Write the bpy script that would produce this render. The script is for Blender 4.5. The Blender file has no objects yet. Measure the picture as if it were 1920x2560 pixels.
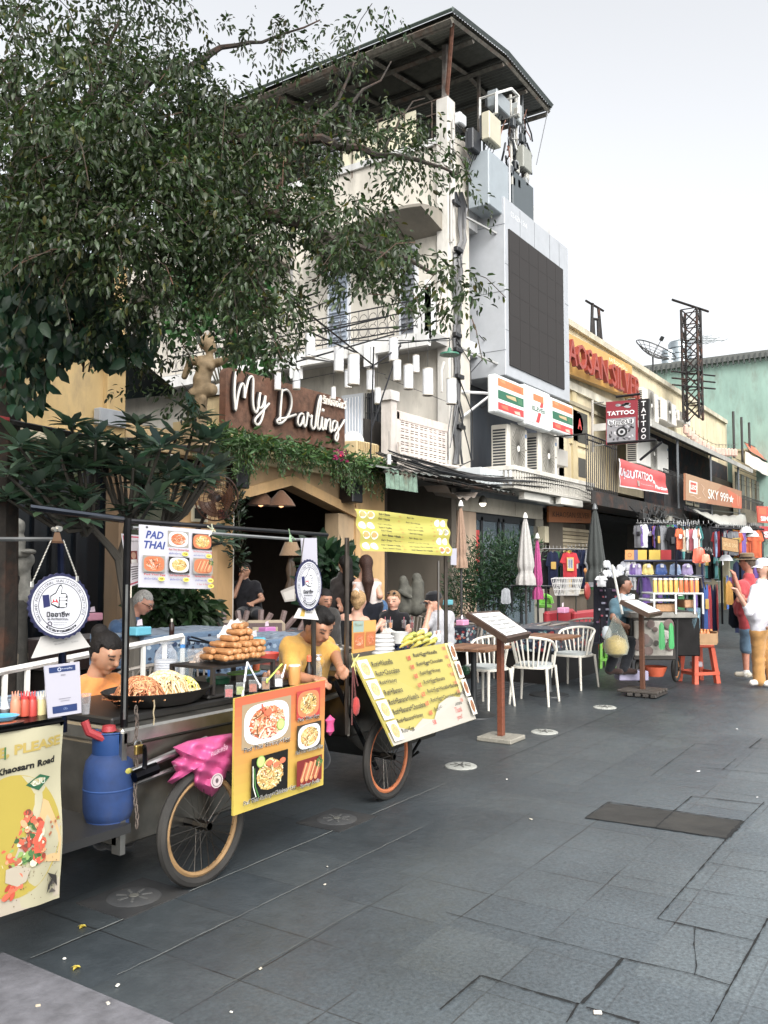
import bpy,math,random
import numpy as np
from mathutils import Vector as V,Matrix
C=bpy.context.scene.collection
R=math.radians
PI=math.pi
random.seed(7);RNG=np.random.default_rng(7)
# ------------------------------------------------------------------ camera
FPX,CX,CY,HORY,CAMH=2150.0,960.0,1280.0,1420.0,1.58
PITCH=math.atan((HORY-CY)/FPX);HEAD=R(33.6)
cam=bpy.data.objects.new('camera',bpy.data.cameras.new('camera'));C.objects.link(cam)
cam.data.sensor_fit='HORIZONTAL';cam.data.sensor_width=36;cam.data.lens=36*FPX/1920
cam.data.clip_start=.05;cam.data.clip_end=2000
FW=V((math.cos(HEAD)*math.cos(PITCH),math.sin(HEAD)*math.cos(PITCH),math.sin(PITCH)))
cam.location=(0,0,CAMH);cam.rotation_euler=FW.to_track_quat('-Z','Y').to_euler()
bpy.context.scene.camera=cam
RT=V((math.sin(HEAD),-math.cos(HEAD),0));UPV=RT.cross(FW)
CAMP=V((0,0,CAMH))
# ------------------------------------------------------------------ light
SUN_EL,SUN_AZ=R(42),R(-128)  # azimuth measured from +X, counter-clockwise
w=bpy.data.worlds.new('World');bpy.context.scene.world=w;w.use_nodes=True
nt=w.node_tree;nt.nodes.clear()
sky=nt.nodes.new('ShaderNodeTexSky');sky.sky_type='NISHITA';sky.sun_disc=False
sky.sun_elevation=SUN_EL;sky.sun_rotation=R(90)-SUN_AZ
sky.dust_density=6;sky.air_density=1.2;sky.ozone_density=1.0
hs=nt.nodes.new('ShaderNodeHueSaturation');hs.inputs['Saturation'].default_value=.14;hs.inputs['Value'].default_value=2.75
bg=nt.nodes.new('ShaderNodeBackground');bg.inputs['Strength'].default_value=.15
wo=nt.nodes.new('ShaderNodeOutputWorld')
nt.links.new(sky.outputs[0],hs.inputs['Color']);nt.links.new(hs.outputs[0],bg.inputs['Color']);nt.links.new(bg.outputs[0],wo.inputs[0])
sl=bpy.data.lights.new('sun','SUN');sl.energy=.6;sl.angle=R(25);sl.color=(1,.92,.8)
sun=bpy.data.objects.new('sun',sl);C.objects.link(sun)
sd=V((math.cos(SUN_AZ)*math.cos(SUN_EL),math.sin(SUN_AZ)*math.cos(SUN_EL),math.sin(SUN_EL)))
sun.rotation_euler=sd.to_track_quat('Z','Y').to_euler();sun.location=sd*40
vs=bpy.context.scene.view_settings
vs.view_transform='Standard';vs.look='None';vs.exposure=-0.24;vs.gamma=1
cyc=bpy.context.scene.cycles
cyc.max_bounces=6;cyc.transparent_max_bounces=12;cyc.diffuse_bounces=3;cyc.glossy_bounces=3
# ------------------------------------------------------------------ where a photo point lies on a plane of the place
def ray(px,py):
 return(FW+RT*((px-CX)/FPX)+UPV*((CY-py)/FPX))
def onZ(px,py,z=0):r=ray(px,py);return CAMP+r*((z-CAMH)/r.z)
def onX(px,py,X):r=ray(px,py);return CAMP+r*(X/r.x)
def onY(px,py,Y):r=ray(px,py);return CAMP+r*(Y/r.y)
def onD(px,py,d):r=ray(px,py);return CAMP+r*d
def lin(c):
 if isinstance(c,str):
  c=c.lstrip('#');c=[int(c[i:i+2],16)/255 for i in(0,2,4)]
 c=[x/12.92 if x<=.04045 else((x+.055)/1.055)**2.4 for x in c[:3]];y=.3*c[0]+.6*c[1]+.1*c[2]
 return tuple(x*.84+y*.16 for x in c)
_lc={}
def L(c):
 if isinstance(c,tuple):return c
 if c not in _lc:_lc[c]=lin(c)
 return _lc[c]
# ------------------------------------------------------------------ materials (all procedural, tinted by the mesh's own colour attribute)
MATS={}
def mat(kind):
 if kind in MATS:return MATS[kind]
 P=dict(paint=(.45,0,3,.10,.02),plaster=(.9,0,1.2,.28,.12),cloth=(.95,0,25,.12,.3),plastic=(.32,0,5,.05,.0),
             metal=(.3,1,7,.22,.05),wood=(.5,0,8,.35,.08),skin=(.5,0,14,.10,.04),hair=(.62,0,60,.5,.5),
             print=(.42,0,2,.06,.02),matte=(.9,0,6,.2,.1),stone=(.8,0,9,.4,.5),dirt=(.75,0,4,.5,.2),rust=(.8,0,10,.5,.4),
             screen=(.55,0,40,.1,0),food=(.4,0,40,.25,.3),ceramic=(.15,0,3,.03,0),led=(.5,0,4,0,0))[kind]if kind not in('leaf','glass','emit','ground','clear','corr')else None
 m=bpy.data.materials.new(kind);m.use_nodes=True;MATS[kind]=m
 n=m.node_tree.nodes;l=m.node_tree.links;b=n['Principled BSDF'];out=n['Material Output']
 at=n.new('ShaderNodeVertexColor');at.layer_name='Col'
 if kind=='emit':
  e=n.new('ShaderNodeEmission');e.inputs[1].default_value=3.0;l.new(at.outputs[0],e.inputs[0]);l.new(e.outputs[0],out.inputs[0]);return m
 if kind in('glass','clear'):
  tr=n.new('ShaderNodeBsdfTransparent');mx=n.new('ShaderNodeMixShader');lw=n.new('ShaderNodeLayerWeight');lw.inputs[0].default_value=.35
  mp=n.new('ShaderNodeMapRange');mp.inputs[3].default_value=.12 if kind=='clear' else .3;mp.inputs[4].default_value=.75 if kind=='clear' else .9
  l.new(at.outputs[0],b.inputs['Base Color']);b.inputs['Roughness'].default_value=.12
  l.new(lw.outputs[1],mp.inputs[0]);l.new(mp.outputs[0],mx.inputs[0]);l.new(tr.outputs[0],mx.inputs[1]);l.new(b.outputs[0],mx.inputs[2]);l.new(mx.outputs[0],out.inputs[0])
  return m
 if kind=='leaf':
  b.inputs['Roughness'].default_value=.42;l.new(at.outputs[0],b.inputs['Base Color'])
  ts=n.new('ShaderNodeBsdfTranslucent');hs=n.new('ShaderNodeHueSaturation');hs.inputs['Value'].default_value=1.5;hs.inputs['Saturation'].default_value=1.15
  l.new(at.outputs[0],hs.inputs['Color']);l.new(hs.outputs[0],ts.inputs[0])
  mx=n.new('ShaderNodeMixShader');mx.inputs[0].default_value=.3;l.new(b.outputs[0],mx.inputs[1]);l.new(ts.outputs[0],mx.inputs[2]);l.new(mx.outputs[0],out.inputs[0])
  return m
 rough,metal,sc,amt,bump=P
 tc=n.new('ShaderNodeTexCoord');mpg=n.new('ShaderNodeMapping');l.new(tc.outputs['Object'],mpg.inputs[0])
 if kind=='wood':mpg.inputs['Scale'].default_value=(1.2,7,7)
 if kind=='plaster':mpg.inputs['Scale'].default_value=(1,1,.35)
 nz=n.new('ShaderNodeTexNoise');nz.inputs['Scale'].default_value=sc;nz.inputs['Detail'].default_value=6;nz.inputs['Roughness'].default_value=.62
 l.new(mpg.outputs[0],nz.inputs['Vector'])
 mp=n.new('ShaderNodeMapRange');mp.inputs[1].default_value=.3;mp.inputs[2].default_value=.7;mp.inputs[3].default_value=1-amt;mp.inputs[4].default_value=1+amt*.5
 l.new(nz.outputs[0],mp.inputs[0])
 mul=n.new('ShaderNodeVectorMath');mul.operation='SCALE';l.new(at.outputs[0],mul.inputs[0]);l.new(mp.outputs[0],mul.inputs['Scale'])
 col=mul.outputs[0]
 if kind in('plaster','dirt','rust'):  # grime patches with their own shape
  n2=n.new('ShaderNodeTexNoise');n2.inputs['Scale'].default_value=2.3;n2.inputs['Detail'].default_value=9;n2.inputs['Roughness'].default_value=.7
  l.new(mpg.outputs[0],n2.inputs['Vector'])
  cr=n.new('ShaderNodeMapRange');cr.inputs[1].default_value=.5;cr.inputs[2].default_value=.74;cr.inputs[4].default_value={'plaster':.55,'dirt':.7,'rust':.8}[kind];l.new(n2.outputs[0],cr.inputs[0])
  mx=n.new('ShaderNodeMix');mx.data_type='RGBA';l.new(cr.outputs[0],mx.inputs[0]);l.new(col,mx.inputs[6])
  mx.inputs[7].default_value=(*L({'plaster':'6b6458','dirt':'3a362f','rust':'6a3a1e'}[kind]),1);col=mx.outputs[2]
 l.new(col,b.inputs['Base Color']);b.inputs['Roughness'].default_value=rough;b.inputs['Metallic'].default_value=metal
 if metal:
  rr=n.new('ShaderNodeMapRange');rr.inputs[3].default_value=.22;rr.inputs[4].default_value=.5;l.new(nz.outputs[0],rr.inputs[0]);l.new(rr.outputs[0],b.inputs['Roughness'])
 if kind=='skin':b.inputs['Subsurface Weight'].default_value=.15;b.inputs['Subsurface Radius'].default_value=(.02,.008,.004)
 if kind=='cloth':b.inputs['Sheen Weight'].default_value=.2;b.inputs['Specular IOR Level'].default_value=.2
 if kind in('screen','hair'):b.inputs['Specular IOR Level'].default_value=.3
 if bump:
  bp=n.new('ShaderNodeBump');bp.inputs['Strength'].default_value=bump;bp.inputs['Distance'].default_value=.02
  l.new(nz.outputs[0],bp.inputs['Height']);l.new(bp.outputs[0],b.inputs['Normal'])
 return m
# ------------------------------------------------------------------ objects
MW={}
def props(o,label=None,cat=None,group=None,kind=None):
 if label:o['label']=label
 if cat:o['category']=cat
 if group:o['group']=group
 if kind:o['kind']=kind
 return o
def T(name,label,cat,loc=(0,0,0),group=None,rz=0):
 o=bpy.data.objects.new(name,None);C.objects.link(o);o.empty_display_size=.1
 o.location=loc;o.rotation_euler=(0,0,rz)
 MW[o.name]=Matrix.Translation(V(loc))@Matrix.Rotation(rz,4,'Z')
 return props(o,label,cat,group)
def mkmesh(name,verts,faces,cols,kind,parent=None,M=None,smooth=35,percorner=None):
 me=bpy.data.meshes.new(name)
 vv=np.asarray(verts,dtype=np.float64).reshape(-1,3)
 if parent is not None:
  M=MW[parent.name];loc=None
 elif M is None:
  lo,hi=vv.min(0),vv.max(0);M=Matrix.Translation(V(((lo[0]+hi[0])/2,(lo[1]+hi[1])/2,lo[2])))
 Mi=np.array(M.inverted());vv=vv@Mi[:3,:3].T+Mi[:3,3]
 if isinstance(faces,np.ndarray):
  k=faces.shape[1];nf=len(faces)
  me.vertices.add(len(vv));me.vertices.foreach_set('co',vv.ravel())
  me.loops.add(nf*k);me.loops.foreach_set('vertex_index',faces.ravel().astype(np.int32))
  me.polygons.add(nf);me.polygons.foreach_set('loop_start',np.arange(0,nf*k,k,dtype=np.int32))
  me.update(calc_edges=True)
  cnt=np.full(nf,k)
 else:
  me.from_pydata(vv.tolist(),[],faces);cnt=np.array([len(f)for f in faces]);me.update()
 cols=np.asarray(cols,dtype=np.float32)
 if len(cols)==len(vv)and percorner=='point':
  ca=me.color_attributes.new('Col','FLOAT_COLOR','POINT');a=np.ones((len(vv),4),np.float32);a[:,:3]=cols
 else:
  ca=me.color_attributes.new('Col','FLOAT_COLOR','CORNER');a=np.ones((int(cnt.sum()),4),np.float32);a[:,:3]=np.repeat(cols,cnt,axis=0)
 ca.data.foreach_set('color',a.ravel())
 if smooth:
  me.polygons.foreach_set('use_smooth',np.ones(len(me.polygons),dtype=bool))
  if smooth<180:me.set_sharp_from_angle(angle=R(smooth))
 me.materials.append(mat(kind)if isinstance(kind,str)else kind)
 o=bpy.data.objects.new(name,me);C.objects.link(o)
 if parent is not None:o.parent=parent
 else:o.matrix_world=M
 MW[o.name]=M
 return o
def kids(o):return[c for c in o.children]
def copy_tree(o,loc=None,rz=None,parent=None,label=None):
 c=o.copy();C.objects.link(c)
 if parent:c.parent=parent
 if loc is not None:c.location=loc
 if rz is not None:c.rotation_euler=(0,0,rz)
 if label:c['label']=label
 for ch in kids(o):copy_tree(ch,parent=c)
 return c
_txt={}
def textmesh(s,bold=0,sp=1.0):
 k=(s,bold,sp)
 if k in _txt:return _txt[k]
 cu=bpy.data.curves.new('t','FONT');cu.body=s;cu.offset=bold;cu.resolution_u=2;cu.space_character=sp
 o=bpy.data.objects.new('t',cu);C.objects.link(o);bpy.context.view_layer.update()
 me=bpy.data.meshes.new_from_object(o.evaluated_get(bpy.context.evaluated_depsgraph_get()))
 vv=np.array([v.co[:2]for v in me.vertices])if len(me.vertices)else np.zeros((0,2));ff=[tuple(p.vertices)for p in me.polygons]
 bpy.data.objects.remove(o);bpy.data.curves.remove(cu);bpy.data.meshes.remove(me)
 _txt[k]=(vv,ff);return _txt[k]
class B:
 def __init__(s,m=None):s.v=[];s.f=[];s.c=[];s.m=m or Matrix.Identity(4)
 def add(s,vs,fs,col):
  n=len(s.v);m=s.m
  s.v+=[m@V(p)for p in vs];s.f+=[tuple(i+n for i in f)for f in fs]
  col=L(col);s.c+=[col]*len(fs);return s
 def box(s,x0,x1,y0,y1,z0,z1,col,bv=0):
  if x1<x0:x0,x1=x1,x0
  if y1<y0:y0,y1=y1,y0
  if z1<z0:z0,z1=z1,z0
  if not bv:
   vs=[(x,y,z)for z in(z0,z1)for y in(y0,y1)for x in(x0,x1)]
   return s.add(vs,[(0,2,3,1),(4,5,7,6),(0,1,5,4),(2,6,7,3),(0,4,6,2),(1,3,7,5)],col)
  bv=min(bv,(x1-x0)*.45,(y1-y0)*.45,(z1-z0)*.45)
  vs=[];ix={}
  X,Y,Z=(x0,x1),(y0,y1),(z0,z1)
  for i in(0,1):
   for j in(0,1):
    for k in(0,1):
     p=[X[i],Y[j],Z[k]];d=[bv*(1-2*i),bv*(1-2*j),bv*(1-2*k)]
     for a in range(3):
      q=[p[t]+(0 if t==a else d[t])for t in range(3)];ix[i,j,k,a]=len(vs);vs.append(q)
  fs=[]
  for a in range(3):
   b_,c_=(a+1)%3,(a+2)%3
   for sd_ in(0,1):
    q=[]
    for(u,w_)in((0,0),(1,0),(1,1),(0,1)):
     t=[0,0,0];t[a]=sd_;t[b_]=u;t[c_]=w_;q.append(ix[t[0],t[1],t[2],a])
    fs.append(tuple(q if sd_ else q[::-1]))
   for u in(0,1):
    for w_ in(0,1):
     t0=[0,0,0];t0[b_]=u;t0[c_]=w_;t1=list(t0);t1[a]=1
     fs.append((ix[(*t0,b_)],ix[(*t1,b_)],ix[(*t1,c_)],ix[(*t0,c_)]))
  for i in(0,1):
   for j in(0,1):
    for k in(0,1):fs.append((ix[i,j,k,0],ix[i,j,k,1],ix[i,j,k,2]))
  return s.add(vs,fs,col)
 def cbox(s,c,sx,sy,sz,col,bv=0,rz=0,rx=0,ry=0):
  m0=s.m;s.m=m0@Matrix.Translation(V(c))@Matrix.Rotation(rz,4,'Z')@Matrix.Rotation(ry,4,'Y')@Matrix.Rotation(rx,4,'X')
  s.box(-sx/2,sx/2,-sy/2,sy/2,-sz/2,sz/2,col,bv);s.m=m0;return s
 def tube(s,pts,r,col,n=8,cap=True,flat=1.0):
  pts=[V(p)for p in pts];k=len(pts);rs=r if isinstance(r,(list,tuple))else[r]*k
  vs=[];fs=[];pn=None
  for i,p in enumerate(pts):
   t=(pts[min(i+1,k-1)]-pts[max(i-1,0)])
   t=t.normalized()if t.length>1e-9 else V((0,0,1))
   if pn is None:
    a=V((0,0,1))if abs(t.z)<.9 else V((1,0,0));pn=t.cross(a).normalized()
   else:
    pn=(pn-t*pn.dot(t));pn=pn.normalized()if pn.length>1e-6 else t.orthogonal().normalized()
   b_=t.cross(pn)
   for j in range(n):
    a=2*PI*j/n;vs.append(p+(pn*math.cos(a)+b_*math.sin(a)*flat)*rs[i])
  for i in range(k-1):
   for j in range(n):
    j2=(j+1)%n;fs.append((i*n+j,i*n+j2,(i+1)*n+j2,(i+1)*n+j))
  if cap:fs.append(tuple(range(n))[::-1]);fs.append(tuple((k-1)*n+j for j in range(n)))
  return s.add(vs,fs,col)
 def lathe(s,prof,o,col,n=20,ax='Z',a0=0,a1=2*PI,sq=(1,1)):
  vs=[];fs=[];o=V(o);full=abs(a1-a0-2*PI)<1e-6;nn=n if full else n+1;cols=col if isinstance(col,list)else None
  for(r,z)in prof:
   for j in range(nn):
    a=a0+(a1-a0)*j/n;x,y=r*math.cos(a)*sq[0],r*math.sin(a)*sq[1]
    p={'Z':(x,y,z),'X':(z,x,y),'Y':(y,z,x)}[ax];vs.append(o+V(p))
  for i in range(len(prof)-1):
   for j in range(n):
    j2=(j+1)%nn;fs.append((i*nn+j,i*nn+j2,(i+1)*nn+j2,(i+1)*nn+j))
  k=len(fs)
  if full:
   if prof[0][0]>1e-5:fs.append(tuple(range(nn))[::-1])
   if prof[-1][0]>1e-5:fs.append(tuple((len(prof)-1)*nn+j for j in range(nn)))
  s.add(vs,fs,cols[0]if cols else col)
  if cols:
   base=len(s.c)-len(fs)
   for i in range(len(prof)-1):
    for j in range(n):s.c[base+i*n+j]=L(cols[min(i,len(cols)-1)])
   if len(fs)>k:s.c[-1]=L(cols[-1])
  return s
 def ball(s,c,r,col,n=12,sq=(1,1,1),half=False,rz=0):
  k=max(4,n//2);vs=[];fs=[];c=V(c);mr=Matrix.Rotation(rz,3,'Z')
  for i in range(k+1):
   th=(PI/2 if half else PI)*i/k
   for j in range(n):
    a=2*PI*j/n;vs.append(c+mr@V((r*sq[0]*math.sin(th)*math.cos(a),r*sq[1]*math.sin(th)*math.sin(a),r*sq[2]*math.cos(th))))
  for i in range(k):
   for j in range(n):j2=(j+1)%n;fs.append((i*n+j,(i+1)*n+j,(i+1)*n+j2,i*n+j2))
  return s.add(vs,fs,col)
 def prism(s,poly,z0,z1,col,f=None):
  """2-D polygon swept from z0 to z1; f maps (x, y, z) to the place"""
  n=len(poly);f=f or(lambda x,y,z:(x,y,z))
  vs=[f(x,y,z0)for x,y in poly]+[f(x,y,z1)for x,y in poly]
  fs=[tuple(range(n))[::-1],tuple(range(n,2*n))]+[(i,(i+1)%n,n+(i+1)%n,n+i)for i in range(n)]
  return s.add(vs,fs,col)
 def quad(s,a,b_,c,d,col,th=0):
  a,b_,c,d=V(a),V(b_),V(c),V(d)
  if not th:return s.add([a,b_,c,d],[(0,1,2,3)],col)
  nrm=(b_-a).cross(d-a).normalized()*th
  return s.add([a,b_,c,d,a-nrm,b_-nrm,c-nrm,d-nrm],[(0,1,2,3),(7,6,5,4),(0,4,5,1),(1,5,6,2),(2,6,7,3),(3,7,4,0)],col)
 def grid(s,fn,nu,nv,col,wrap=False):
  vs=[fn(i/nu,j/nv)for i in range(nu+1)for j in range(nv+1)];w_=nv+1
  return s.add(vs,[(i*w_+j,i*w_+j+1,(i+1)*w_+j+1,(i+1)*w_+j)for i in range(nu)for j in range(nv)],col)
 def text(s,t,o,xd,yd,h,col,w_=None,th=0,bold=0.0,center=True):
  vv,ff=textmesh(t,bold)
  if not len(vv):return s
  lo,hi=vv.min(0),vv.max(0);sz=hi-lo;sc=h/sz[1];sx=sc if w_ is None else w_/sz[0]
  o,xd,yd=V(o),V(xd).normalized(),V(yd).normalized();nn=xd.cross(yd);c_=(lo+hi)/2 if center else lo
  P_=[o+xd*((p[0]-c_[0])*sx)+yd*((p[1]-c_[1])*sc)for p in vv]
  s.add([p+nn*th for p in P_],ff,col)
  if th:
   from collections import Counter
   ed=Counter();n0=len(s.v)-len(P_)
   for f in ff:
    for i in range(len(f)):a,b_=f[i],f[(i+1)%len(f)];ed[(min(a,b_),max(a,b_))]+=1
   m=s.m;n1=len(s.v);s.v+=[m@p for p in P_];cc=L(col)
   for(a,b_),q in ed.items():
    if q==1:s.f.append((n0+a,n0+b_,n1+b_,n1+a));s.c.append(cc)
  return s
 def cut(s,*a):s.build(*a);s.v,s.f,s.c=[],[],[];return s
 def build(s,name,kind,parent=None,label=None,cat=None,group=None,knd=None,smooth=35):
  o=mkmesh(name,[tuple(p)for p in s.v],s.f,s.c,kind,parent,smooth=smooth)
  return props(o,label,cat,group,knd)
class Board:
 """a printed or painted board: four corners in the place, drawing area W x H (y down), ink in thin layers on the front"""
 def __init__(s,TL,TR,BR,BL,W,H,base,th=.01,wave=None,seg=1):
  s.q=[V(p)for p in(TL,TR,BR,BL)];s.W,s.H=W,H;s.b=B();s.k=0;s.wave=wave;s.seg=seg
  s.n=(s.q[3]-s.q[0]).cross(s.q[1]-s.q[0]).normalized()
  if s.n.dot(CAMP-s.q[0])<0:s.n=-s.n
  s.step=.0007*max(1,(s.q[0]-CAMP).length/5)
  if th and not wave:
   f,k=s.q,s.n*th
   s.b.add([f[0],f[1],f[2],f[3],f[0]-k,f[1]-k,f[2]-k,f[3]-k],[(0,3,2,1),(4,5,6,7),(0,1,5,4),(1,2,6,5),(2,3,7,6),(3,0,4,7)],base)
  else:s.rect(0,0,W,H,base)
 def P(s,x,y,k=None):
  u,v=x/s.W,y/s.H;q=s.q;k=s.k if k is None else k
  p=(q[0]*(1-u)+q[1]*u)*(1-v)+(q[3]*(1-u)+q[2]*u)*v
  d=s.wave(u,v)if s.wave else 0
  return p+s.n*(d+s.step*k)
 def lay(s):s.k+=1;return s
 def rect(s,x0,y0,x1,y1,col,c2=None):
  g=s.seg
  nu=max(1,round(g*abs(x1-x0)/s.W));nv=max(1,round(g*abs(y1-y0)/s.H))
  if c2 is not None:nv=max(nv,12)
  n0=len(s.b.f);s.b.grid(lambda a,b_:s.P(x0+(x1-x0)*b_,y0+(y1-y0)*a),nv,nu,col)
  if c2 is not None:
   a,b_=L(col),L(c2)
   for i in range(nv):
    for j in range(nu):t=(i+.5)/nv;s.b.c[n0+i*nu+j]=tuple(a[q]*(1-t)+b_[q]*t for q in range(3))
  return s
 def poly(s,pts,col):s.b.add([s.P(x,y)for x,y in pts],[tuple(range(len(pts)))],col);return s
 def ell(s,cx,cy,rx,ry,col,n=20,rot=0):
  return s.poly([(cx+rx*math.cos(a)*math.cos(rot)-ry*math.sin(a)*math.sin(rot),cy+rx*math.cos(a)*math.sin(rot)+ry*math.sin(a)*math.cos(rot))for a in[2*PI*i/n for i in range(n)]],col)
 def line(s,pts,w_,col):
  for(x0,y0),(x1,y1)in zip(pts,pts[1:]):
   d=math.hypot(x1-x0,y1-y0)or 1;nx,ny=-(y1-y0)/d*w_/2,(x1-x0)/d*w_/2
   s.poly([(x0+nx,y0+ny),(x1+nx,y1+ny),(x1-nx,y1-ny),(x0-nx,y0-ny)],col)
  return s
 def ring(s,cx,cy,rx,ry,w_,col,n=36):
  for i in range(n):
   a,b_=2*PI*i/n,2*PI*(i+1)/n
   s.poly([(cx+(rx+q)*math.cos(t),cy+(ry+q)*math.sin(t))for q,t in((-w_/2,a),(w_/2,a),(w_/2,b_),(-w_/2,b_))],col)
  return s
 def text(s,t,x,y,h,col,w_=None,bold=0.0,al='c',slope=0,shear=0,rot=0):
  vv,ff=textmesh(t,bold)
  if not len(vv):return s
  lo,hi=vv.min(0),vv.max(0);sz=hi-lo;sc=h/sz[1];sx=sc if w_ is None else w_/sz[0]
  ox={'c':(lo[0]+hi[0])/2,'l':lo[0],'r':hi[0]}[al];oy=(lo[1]+hi[1])/2
  cr,sr=math.cos(rot),math.sin(rot);pts=[]
  for p in vv:
   dx,dy=(p[0]-ox)*sx,-(p[1]-oy)*sc;dx-=dy*shear;dy+=dx*slope
   pts.append(s.P(x+dx*cr-dy*sr,y+dx*sr+dy*cr))
  s.b.add(pts,[f[::-1]for f in ff],col);return s
 def arctext(s,t,cx,cy,r,a0,a1,h,col,inward=False):
  n=len(t)
  for i,ch in enumerate(t):
   if ch==' ':continue
   a=a0+(a1-a0)*(i+.5)/n
   s.text(ch,cx+r*math.sin(a),cy-r*math.cos(a),h,col,rot=a+(PI if inward else 0),bold=.01)
  return s
 def noodle(s,cx,cy,rx,ry,cols,n=60,ln=.5,w_=.05,rnd=None):
  rd=rnd or random
  for i in range(n):
   a=rd.random()*2*PI;q=math.sqrt(rd.random())*.85;x,y=cx+rx*q*math.cos(a),cy+ry*q*math.sin(a)
   t=rd.random()*2*PI;k=(rd.random()-.5)*3;pts=[];L_=ln*rx*(.5+rd.random())
   for j in range(5):
    if((x-cx)/rx)**2+((y-cy)/ry)**2>1.05:break
    pts.append((x,y));x+=math.cos(t)*L_/4;y+=math.sin(t)*L_/4*ry/rx;t+=k*.35
   if len(pts)>1:
    s.line(pts,w_*rx*(.6+rd.random()*.8),rd.choice(cols))
   if i%12==11:s.k+=.25
  s.k=math.ceil(s.k);return s
 def build(s,name,kind='print',parent=None,**k):return s.b.build(name,kind,parent,smooth=0 if not s.wave else 60,**k)
# ------------------------------------------------------------------ leaves
def leafmesh(name,P_,D,size,cols,parent,wid=.42,curl=.18,N=None,**kw):
 """each leaf: a pointed, folded blade of two times three faces; P_ base points, D directions"""
 n=len(P_);D=D/(np.linalg.norm(D,axis=1,keepdims=True)+1e-9)
 if N is None:N=RNG.normal(size=(n,3))
 S_=np.cross(D,N);S_/=(np.linalg.norm(S_,axis=1,keepdims=True)+1e-9);N=np.cross(S_,D);sz=np.asarray(size).reshape(-1,1)*np.ones((n,1))
 w_=wid*sz/2
 v=np.empty((n,8,3));cN=N*sz*curl
 v[:,0]=P_;v[:,1]=P_+D*sz*.28+S_*w_*.85+cN*.6;v[:,2]=P_+D*sz*.28-S_*w_*.85+cN*.6
 v[:,3]=P_+D*sz*.68+S_*w_*.8+cN*.2;v[:,4]=P_+D*sz*.68-S_*w_*.8+cN*.2;v[:,5]=P_+D*sz-cN;v[:,6]=P_+D*sz*.3;v[:,7]=P_+D*sz*.68-cN*.3
 b_=np.arange(n)[:,None]*8
 f=np.concatenate([b_+np.array([q])for q in([0,6,1],[0,2,6],[1,6,7],[1,7,3],[2,4,7],[2,7,6],[3,7,5],[4,5,7])])
 return mkmesh(name,v.reshape(-1,3),f,np.tile(cols,(8,1)),'leaf',parent,smooth=0)
def leafcols(n,base,var=.35,warm=0.05):
 c=np.array(L(base))[None,:]*(1+RNG.uniform(-var,var,(n,1)))
 c=c*(1+RNG.normal(0,.08,(n,3)));k=RNG.random(n)<warm
 c[k]*=np.array([2.0,1.3,.7]);return np.clip(c,.004,1)
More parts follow.
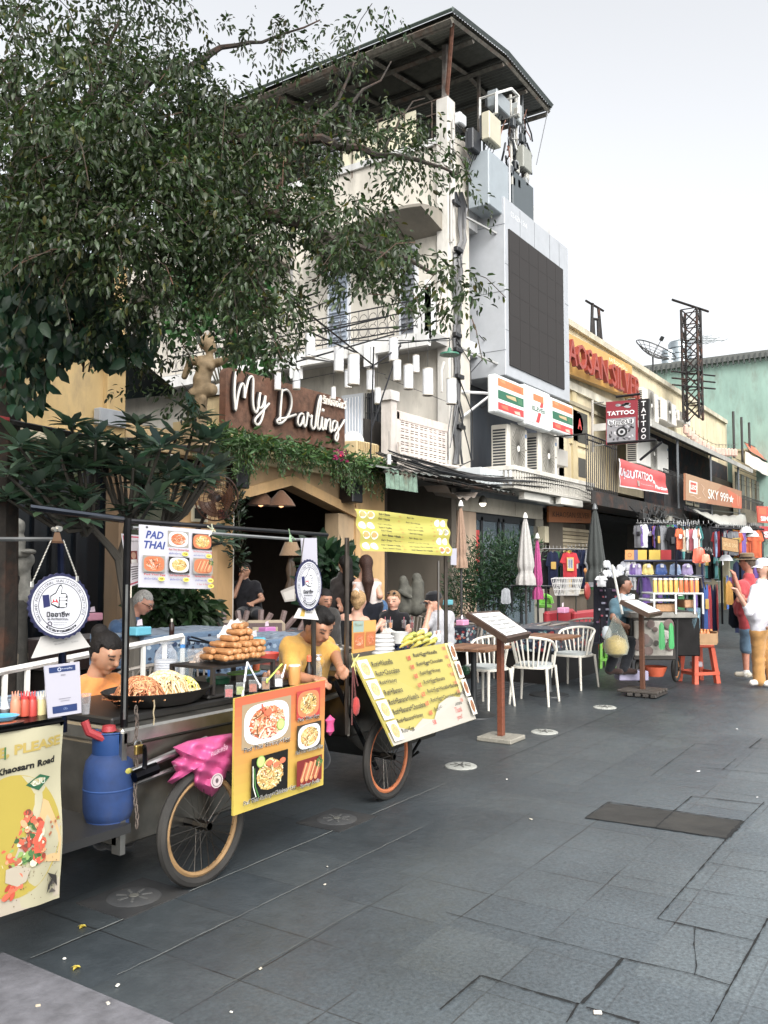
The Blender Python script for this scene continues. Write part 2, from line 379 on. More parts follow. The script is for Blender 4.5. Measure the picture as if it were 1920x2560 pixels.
# ------------------------------------------------------------------ smooth bodies
def capsule(X,Y,Z,a,b,ra,rb):
 a=np.array(a,float);b=np.array(b,float);ba=b-a;L2=max(ba@ba,1e-9)
 t=np.clip(((X-a[0])*ba[0]+(Y-a[1])*ba[1]+(Z-a[2])*ba[2])/L2,0,1)
 return np.sqrt((X-a[0]-ba[0]*t)**2+(Y-a[1]-ba[1]*t)**2+(Z-a[2]-ba[2]*t)**2)-(ra+(rb-ra)*t)
def sdf_mesh(name,prims,h,kind,parent,k=.03,M=None,noise=0,cut=None,paint=None):
 """prims: ('c', a, b, ra, rb, col) tapered limb | ('e', centre, radii, rot3x3 or None, col) ellipsoid; one continuous surface"""
 lo=np.full(3,1e9);hi=-lo;bb=[]
 for p in prims:
  if p[0]=='c':pts=np.array([p[1],p[2]],float);r=max(p[3],p[4])
  else:pts=np.array([p[1]],float);r=max(p[2])
  l_,h_=pts.min(0)-r-2*k-2*h,pts.max(0)+r+2*k+2*h;bb.append((l_,h_));lo=np.minimum(lo,l_);hi=np.maximum(hi,h_)
 n=np.ceil((hi-lo)/h).astype(int)+1
 F=np.full(n,1.0,np.float32);Lb=np.zeros(n,np.int16);best=np.full(n,1e3,np.float32)
 ax=[lo[i]+h*np.arange(n[i])for i in range(3)]
 for q,p in enumerate(prims):
  i0=np.maximum(((bb[q][0]-lo)/h).astype(int),0);i1=np.minimum(((bb[q][1]-lo)/h).astype(int)+2,n);sl_=tuple(slice(i0[i],i1[i])for i in range(3))
  X,Y,Z=np.meshgrid(ax[0][sl_[0]],ax[1][sl_[1]],ax[2][sl_[2]],indexing='ij')
  if p[0]=='c':d=capsule(X,Y,Z,p[1],p[2],p[3],p[4])
  else:
   x,y,z=X-p[1][0],Y-p[1][1],Z-p[1][2]
   if p[3]is not None:
    m=p[3];x,y,z=x*m[0][0]+y*m[1][0]+z*m[2][0],x*m[0][1]+y*m[1][1]+z*m[2][1],x*m[0][2]+y*m[1][2]+z*m[2][2]
   r=p[2];k0=np.sqrt((x/r[0])**2+(y/r[1])**2+(z/r[2])**2);k1=np.sqrt((x/r[0]**2)**2+(y/r[1]**2)**2+(z/r[2]**2)**2)+1e-6
   d=k0*(k0-1)/k1
  f0=F[sl_];hh=np.clip(.5+.5*(f0-d)/k,0,1);F[sl_]=f0*(1-hh)+d*hh-k*hh*(1-hh)
  m_=d<best[sl_];best[sl_]=np.where(m_,d,best[sl_]);Lb[sl_]=np.where(m_,q,Lb[sl_])
 if noise or cut:
  X,Y,Z=np.meshgrid(*ax,indexing='ij')
  if noise:F=F+noise*(np.sin(X*38+2*np.sin(Z*17))*np.sin(Z*27+Y*21+3*np.sin(X*11))+.5*np.sin(Y*61+Z*33+X*20))
  if cut:
   for c_ in cut:F=np.maximum(F,c_(X,Y,Z))
 s=F<0;c8=[s[i:n[0]-1+i,j:n[1]-1+j,l_:n[2]-1+l_]for i in(0,1)for j in(0,1)for l_ in(0,1)]
 cnt=sum(c.astype(np.int8)for c in c8);mask=(cnt>0)&(cnt<8);idx=np.full(mask.shape,-1,np.int64);idx[mask]=np.arange(mask.sum())
 ci=np.argwhere(mask);acc=np.zeros((len(ci),3));num=np.zeros(len(ci))
 for a in range(3):
  for u in(0,1):
   for v_ in(0,1):
    o0=[0,0,0];o0[(a+1)%3]=u;o0[(a+2)%3]=v_;o1=list(o0);o1[a]=1
    p0=ci+o0;p1=ci+o1;f0=F[tuple(p0.T)];f1=F[tuple(p1.T)];m_=(f0<0)!=(f1<0)
    t=np.where(m_,f0/np.where(m_,f0-f1,1),0)[:,None];acc+=np.where(m_[:,None],p0+t*(p1-p0),0);num+=m_
 verts=lo+h*acc/num[:,None];faces=[]
 for a in range(3):
  b_,c_=(a+1)%3,(a+2)%3
  sl0=[slice(1,n[i]-1)for i in range(3)];sl0[a]=slice(0,n[a]-1);sl1=list(sl0);sl1[a]=slice(1,n[a])
  s0,s1=s[tuple(sl0)],s[tuple(sl1)];e=np.argwhere(s0!=s1)
  if not len(e):continue
  off=np.array([1,1,1]);off[a]=0;e=e+off;sg=s[tuple(e.T)]
  q=[]
  for du,dv in((0,0),(1,0),(1,1),(0,1)):
   t=e.copy();t[:,b_]-=du;t[:,c_]-=dv;q.append(idx[tuple(t.T)])
  q=np.stack(q,1);q[~sg]=q[~sg][:,::-1];faces.append(q)
 faces=np.concatenate(faces);faces=faces[(faces>=0).all(1)]
 lab=Lb[tuple(np.clip(np.round(acc/num[:,None]).astype(int),0,n-1).T)]
 pc=np.array([L(p[-1])for p in prims],np.float32);vc=pc[lab]
 if paint:vc=paint(verts,vc)
 if M is not None:
  Mm=np.array(M);verts=verts@Mm[:3,:3].T+Mm[:3,3]
 return mkmesh(name,verts,faces,vc,kind,parent,smooth=180,percorner='point')
# ================================================================== ground
def ground_mat():
 m=bpy.data.materials.new('slate_paving');m.use_nodes=True;n=m.node_tree.nodes;l=m.node_tree.links;b=n['Principled BSDF']
 tc=n.new('ShaderNodeTexCoord');mp=n.new('ShaderNodeMapping');mp.inputs['Location'].default_value=(-2.98+.44*20,-1.11+.415*40,0);l.new(tc.outputs['Object'],mp.inputs[0])
 wn=n.new('ShaderNodeTexNoise');wn.inputs['Scale'].default_value=6;l.new(tc.outputs['Object'],wn.inputs[0])
 wv=n.new('ShaderNodeVectorMath');wv.operation='SCALE';wv.inputs['Scale'].default_value=.012;l.new(wn.outputs[1],wv.inputs[0])
 ad=n.new('ShaderNodeVectorMath');l.new(mp.outputs[0],ad.inputs[0]);l.new(wv.outputs[0],ad.inputs[1])
 br=n.new('ShaderNodeTexBrick');br.offset=0;br.squash=1;br.inputs['Scale'].default_value=1;br.inputs['Brick Width'].default_value=.44;br.inputs['Row Height'].default_value=.415
 br.inputs['Mortar Size'].default_value=.004;br.inputs['Mortar Smooth'].default_value=.3
 br.inputs['Color1'].default_value=(.056,.069,.078,1);br.inputs['Color2'].default_value=(.072,.086,.093,1);br.inputs['Mortar'].default_value=(.02,.02,.02,1)
 l.new(ad.outputs[0],br.inputs['Vector'])
 base=n.new('ShaderNodeMix');base.data_type='RGBA'  # seam strength fades in and out along the joints
 br2=n.new('ShaderNodeTexBrick');br2.offset=0;br2.inputs['Scale'].default_value=1;br2.inputs['Brick Width'].default_value=.44;br2.inputs['Row Height'].default_value=.415;br2.inputs['Mortar Size'].default_value=0
 br2.inputs['Color1'].default_value=br.inputs['Color1'].default_value;br2.inputs['Color2'].default_value=br.inputs['Color2'].default_value;l.new(mp.outputs[0],br2.inputs['Vector'])
 sn=n.new('ShaderNodeTexNoise');sn.inputs['Scale'].default_value=1.3;sn.inputs['Detail'].default_value=3;l.new(tc.outputs['Object'],sn.inputs[0])
 sr=n.new('ShaderNodeMapRange');sr.inputs[1].default_value=.42;sr.inputs[2].default_value=.6;l.new(sn.outputs[0],sr.inputs[0])
 l.new(sr.outputs[0],base.inputs[0]);l.new(br2.outputs[0],base.inputs[6]);l.new(br.outputs[0],base.inputs[7])
 # fine chiselled speckle, strongest on the middle of the street where feet have worn it least
 fn=n.new('ShaderNodeTexNoise');fn.inputs['Scale'].default_value=55;fn.inputs['Detail'].default_value=5;fn.inputs['Roughness'].default_value=.75;l.new(tc.outputs['Object'],fn.inputs[0])
 big=n.new('ShaderNodeTexNoise');big.inputs['Scale'].default_value=.9;big.inputs['Detail'].default_value=5;l.new(tc.outputs['Object'],big.inputs[0])
 mid=n.new('ShaderNodeTexNoise');mid.inputs['Scale'].default_value=9;mid.inputs['Detail'].default_value=6;mid.inputs['Roughness'].default_value=.7;l.new(tc.outputs['Object'],mid.inputs[0])
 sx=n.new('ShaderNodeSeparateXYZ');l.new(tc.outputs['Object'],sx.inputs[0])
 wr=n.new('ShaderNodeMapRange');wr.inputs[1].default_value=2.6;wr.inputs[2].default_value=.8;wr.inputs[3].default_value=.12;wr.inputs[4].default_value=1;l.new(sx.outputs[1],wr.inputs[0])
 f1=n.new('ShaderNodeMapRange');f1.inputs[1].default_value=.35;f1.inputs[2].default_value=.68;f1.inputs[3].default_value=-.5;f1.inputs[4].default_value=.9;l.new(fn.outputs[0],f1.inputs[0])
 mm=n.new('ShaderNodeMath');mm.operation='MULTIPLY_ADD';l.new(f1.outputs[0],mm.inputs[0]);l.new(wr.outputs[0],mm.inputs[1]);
 shade_ramp=n.new('ShaderNodeMapRange');shade_ramp.inputs[1].default_value=3.4;shade_ramp.inputs[2].default_value=.6;shade_ramp.inputs[3].default_value=.5;shade_ramp.inputs[4].default_value=1.28;l.new(sx.outputs[1],shade_ramp.inputs[0]);l.new(shade_ramp.outputs[0],mm.inputs[2])  # tree shade by the carts and street sheen, painted into the slate colour
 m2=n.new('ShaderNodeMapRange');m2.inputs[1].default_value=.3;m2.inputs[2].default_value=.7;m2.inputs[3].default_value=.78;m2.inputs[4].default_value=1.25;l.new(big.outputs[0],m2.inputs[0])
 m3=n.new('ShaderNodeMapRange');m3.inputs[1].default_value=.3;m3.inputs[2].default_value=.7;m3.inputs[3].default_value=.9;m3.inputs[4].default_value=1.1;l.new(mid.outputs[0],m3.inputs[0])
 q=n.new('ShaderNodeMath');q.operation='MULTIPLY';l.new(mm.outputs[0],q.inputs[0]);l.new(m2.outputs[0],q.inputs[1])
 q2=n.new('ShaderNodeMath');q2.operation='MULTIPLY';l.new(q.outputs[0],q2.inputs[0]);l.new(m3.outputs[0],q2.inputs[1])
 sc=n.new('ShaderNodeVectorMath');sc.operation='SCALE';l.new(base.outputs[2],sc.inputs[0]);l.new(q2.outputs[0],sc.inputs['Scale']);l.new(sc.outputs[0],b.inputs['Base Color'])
 rr=n.new('ShaderNodeMapRange');rr.inputs[1].default_value=.3;rr.inputs[2].default_value=.7;rr.inputs[3].default_value=.33;rr.inputs[4].default_value=.55;l.new(mid.outputs[0],rr.inputs[0]);l.new(rr.outputs[0],b.inputs['Roughness'])
 b.inputs['Specular IOR Level'].default_value=.55
 bp=n.new('ShaderNodeBump');bp.inputs['Strength'].default_value=.25;bp.inputs['Distance'].default_value=.01
 s2=n.new('ShaderNodeMath');s2.operation='MULTIPLY_ADD';l.new(fn.outputs[0],s2.inputs[0]);s2.inputs[1].default_value=.5;l.new(mid.outputs[0],s2.inputs[2]);l.new(s2.outputs[0],bp.inputs['Height']);l.new(bp.outputs[0],b.inputs['Normal'])
 return m
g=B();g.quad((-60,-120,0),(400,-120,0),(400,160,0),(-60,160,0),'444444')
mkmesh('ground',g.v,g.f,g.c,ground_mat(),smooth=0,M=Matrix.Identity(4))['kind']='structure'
# paler granite strip that crosses the street, laid on the slate
g=B();g.add([(-8,-6,.004),(2.17,-6,.004),(2.17,3.32,.004),(-8,3.32,.004)],[(0,1,2,3)],'6a6a70');g.build('pavement_strip','stone',knd='structure')
g=B()  # open joints, chipped slab edges and one crack
def ribbon(pts,w0,col='#17191a',z=.005,jag=.35):
 P3=[]
 for(a,b_),(c,d)in zip(pts,pts[1:]):
  A,D_=onZ(a,b_),onZ(c,d);k=max(2,int((A-D_).length/.03))
  P3+=[A.lerp(D_,i/k)for i in range(k)]
 P3.append(onZ(*pts[-1]));vs=[]
 for i,p in enumerate(P3):
  w0_=w0*.75;t=(P3[min(i+1,len(P3)-1)]-P3[max(i-1,0)]).normalized();nn=V((-t.y,t.x,0));a=w0_*(1+random.uniform(-jag,jag)*1.6)*.5
  vs+=[p+nn*a+V((0,0,z)),p-nn*a*(1+random.uniform(-jag,jag))+V((0,0,z))]
 g.add(vs,[(2*i,2*i+1,2*i+3,2*i+2)for i in range(len(P3)-1)],col)
N3=lambda x,y:(1100+x*.4943,1700+y*.4943)
for pts,wd in[([(210,1500),(470,1580),(700,1645)],.013),([(0,1672),(205,1500)],.011),([(720,1640),(925,1412)],.016),([(740,1660),(1010,1740)],.02),([(700,1640),(640,1739)],.01),
    ([(1100,1210),(1600,1325)],.011),([(1100,1210),(1450,805)],.008),([(925,1412),(1290,1495),(1470,1550)],.008),([(1470,1550),(1659,1210)],.010),([(1470,1550),(1370,1739)],.007),
    ([(850,620),(1180,664),(1530,716)],.02),([(735,700),(850,620)],.012),([(735,700),(1090,750),(1450,806)],.016),([(1090,750),(1185,664)],.014),([(1450,806),(1530,716)],.03),([(1185,664),(1275,590)],.01),([(1275,590),(1640,632)],.012),
    ([(1290,1255),(1285,1340),(1298,1450),(1288,1495)],.005),([(1350,925),(1659,975)],.005),([(1230,1052),(1659,1120)],.004),([(820,975),(1230,1052)],.003),([(30,1180),(445,1290),(925,1412)],.005),
    ([(1320,443),(1659,475)],.008),([(1430,455),(1500,398)],.006),([(1565,345),(1612,347)],.012),([(1565,345),(1625,298)],.012),([(1300,322),(1440,333)],.006),([(700,235),(920,240)],.006),([(1070,485),(1290,325)],.006),([(1640,620),(1450,806)],.006)]:
 ribbon([N3(*p)for p in pts],wd)
def seam(Y_,x0,x1,wd,col):ribbon_pts=[V((x0+(x1-x0)*i/40,Y_+random.uniform(-.003,.003),.0045))for i in range(41)];vs=[];[vs.extend([p+V((0,wd/2*random.uniform(.2,1.6),0)),p-V((0,wd/2,0))])for p in ribbon_pts];g.add(vs,[(2*i,2*i+1,2*i+3,2*i+2)for i in range(40)],col)
seam(3.18,2.2,5.6,.006,'#767a78');seam(2.77,2.3,4.6,.004,'#6c706e');seam(3.18,6.5,12,.006,'#3a3d3e');seam(2.36,2.4,3.4,.004,'#555a59')
g.build('pavement_joints','matte',knd='structure',smooth=0)
g=B()
for a,b_ in(((850,626),(1180,668)),((1183,668),(1522,718))):
 lo=((740,700),(1085,748))if a[0]<1000 else((1092,751),(1448,803))
 g.add([onZ(*N3(*p))+V((0,0,.0044))for p in(a,b_,lo[1],lo[0])],[(0,3,2,1)],'#33322f')
g.build('pavement_patch','dirt',knd='structure',smooth=0)
g=B()
for k in range(4):g.box(5.5,16,4.9+k*.09,4.93+k*.09,.0,.006,'#17181a')
g.box(5.5,16,4.84,5.25,0,.0035,'#3a3d3f');props(g.build('drain_channel','stone',knd='structure'))
for i,(px,py,lab,c)in enumerate([(1152,1916,'pale round drain cover beside the foot of the near menu stand','#a5a79f'),(1361,1831,'pale round drain cover, the middle one of the three in the clear street','#a5a79f'),(1512,1769,'pale round drain cover nearest the juice cart','#a5a79f'),(842,2050,'dark round drain cover in a square frame beside the yellow noodle board','#3c3e40'),(335,2245,'dark grimy drain cover in front of the blue gas cylinder','#3c3e40')]):
 p=onZ(px,py);r=T('drain_cover',lab,'drain cover',p,'drain covers along the street');b=B()
 b.lathe([(.0,.010),(.05,.012),(.115,.012),(.128,.006),(.13,0)],p,c,28);
 if i>2:b.box(p.x-.2,p.x+.2,p.y-.17,p.y+.17,0,.0055,'#2b2d2f')
 b.build('cover_plate','dirt',r);b=B()
 for k in range(7):
  a=k*2*PI/7+.3;b.cbox(p+V((math.cos(a)*.06,math.sin(a)*.06,.0135)),.05,.012,.003,'#55554f' if i<3 else '#4c4d4c',rz=a)
 b.lathe([(.0,.016),(.022,.0155),(.025,.013)],p,'#3a3a38' if i<3 else '#55554f',12);b.build('slots','matte',r)
for k,(px,py,c,s)in enumerate([(1267,1950,'#d9d4cc',.016),(1327,2050,'#c9c2ae',.02),(1745,1930,'#d8d8d8',.03),(1842,1824,'#e2e2e2',.02),(1494,2535,'#cfc4b8',.03),(651,2425,'#b9b09a',.016),(309,2228,'#c98d6b',.02),(812,2214,'#c2b9a8',.014),(818,2169,'#a8a69c',.012),(161,2400,'#d5d2c8',.014),(294,2467,'#c9c6bb',.02),(578,2534,'#d0cdc0',.012),(1893,1995,'#cfcfcf',.016),(270,2512,'#bdb9ad',.02),(95,2518,'#b7a98f',.018)]):
 p=onZ(px,py);b=B();b.cbox(p+V((0,0,.006)),s,s*.6,.006,c,.002,rz=k*1.3,rx=.2)
 where=['near the first drain cover','on the open slate in front of the menu stand','on the chiselled slabs beyond the dark patch','in the far street by the red stool','in the open joint at the bottom','alone on the smooth slate','beside the grimy drain cover','left of the light seam','just off the noodle cart wheel','on the edge of the pale strip','in the middle of the pale strip','at the very bottom of the smooth slate','at the right edge of the photo','low on the pale strip','in the lower left corner'][k]
 b.build('litter_scrap','matte',label='tiny pale scrap of litter '+where,cat='litter',group='scraps of litter on the paving')
for k,(px,py)in enumerate([(208,2322),(193,2425)]):
 p=onZ(px,py);P_=np.array([[p.x-.02,p.y,.006],[p.x+.01,p.y-.01,.008]]);D=np.array([[1.,.3,.02],[-.4,.9,.1]])
 o=leafmesh('fallen_leaf',P_,D,.045,np.array([L('#d8c23a')]*2),None,N=np.array([[0,0,1.],[0,.2,1]]));props(o,['curled yellow leaf lying on the dark slate by the burrito banner','yellow leaf lying where the pale strip begins'][k],'leaf','fallen yellow leaves')
# ================================================================== buildings along the street
YF=8.6
def fx(px,Y=YF):return onY(px,HORY,Y).x
def fz(px,py,Y=YF):return onY(px,py,Y).z
# ---- white four-storey corner building
XC=15.4
wb=T('corner_building','tall white four-storey corner building with balconies and a corrugated canopy roof','building',(XC,YF,0))
b=B();W1='#cbc4b6'
b.box(XC,XC+.3,YF,20,3.3,10.62,W1)  # side wall
b.box(XC+.3,fx(1178),YF,YF+.3,3.3,10.85,W1)  # narrow front wall by the corner
b.box(fx(1178),21.3,YF+.5,YF+.8,3.2,10.2,'#5b626c')  # recessed front behind the screen
b.box(fx(1178),21.3,YF,YF+.5,3.1,3.5,'#8b8f92');b.box(fx(1178),21.3,YF,YF+.5,6.2,6.5,'#c9cbd0');b.box(fx(1178),21.3,YF,YF+.5,9.0,10.75,'#cfcfcf')
b.box(21.0,21.3,YF+.02,20,3,10.0,'#c2bfb5');b.box(XC+.3,21,19.7,20,3,10.4,'#c9c5ba');b.box(XC+.1,21.2,YF+.1,19.9,9.7,9.85,'#b9b6ae')
b.build('wall','plaster',wb)
b=B();b.box(XC-.1,XC+.22,YF-.05,YF+.25,3.4,11.5,'#c6c2b9',.02).cut('corner_pillar','plaster',wb);b.box(XC-.05,XC+.2,13.4,13.7,10.4,11.9,'#9b8a77');b.build('corner_pillar','plaster',wb)
b=B();b.box(XC-.06,XC,YF+.2,20,10.55,10.7,'#cfcfcd')
for k in range(9):
 for j in range(3):b.box(XC-.012,XC-.005,11.6+k*.22,11.75+k*.22,9.75+j*.14,9.83+j*.14,'#4b4b4a')
b.build('parapet','plaster',wb)
b=B()  # wavy-edged sun canopy along the third floor
for y0,y1 in((8.7,11.9),(12.8,20)):
 nn=24;vs=[]
 for i in range(nn+1):
  t=i/nn;y=y0+(y1-y0)*t;dz=.16*math.sin(t*PI*1.3+.4)*(1-t);X0=XC-.95
  vs+=[(X0,y,8.78+dz),(X0,y,8.84+dz),(XC,y,9.12),(XC,y,8.6)]
 b.add(vs,sum([[(4*i+j,4*i+(j+1)%4,4*i+4+(j+1)%4,4*i+4+j)for j in range(4)]for i in range(nn)],[])+[(0,1,2,3),(nn*4+3,nn*4+2,nn*4+1,nn*4)],'#8d8679')
 for y in(y0+.9,y0+2):b.box(XC-.9,XC,y,y+.04,8.56,8.66,'#6e675c')
b.build('sun_canopy','plaster',wb)
# balconies: second floor
b=B();XB=14.57
b.box(XB,XC,YF,20,6.15,6.33,'#a9a8a6');b.box(XB-.02,XB+.08,YF,YF+.09,6.1,7.35,'#e0dedb');b.box(XB-.03,XB+.1,8.62,20,6.02,6.3,'#d5d4d0');b.box(XB-.02,XB+.3,YF,YF+.35,6.3,7.2,'#dad9d7')
for y in(9.9,11.9,13.9):b.box(XB-.1,XB+.1,y,y+.22,5.75,6.3,'#dcdcda')
b.build('balcony_slab','plaster',wb)
def breeze(b,x0,x1,z0,z1,Y,cols,rows,col='#d8cfc6',face='Y'):
 """pierced block screen: frame bars round dark openings"""
 dx,dz=(x1-x0)/cols,(z1-z0)/rows
 for i in range(cols+1):w_=.07 if i%2==0 else .03;b.box(x0+i*dx-w_/2,x0+i*dx+w_/2,Y,Y+.09,z0,z1,col)
 for j in range(rows+1):w_=.06 if j%2==0 else .025;b.box(x0,x1,Y+.004,Y+.086,z0+j*dz-w_/2,z0+j*dz+w_/2,col)
b=B();breeze(b,XB+.3,XC-.02,6.4,7.15,YF,8,8);b.cut('breeze_block_screen','plaster',wb);breeze(b,fx(1000),fx(1117),3.62,4.36,YF,10,12,'#dccfc6')
b.box(13.2,XC-.05,YF-.01,YF+.1,4.36,4.52,'#dbcabf');b.box(13.2,fx(998),YF-.01,YF+.11,3.4,4.5,'#dccfc4');b.box(13.2,XC,YF-.02,YF+.1,3.42,3.58,'#d5cabf');b.box(XB+.3,XC-.02,YF+.001,YF+.09,6.3,6.4,'#d8cfc6');b.box(XB+.3,XC-.02,YF+.001,YF+.09,7.15,7.25,'#d8cfc6')
b.build('breeze_block_screen','plaster',wb)
b=B();b.box(XB+.3,XC-.05,YF+.12,YF+.15,6.4,7.1,'#3b332c');b.box(13.2,XC,YF+.6,YF+.65,3.5,4.4,'#2c2723');b.cut('screen_backing','plaster',wb);b.box(13.2,XC,YF,13,3.3,3.45,'#8f8a84').cut('terrace_slab','plaster',wb);b.box(13.15,13.35,YF-.02,YF+.2,3.4,4.75,'#cfc6bd');b.box(13.1,13.4,YF-.05,YF+.25,4.68,4.86,'#d5cfc9');b.build('terrace_slab','plaster',wb)
# curling iron balcony railing
b=B();XR=XB+.03
for z in(6.42,6.78,7.0):b.tube([(XR,8.75,z),(XR,16,z)],.016,'#1b1b1f',5)
for k in range(30):
 y=8.9+k*.24;b.tube([(XR,y,6.34),(XR,y,7.0)],.009,'#1b1b1f',4)
 for s_ in(0,1):b.tube([(XR,y+.12+.1*math.cos(a),6.55+.24*s_+.12*math.sin(a))for a in[i*PI/5 for i in range(8 if s_ else 11)]],.007,'#1b1b1f',4)
b.build('iron_railing','paint',wb)
# windows and doors on the side wall
def px_on_x(px,X):return onX(px,HORY,X).y
b=B()
for(a,c,z0,z1,col)in((870,825,6.35,8.3,'#8f9aa8'),(1042,1008,6.35,8.4,'#6d7178'),(905,862,3.5,5.35,'#c3cbd6')):
 y0,y1=px_on_x(a,XC),px_on_x(c,XC);w_=B();w_.box(XC-.06,XC,y0-.06,y1+.06,z0,z1+.08,'#cfd2d6');w_.box(XC-.075,XC-.06,y0,y1,z0+.05,z1,col)
 nl=16 if c!=862 else 0
 for k in range(nl):z=z0+.1+(z1-z0-.15)*k/nl;w_.cbox((XC-.085,(y0+y1)/2,z),.03,abs(y1-y0)-.04,.05,col,ry=.6)
 for k in range(6 if not nl else 0):y=y0+(y1-y0)*(k+.5)/6;w_.tube([(XC-.1,y,z0),(XC-.1,y,z1)],.012,'#f0f0f0',5)
 w_.build('louvre_door' if nl else 'barred_door','paint',wb)
y0,y1=px_on_x(975,XC),px_on_x(920,XC);w_=B();w_.box(XC-.05,XC,y0,y1,3.5,5.4,'#20262e');
for k in range(9):y=y0+(y1-y0)*k/8;w_.tube([(XC-.1,y,3.5),(XC-.1,y,5.4)],.014,'#2b2b2b',5)
for k in range(6):z=3.6+k*.34;w_.tube([(XC-.11,y0,z),(XC-.11,y1,z)],.012,'#2b2b2b',5)
w_.build('barred_window','paint',wb)
# terrace under the roof: bright panel, slatted panel, hand rail
b=B();b.box(17.5,17.6,9.5,19,9.85,11.9,'#bdb6a6');b.build('terrace_back_wall','plaster',wb)
y0,y1=px_on_x(925,XC+.05),px_on_x(855,XC+.05)
b=B();b.box(XC+.03,XC+.06,y0-1.2,y1,10.46,11.5,'#e4ddbd');b.build('light_panel','plaster',wb)
b=B();y2=px_on_x(800,XC+.05)
for k in range(10):b.cbox((XC+.05,(y1+y2)/2+.1,10.5+k*.11),.03,y2-y1,.07,'#9a9ca0',ry=.5)
b.build('slatted_panel','paint',wb)
b=B()
for z in(10.75,11.05):b.tube([(XC,YF+.1,z+.5),(XC,18,z+.5)],.018,'#5c4f45',5)
for k in range(14):b.tube([(XC,YF+.4+k*.7,10.4),(XC,YF+.4+k*.7,11.55)],.016,'#5c4f45',5)
b.build('terrace_rail','rust',wb)
# corrugated roof
roof=T('canopy_roof','big corrugated metal roof on steel posts over the top terrace','roof',(17,9,12.3))
def rz_(x):return np.interp(x,[14.45,16.95,19.5],[12.6,13.0,12.94])
b=B();nx=90;vs=[]
for i in range(nx+1):
 x=14.45+5.05*i/nx;z=rz_(x)+(.03 if i%2 else 0)
 vs+=[(x,7.98,z),(x,19,z+.0)]
b.add(vs,[(2*i,2*i+1,2*i+3,2*i+2)for i in range(nx)],'#5f625f');vs2=[(v_[0],v_[1],v_[2]+.03)for v_ in vs];b.add(vs2,[(2*i,2*i+2,2*i+3,2*i+1)for i in range(nx)],'#6f7673')
b.build('roof_sheet','metal',roof,smooth=0)
b=B()
for y in(8.02,9.0,10.2,11.4,12.8,14.4,16.2):
 for x0,x1 in((14.5,16.95),(16.95,19.45)):b.tube([(x0,y,rz_(x0)-.07),(x1,y,rz_(x1)-.07)],.055 if y>8.5 else .05,'#7d776b',4)
for x in(14.55,15.5,16.95,18.2,19.4):b.tube([(x,8.05,rz_(x)-.15),(x,19,rz_(x)-.15)],.065,'#6b665c',4)
b.tube([(14.5,8.0,12.5),(14.5,19,12.5)],.07,'#6c665b',4);b.build('roof_frame','rust',roof)
b=B();b.tube([(14.45,7.96,12.69),(16.95,7.96,13.1),(19.5,7.96,13.04)],.055,'#69716f',4);b.tube([(14.45,7.96,12.69),(14.45,19,12.69)],.045,'#5c6a62',4);b.tube([(19.5,7.96,13.02),(19.5,19,13.02)],.05,'#4f5452',4);b.build('eave_trim','paint',roof)
for A,D_,c,r_ in(((15.45,8.7,11.4),(15.4,8.65,12.65),'#77706a',.09),((15.5,8.7,11.5),(14.7,8.1,12.6),'#8a5a44',.045),((15.45,13.5,10.4),(15.45,13.5,12.6),'#8b7768',.07),((19.0,8.8,9.9),(19.0,8.8,12.9),'#4f5356',.06),((17.2,8.8,10.2),(17.2,8.8,12.95),'#6f6a62',.05),((20.9,9.5,10),(20.9,9.5,10.1),'#6f6a62',.05)):
 b=B();b.tube([A,D_],r_,c,6);b.build('roof_post','rust',roof)
b=B();b.tube([onY(1370,275,8.0),onY(1341,412,8.2)],.012,'#4f5356',4);b.build('stay_cable','paint',roof)
# telecom gear on the roof corner
def gear(px0,px1,py0,py1,Y,dep,col,label,kind='paint',name='telecom_antenna'):
 x0,x1=fx(px0,Y),fx(px1,Y);z1,z0=fz((px0+px1)/2,py0,Y),fz((px0+px1)/2,py1,Y)
 r=T(name,label,'antenna',((x0+x1)/2,Y,z0),'telecom equipment at the roof corner');b=B();b.box(x0,x1,Y,Y+dep,z0,z1,col,.02);b.build('casing',kind,r)
 b=B();b.box(x0+.02,x1-.02,Y+dep,Y+dep+.05,z0+.05,z1-.05,'#3a3d40');b.tube([((x0+x1)/2,Y+dep+.08,z0-.25),((x0+x1)/2,Y+dep+.08,z1+.1)],.03,'#85888a',6)
 for k in range(4):b.tube([(x0+(x1-x0)*(k+1)/5,Y+dep/2,z0),(x0+(x1-x0)*(k+1)/5+.05,Y+dep+.1,z0-.3),((x0+x1)/2,Y+dep+.1,z0-.6)],.012,'#1e2226',4)
 b.build('bracket','paint',r);return r
gear(1253,1287,248,288,8.0,.25,'#8c9498','grey radio unit hanging in a white cage high under the roof')
gear(1233,1263,298,366,7.95,.2,'#b9b39b','cream antenna panel above the pale cabinet')
gear(1306,1318,272,318,8.1,.2,'#a2a8a8','narrow grey antenna at the top by the eave post')
gear(1320,1342,382,436,8.0,.2,'#8d8f86','grey-brown antenna panel on the outer mast')
gear(1292,1345,455,545,8.05,.12,'#4a5357','large dark grey antenna panel hanging lowest beside the video screen')
gear(1190,1212,333,385,8.2,.15,'#2c2f34','black antenna strip behind the tree twigs at the roof corner')
gear(1158,1174,290,318,8.4,.15,'#c5c9cc','small white radio box under the eave near the corner post')
cb=T('equipment_cabinet','tall pale blue-grey cabinet standing on top of the video screen box','cabinet',(fx(1255,8.05),8.05,9.4));b=B()
x0,x1=fx(1230,8.0),fx(1282,8.0);b.box(x0,x1,8.0,8.5,9.3,fz(1256,402,8.0),'#8f999f',.02);b.build('cabinet_body','paint',cb);b=B();b.tube([(x1+.03,8.0,9.3),(x1+.03,8.0,fz(1282,402,8.0))],.02,'#d8d8d8',4);b.build('door_edge','paint',cb)
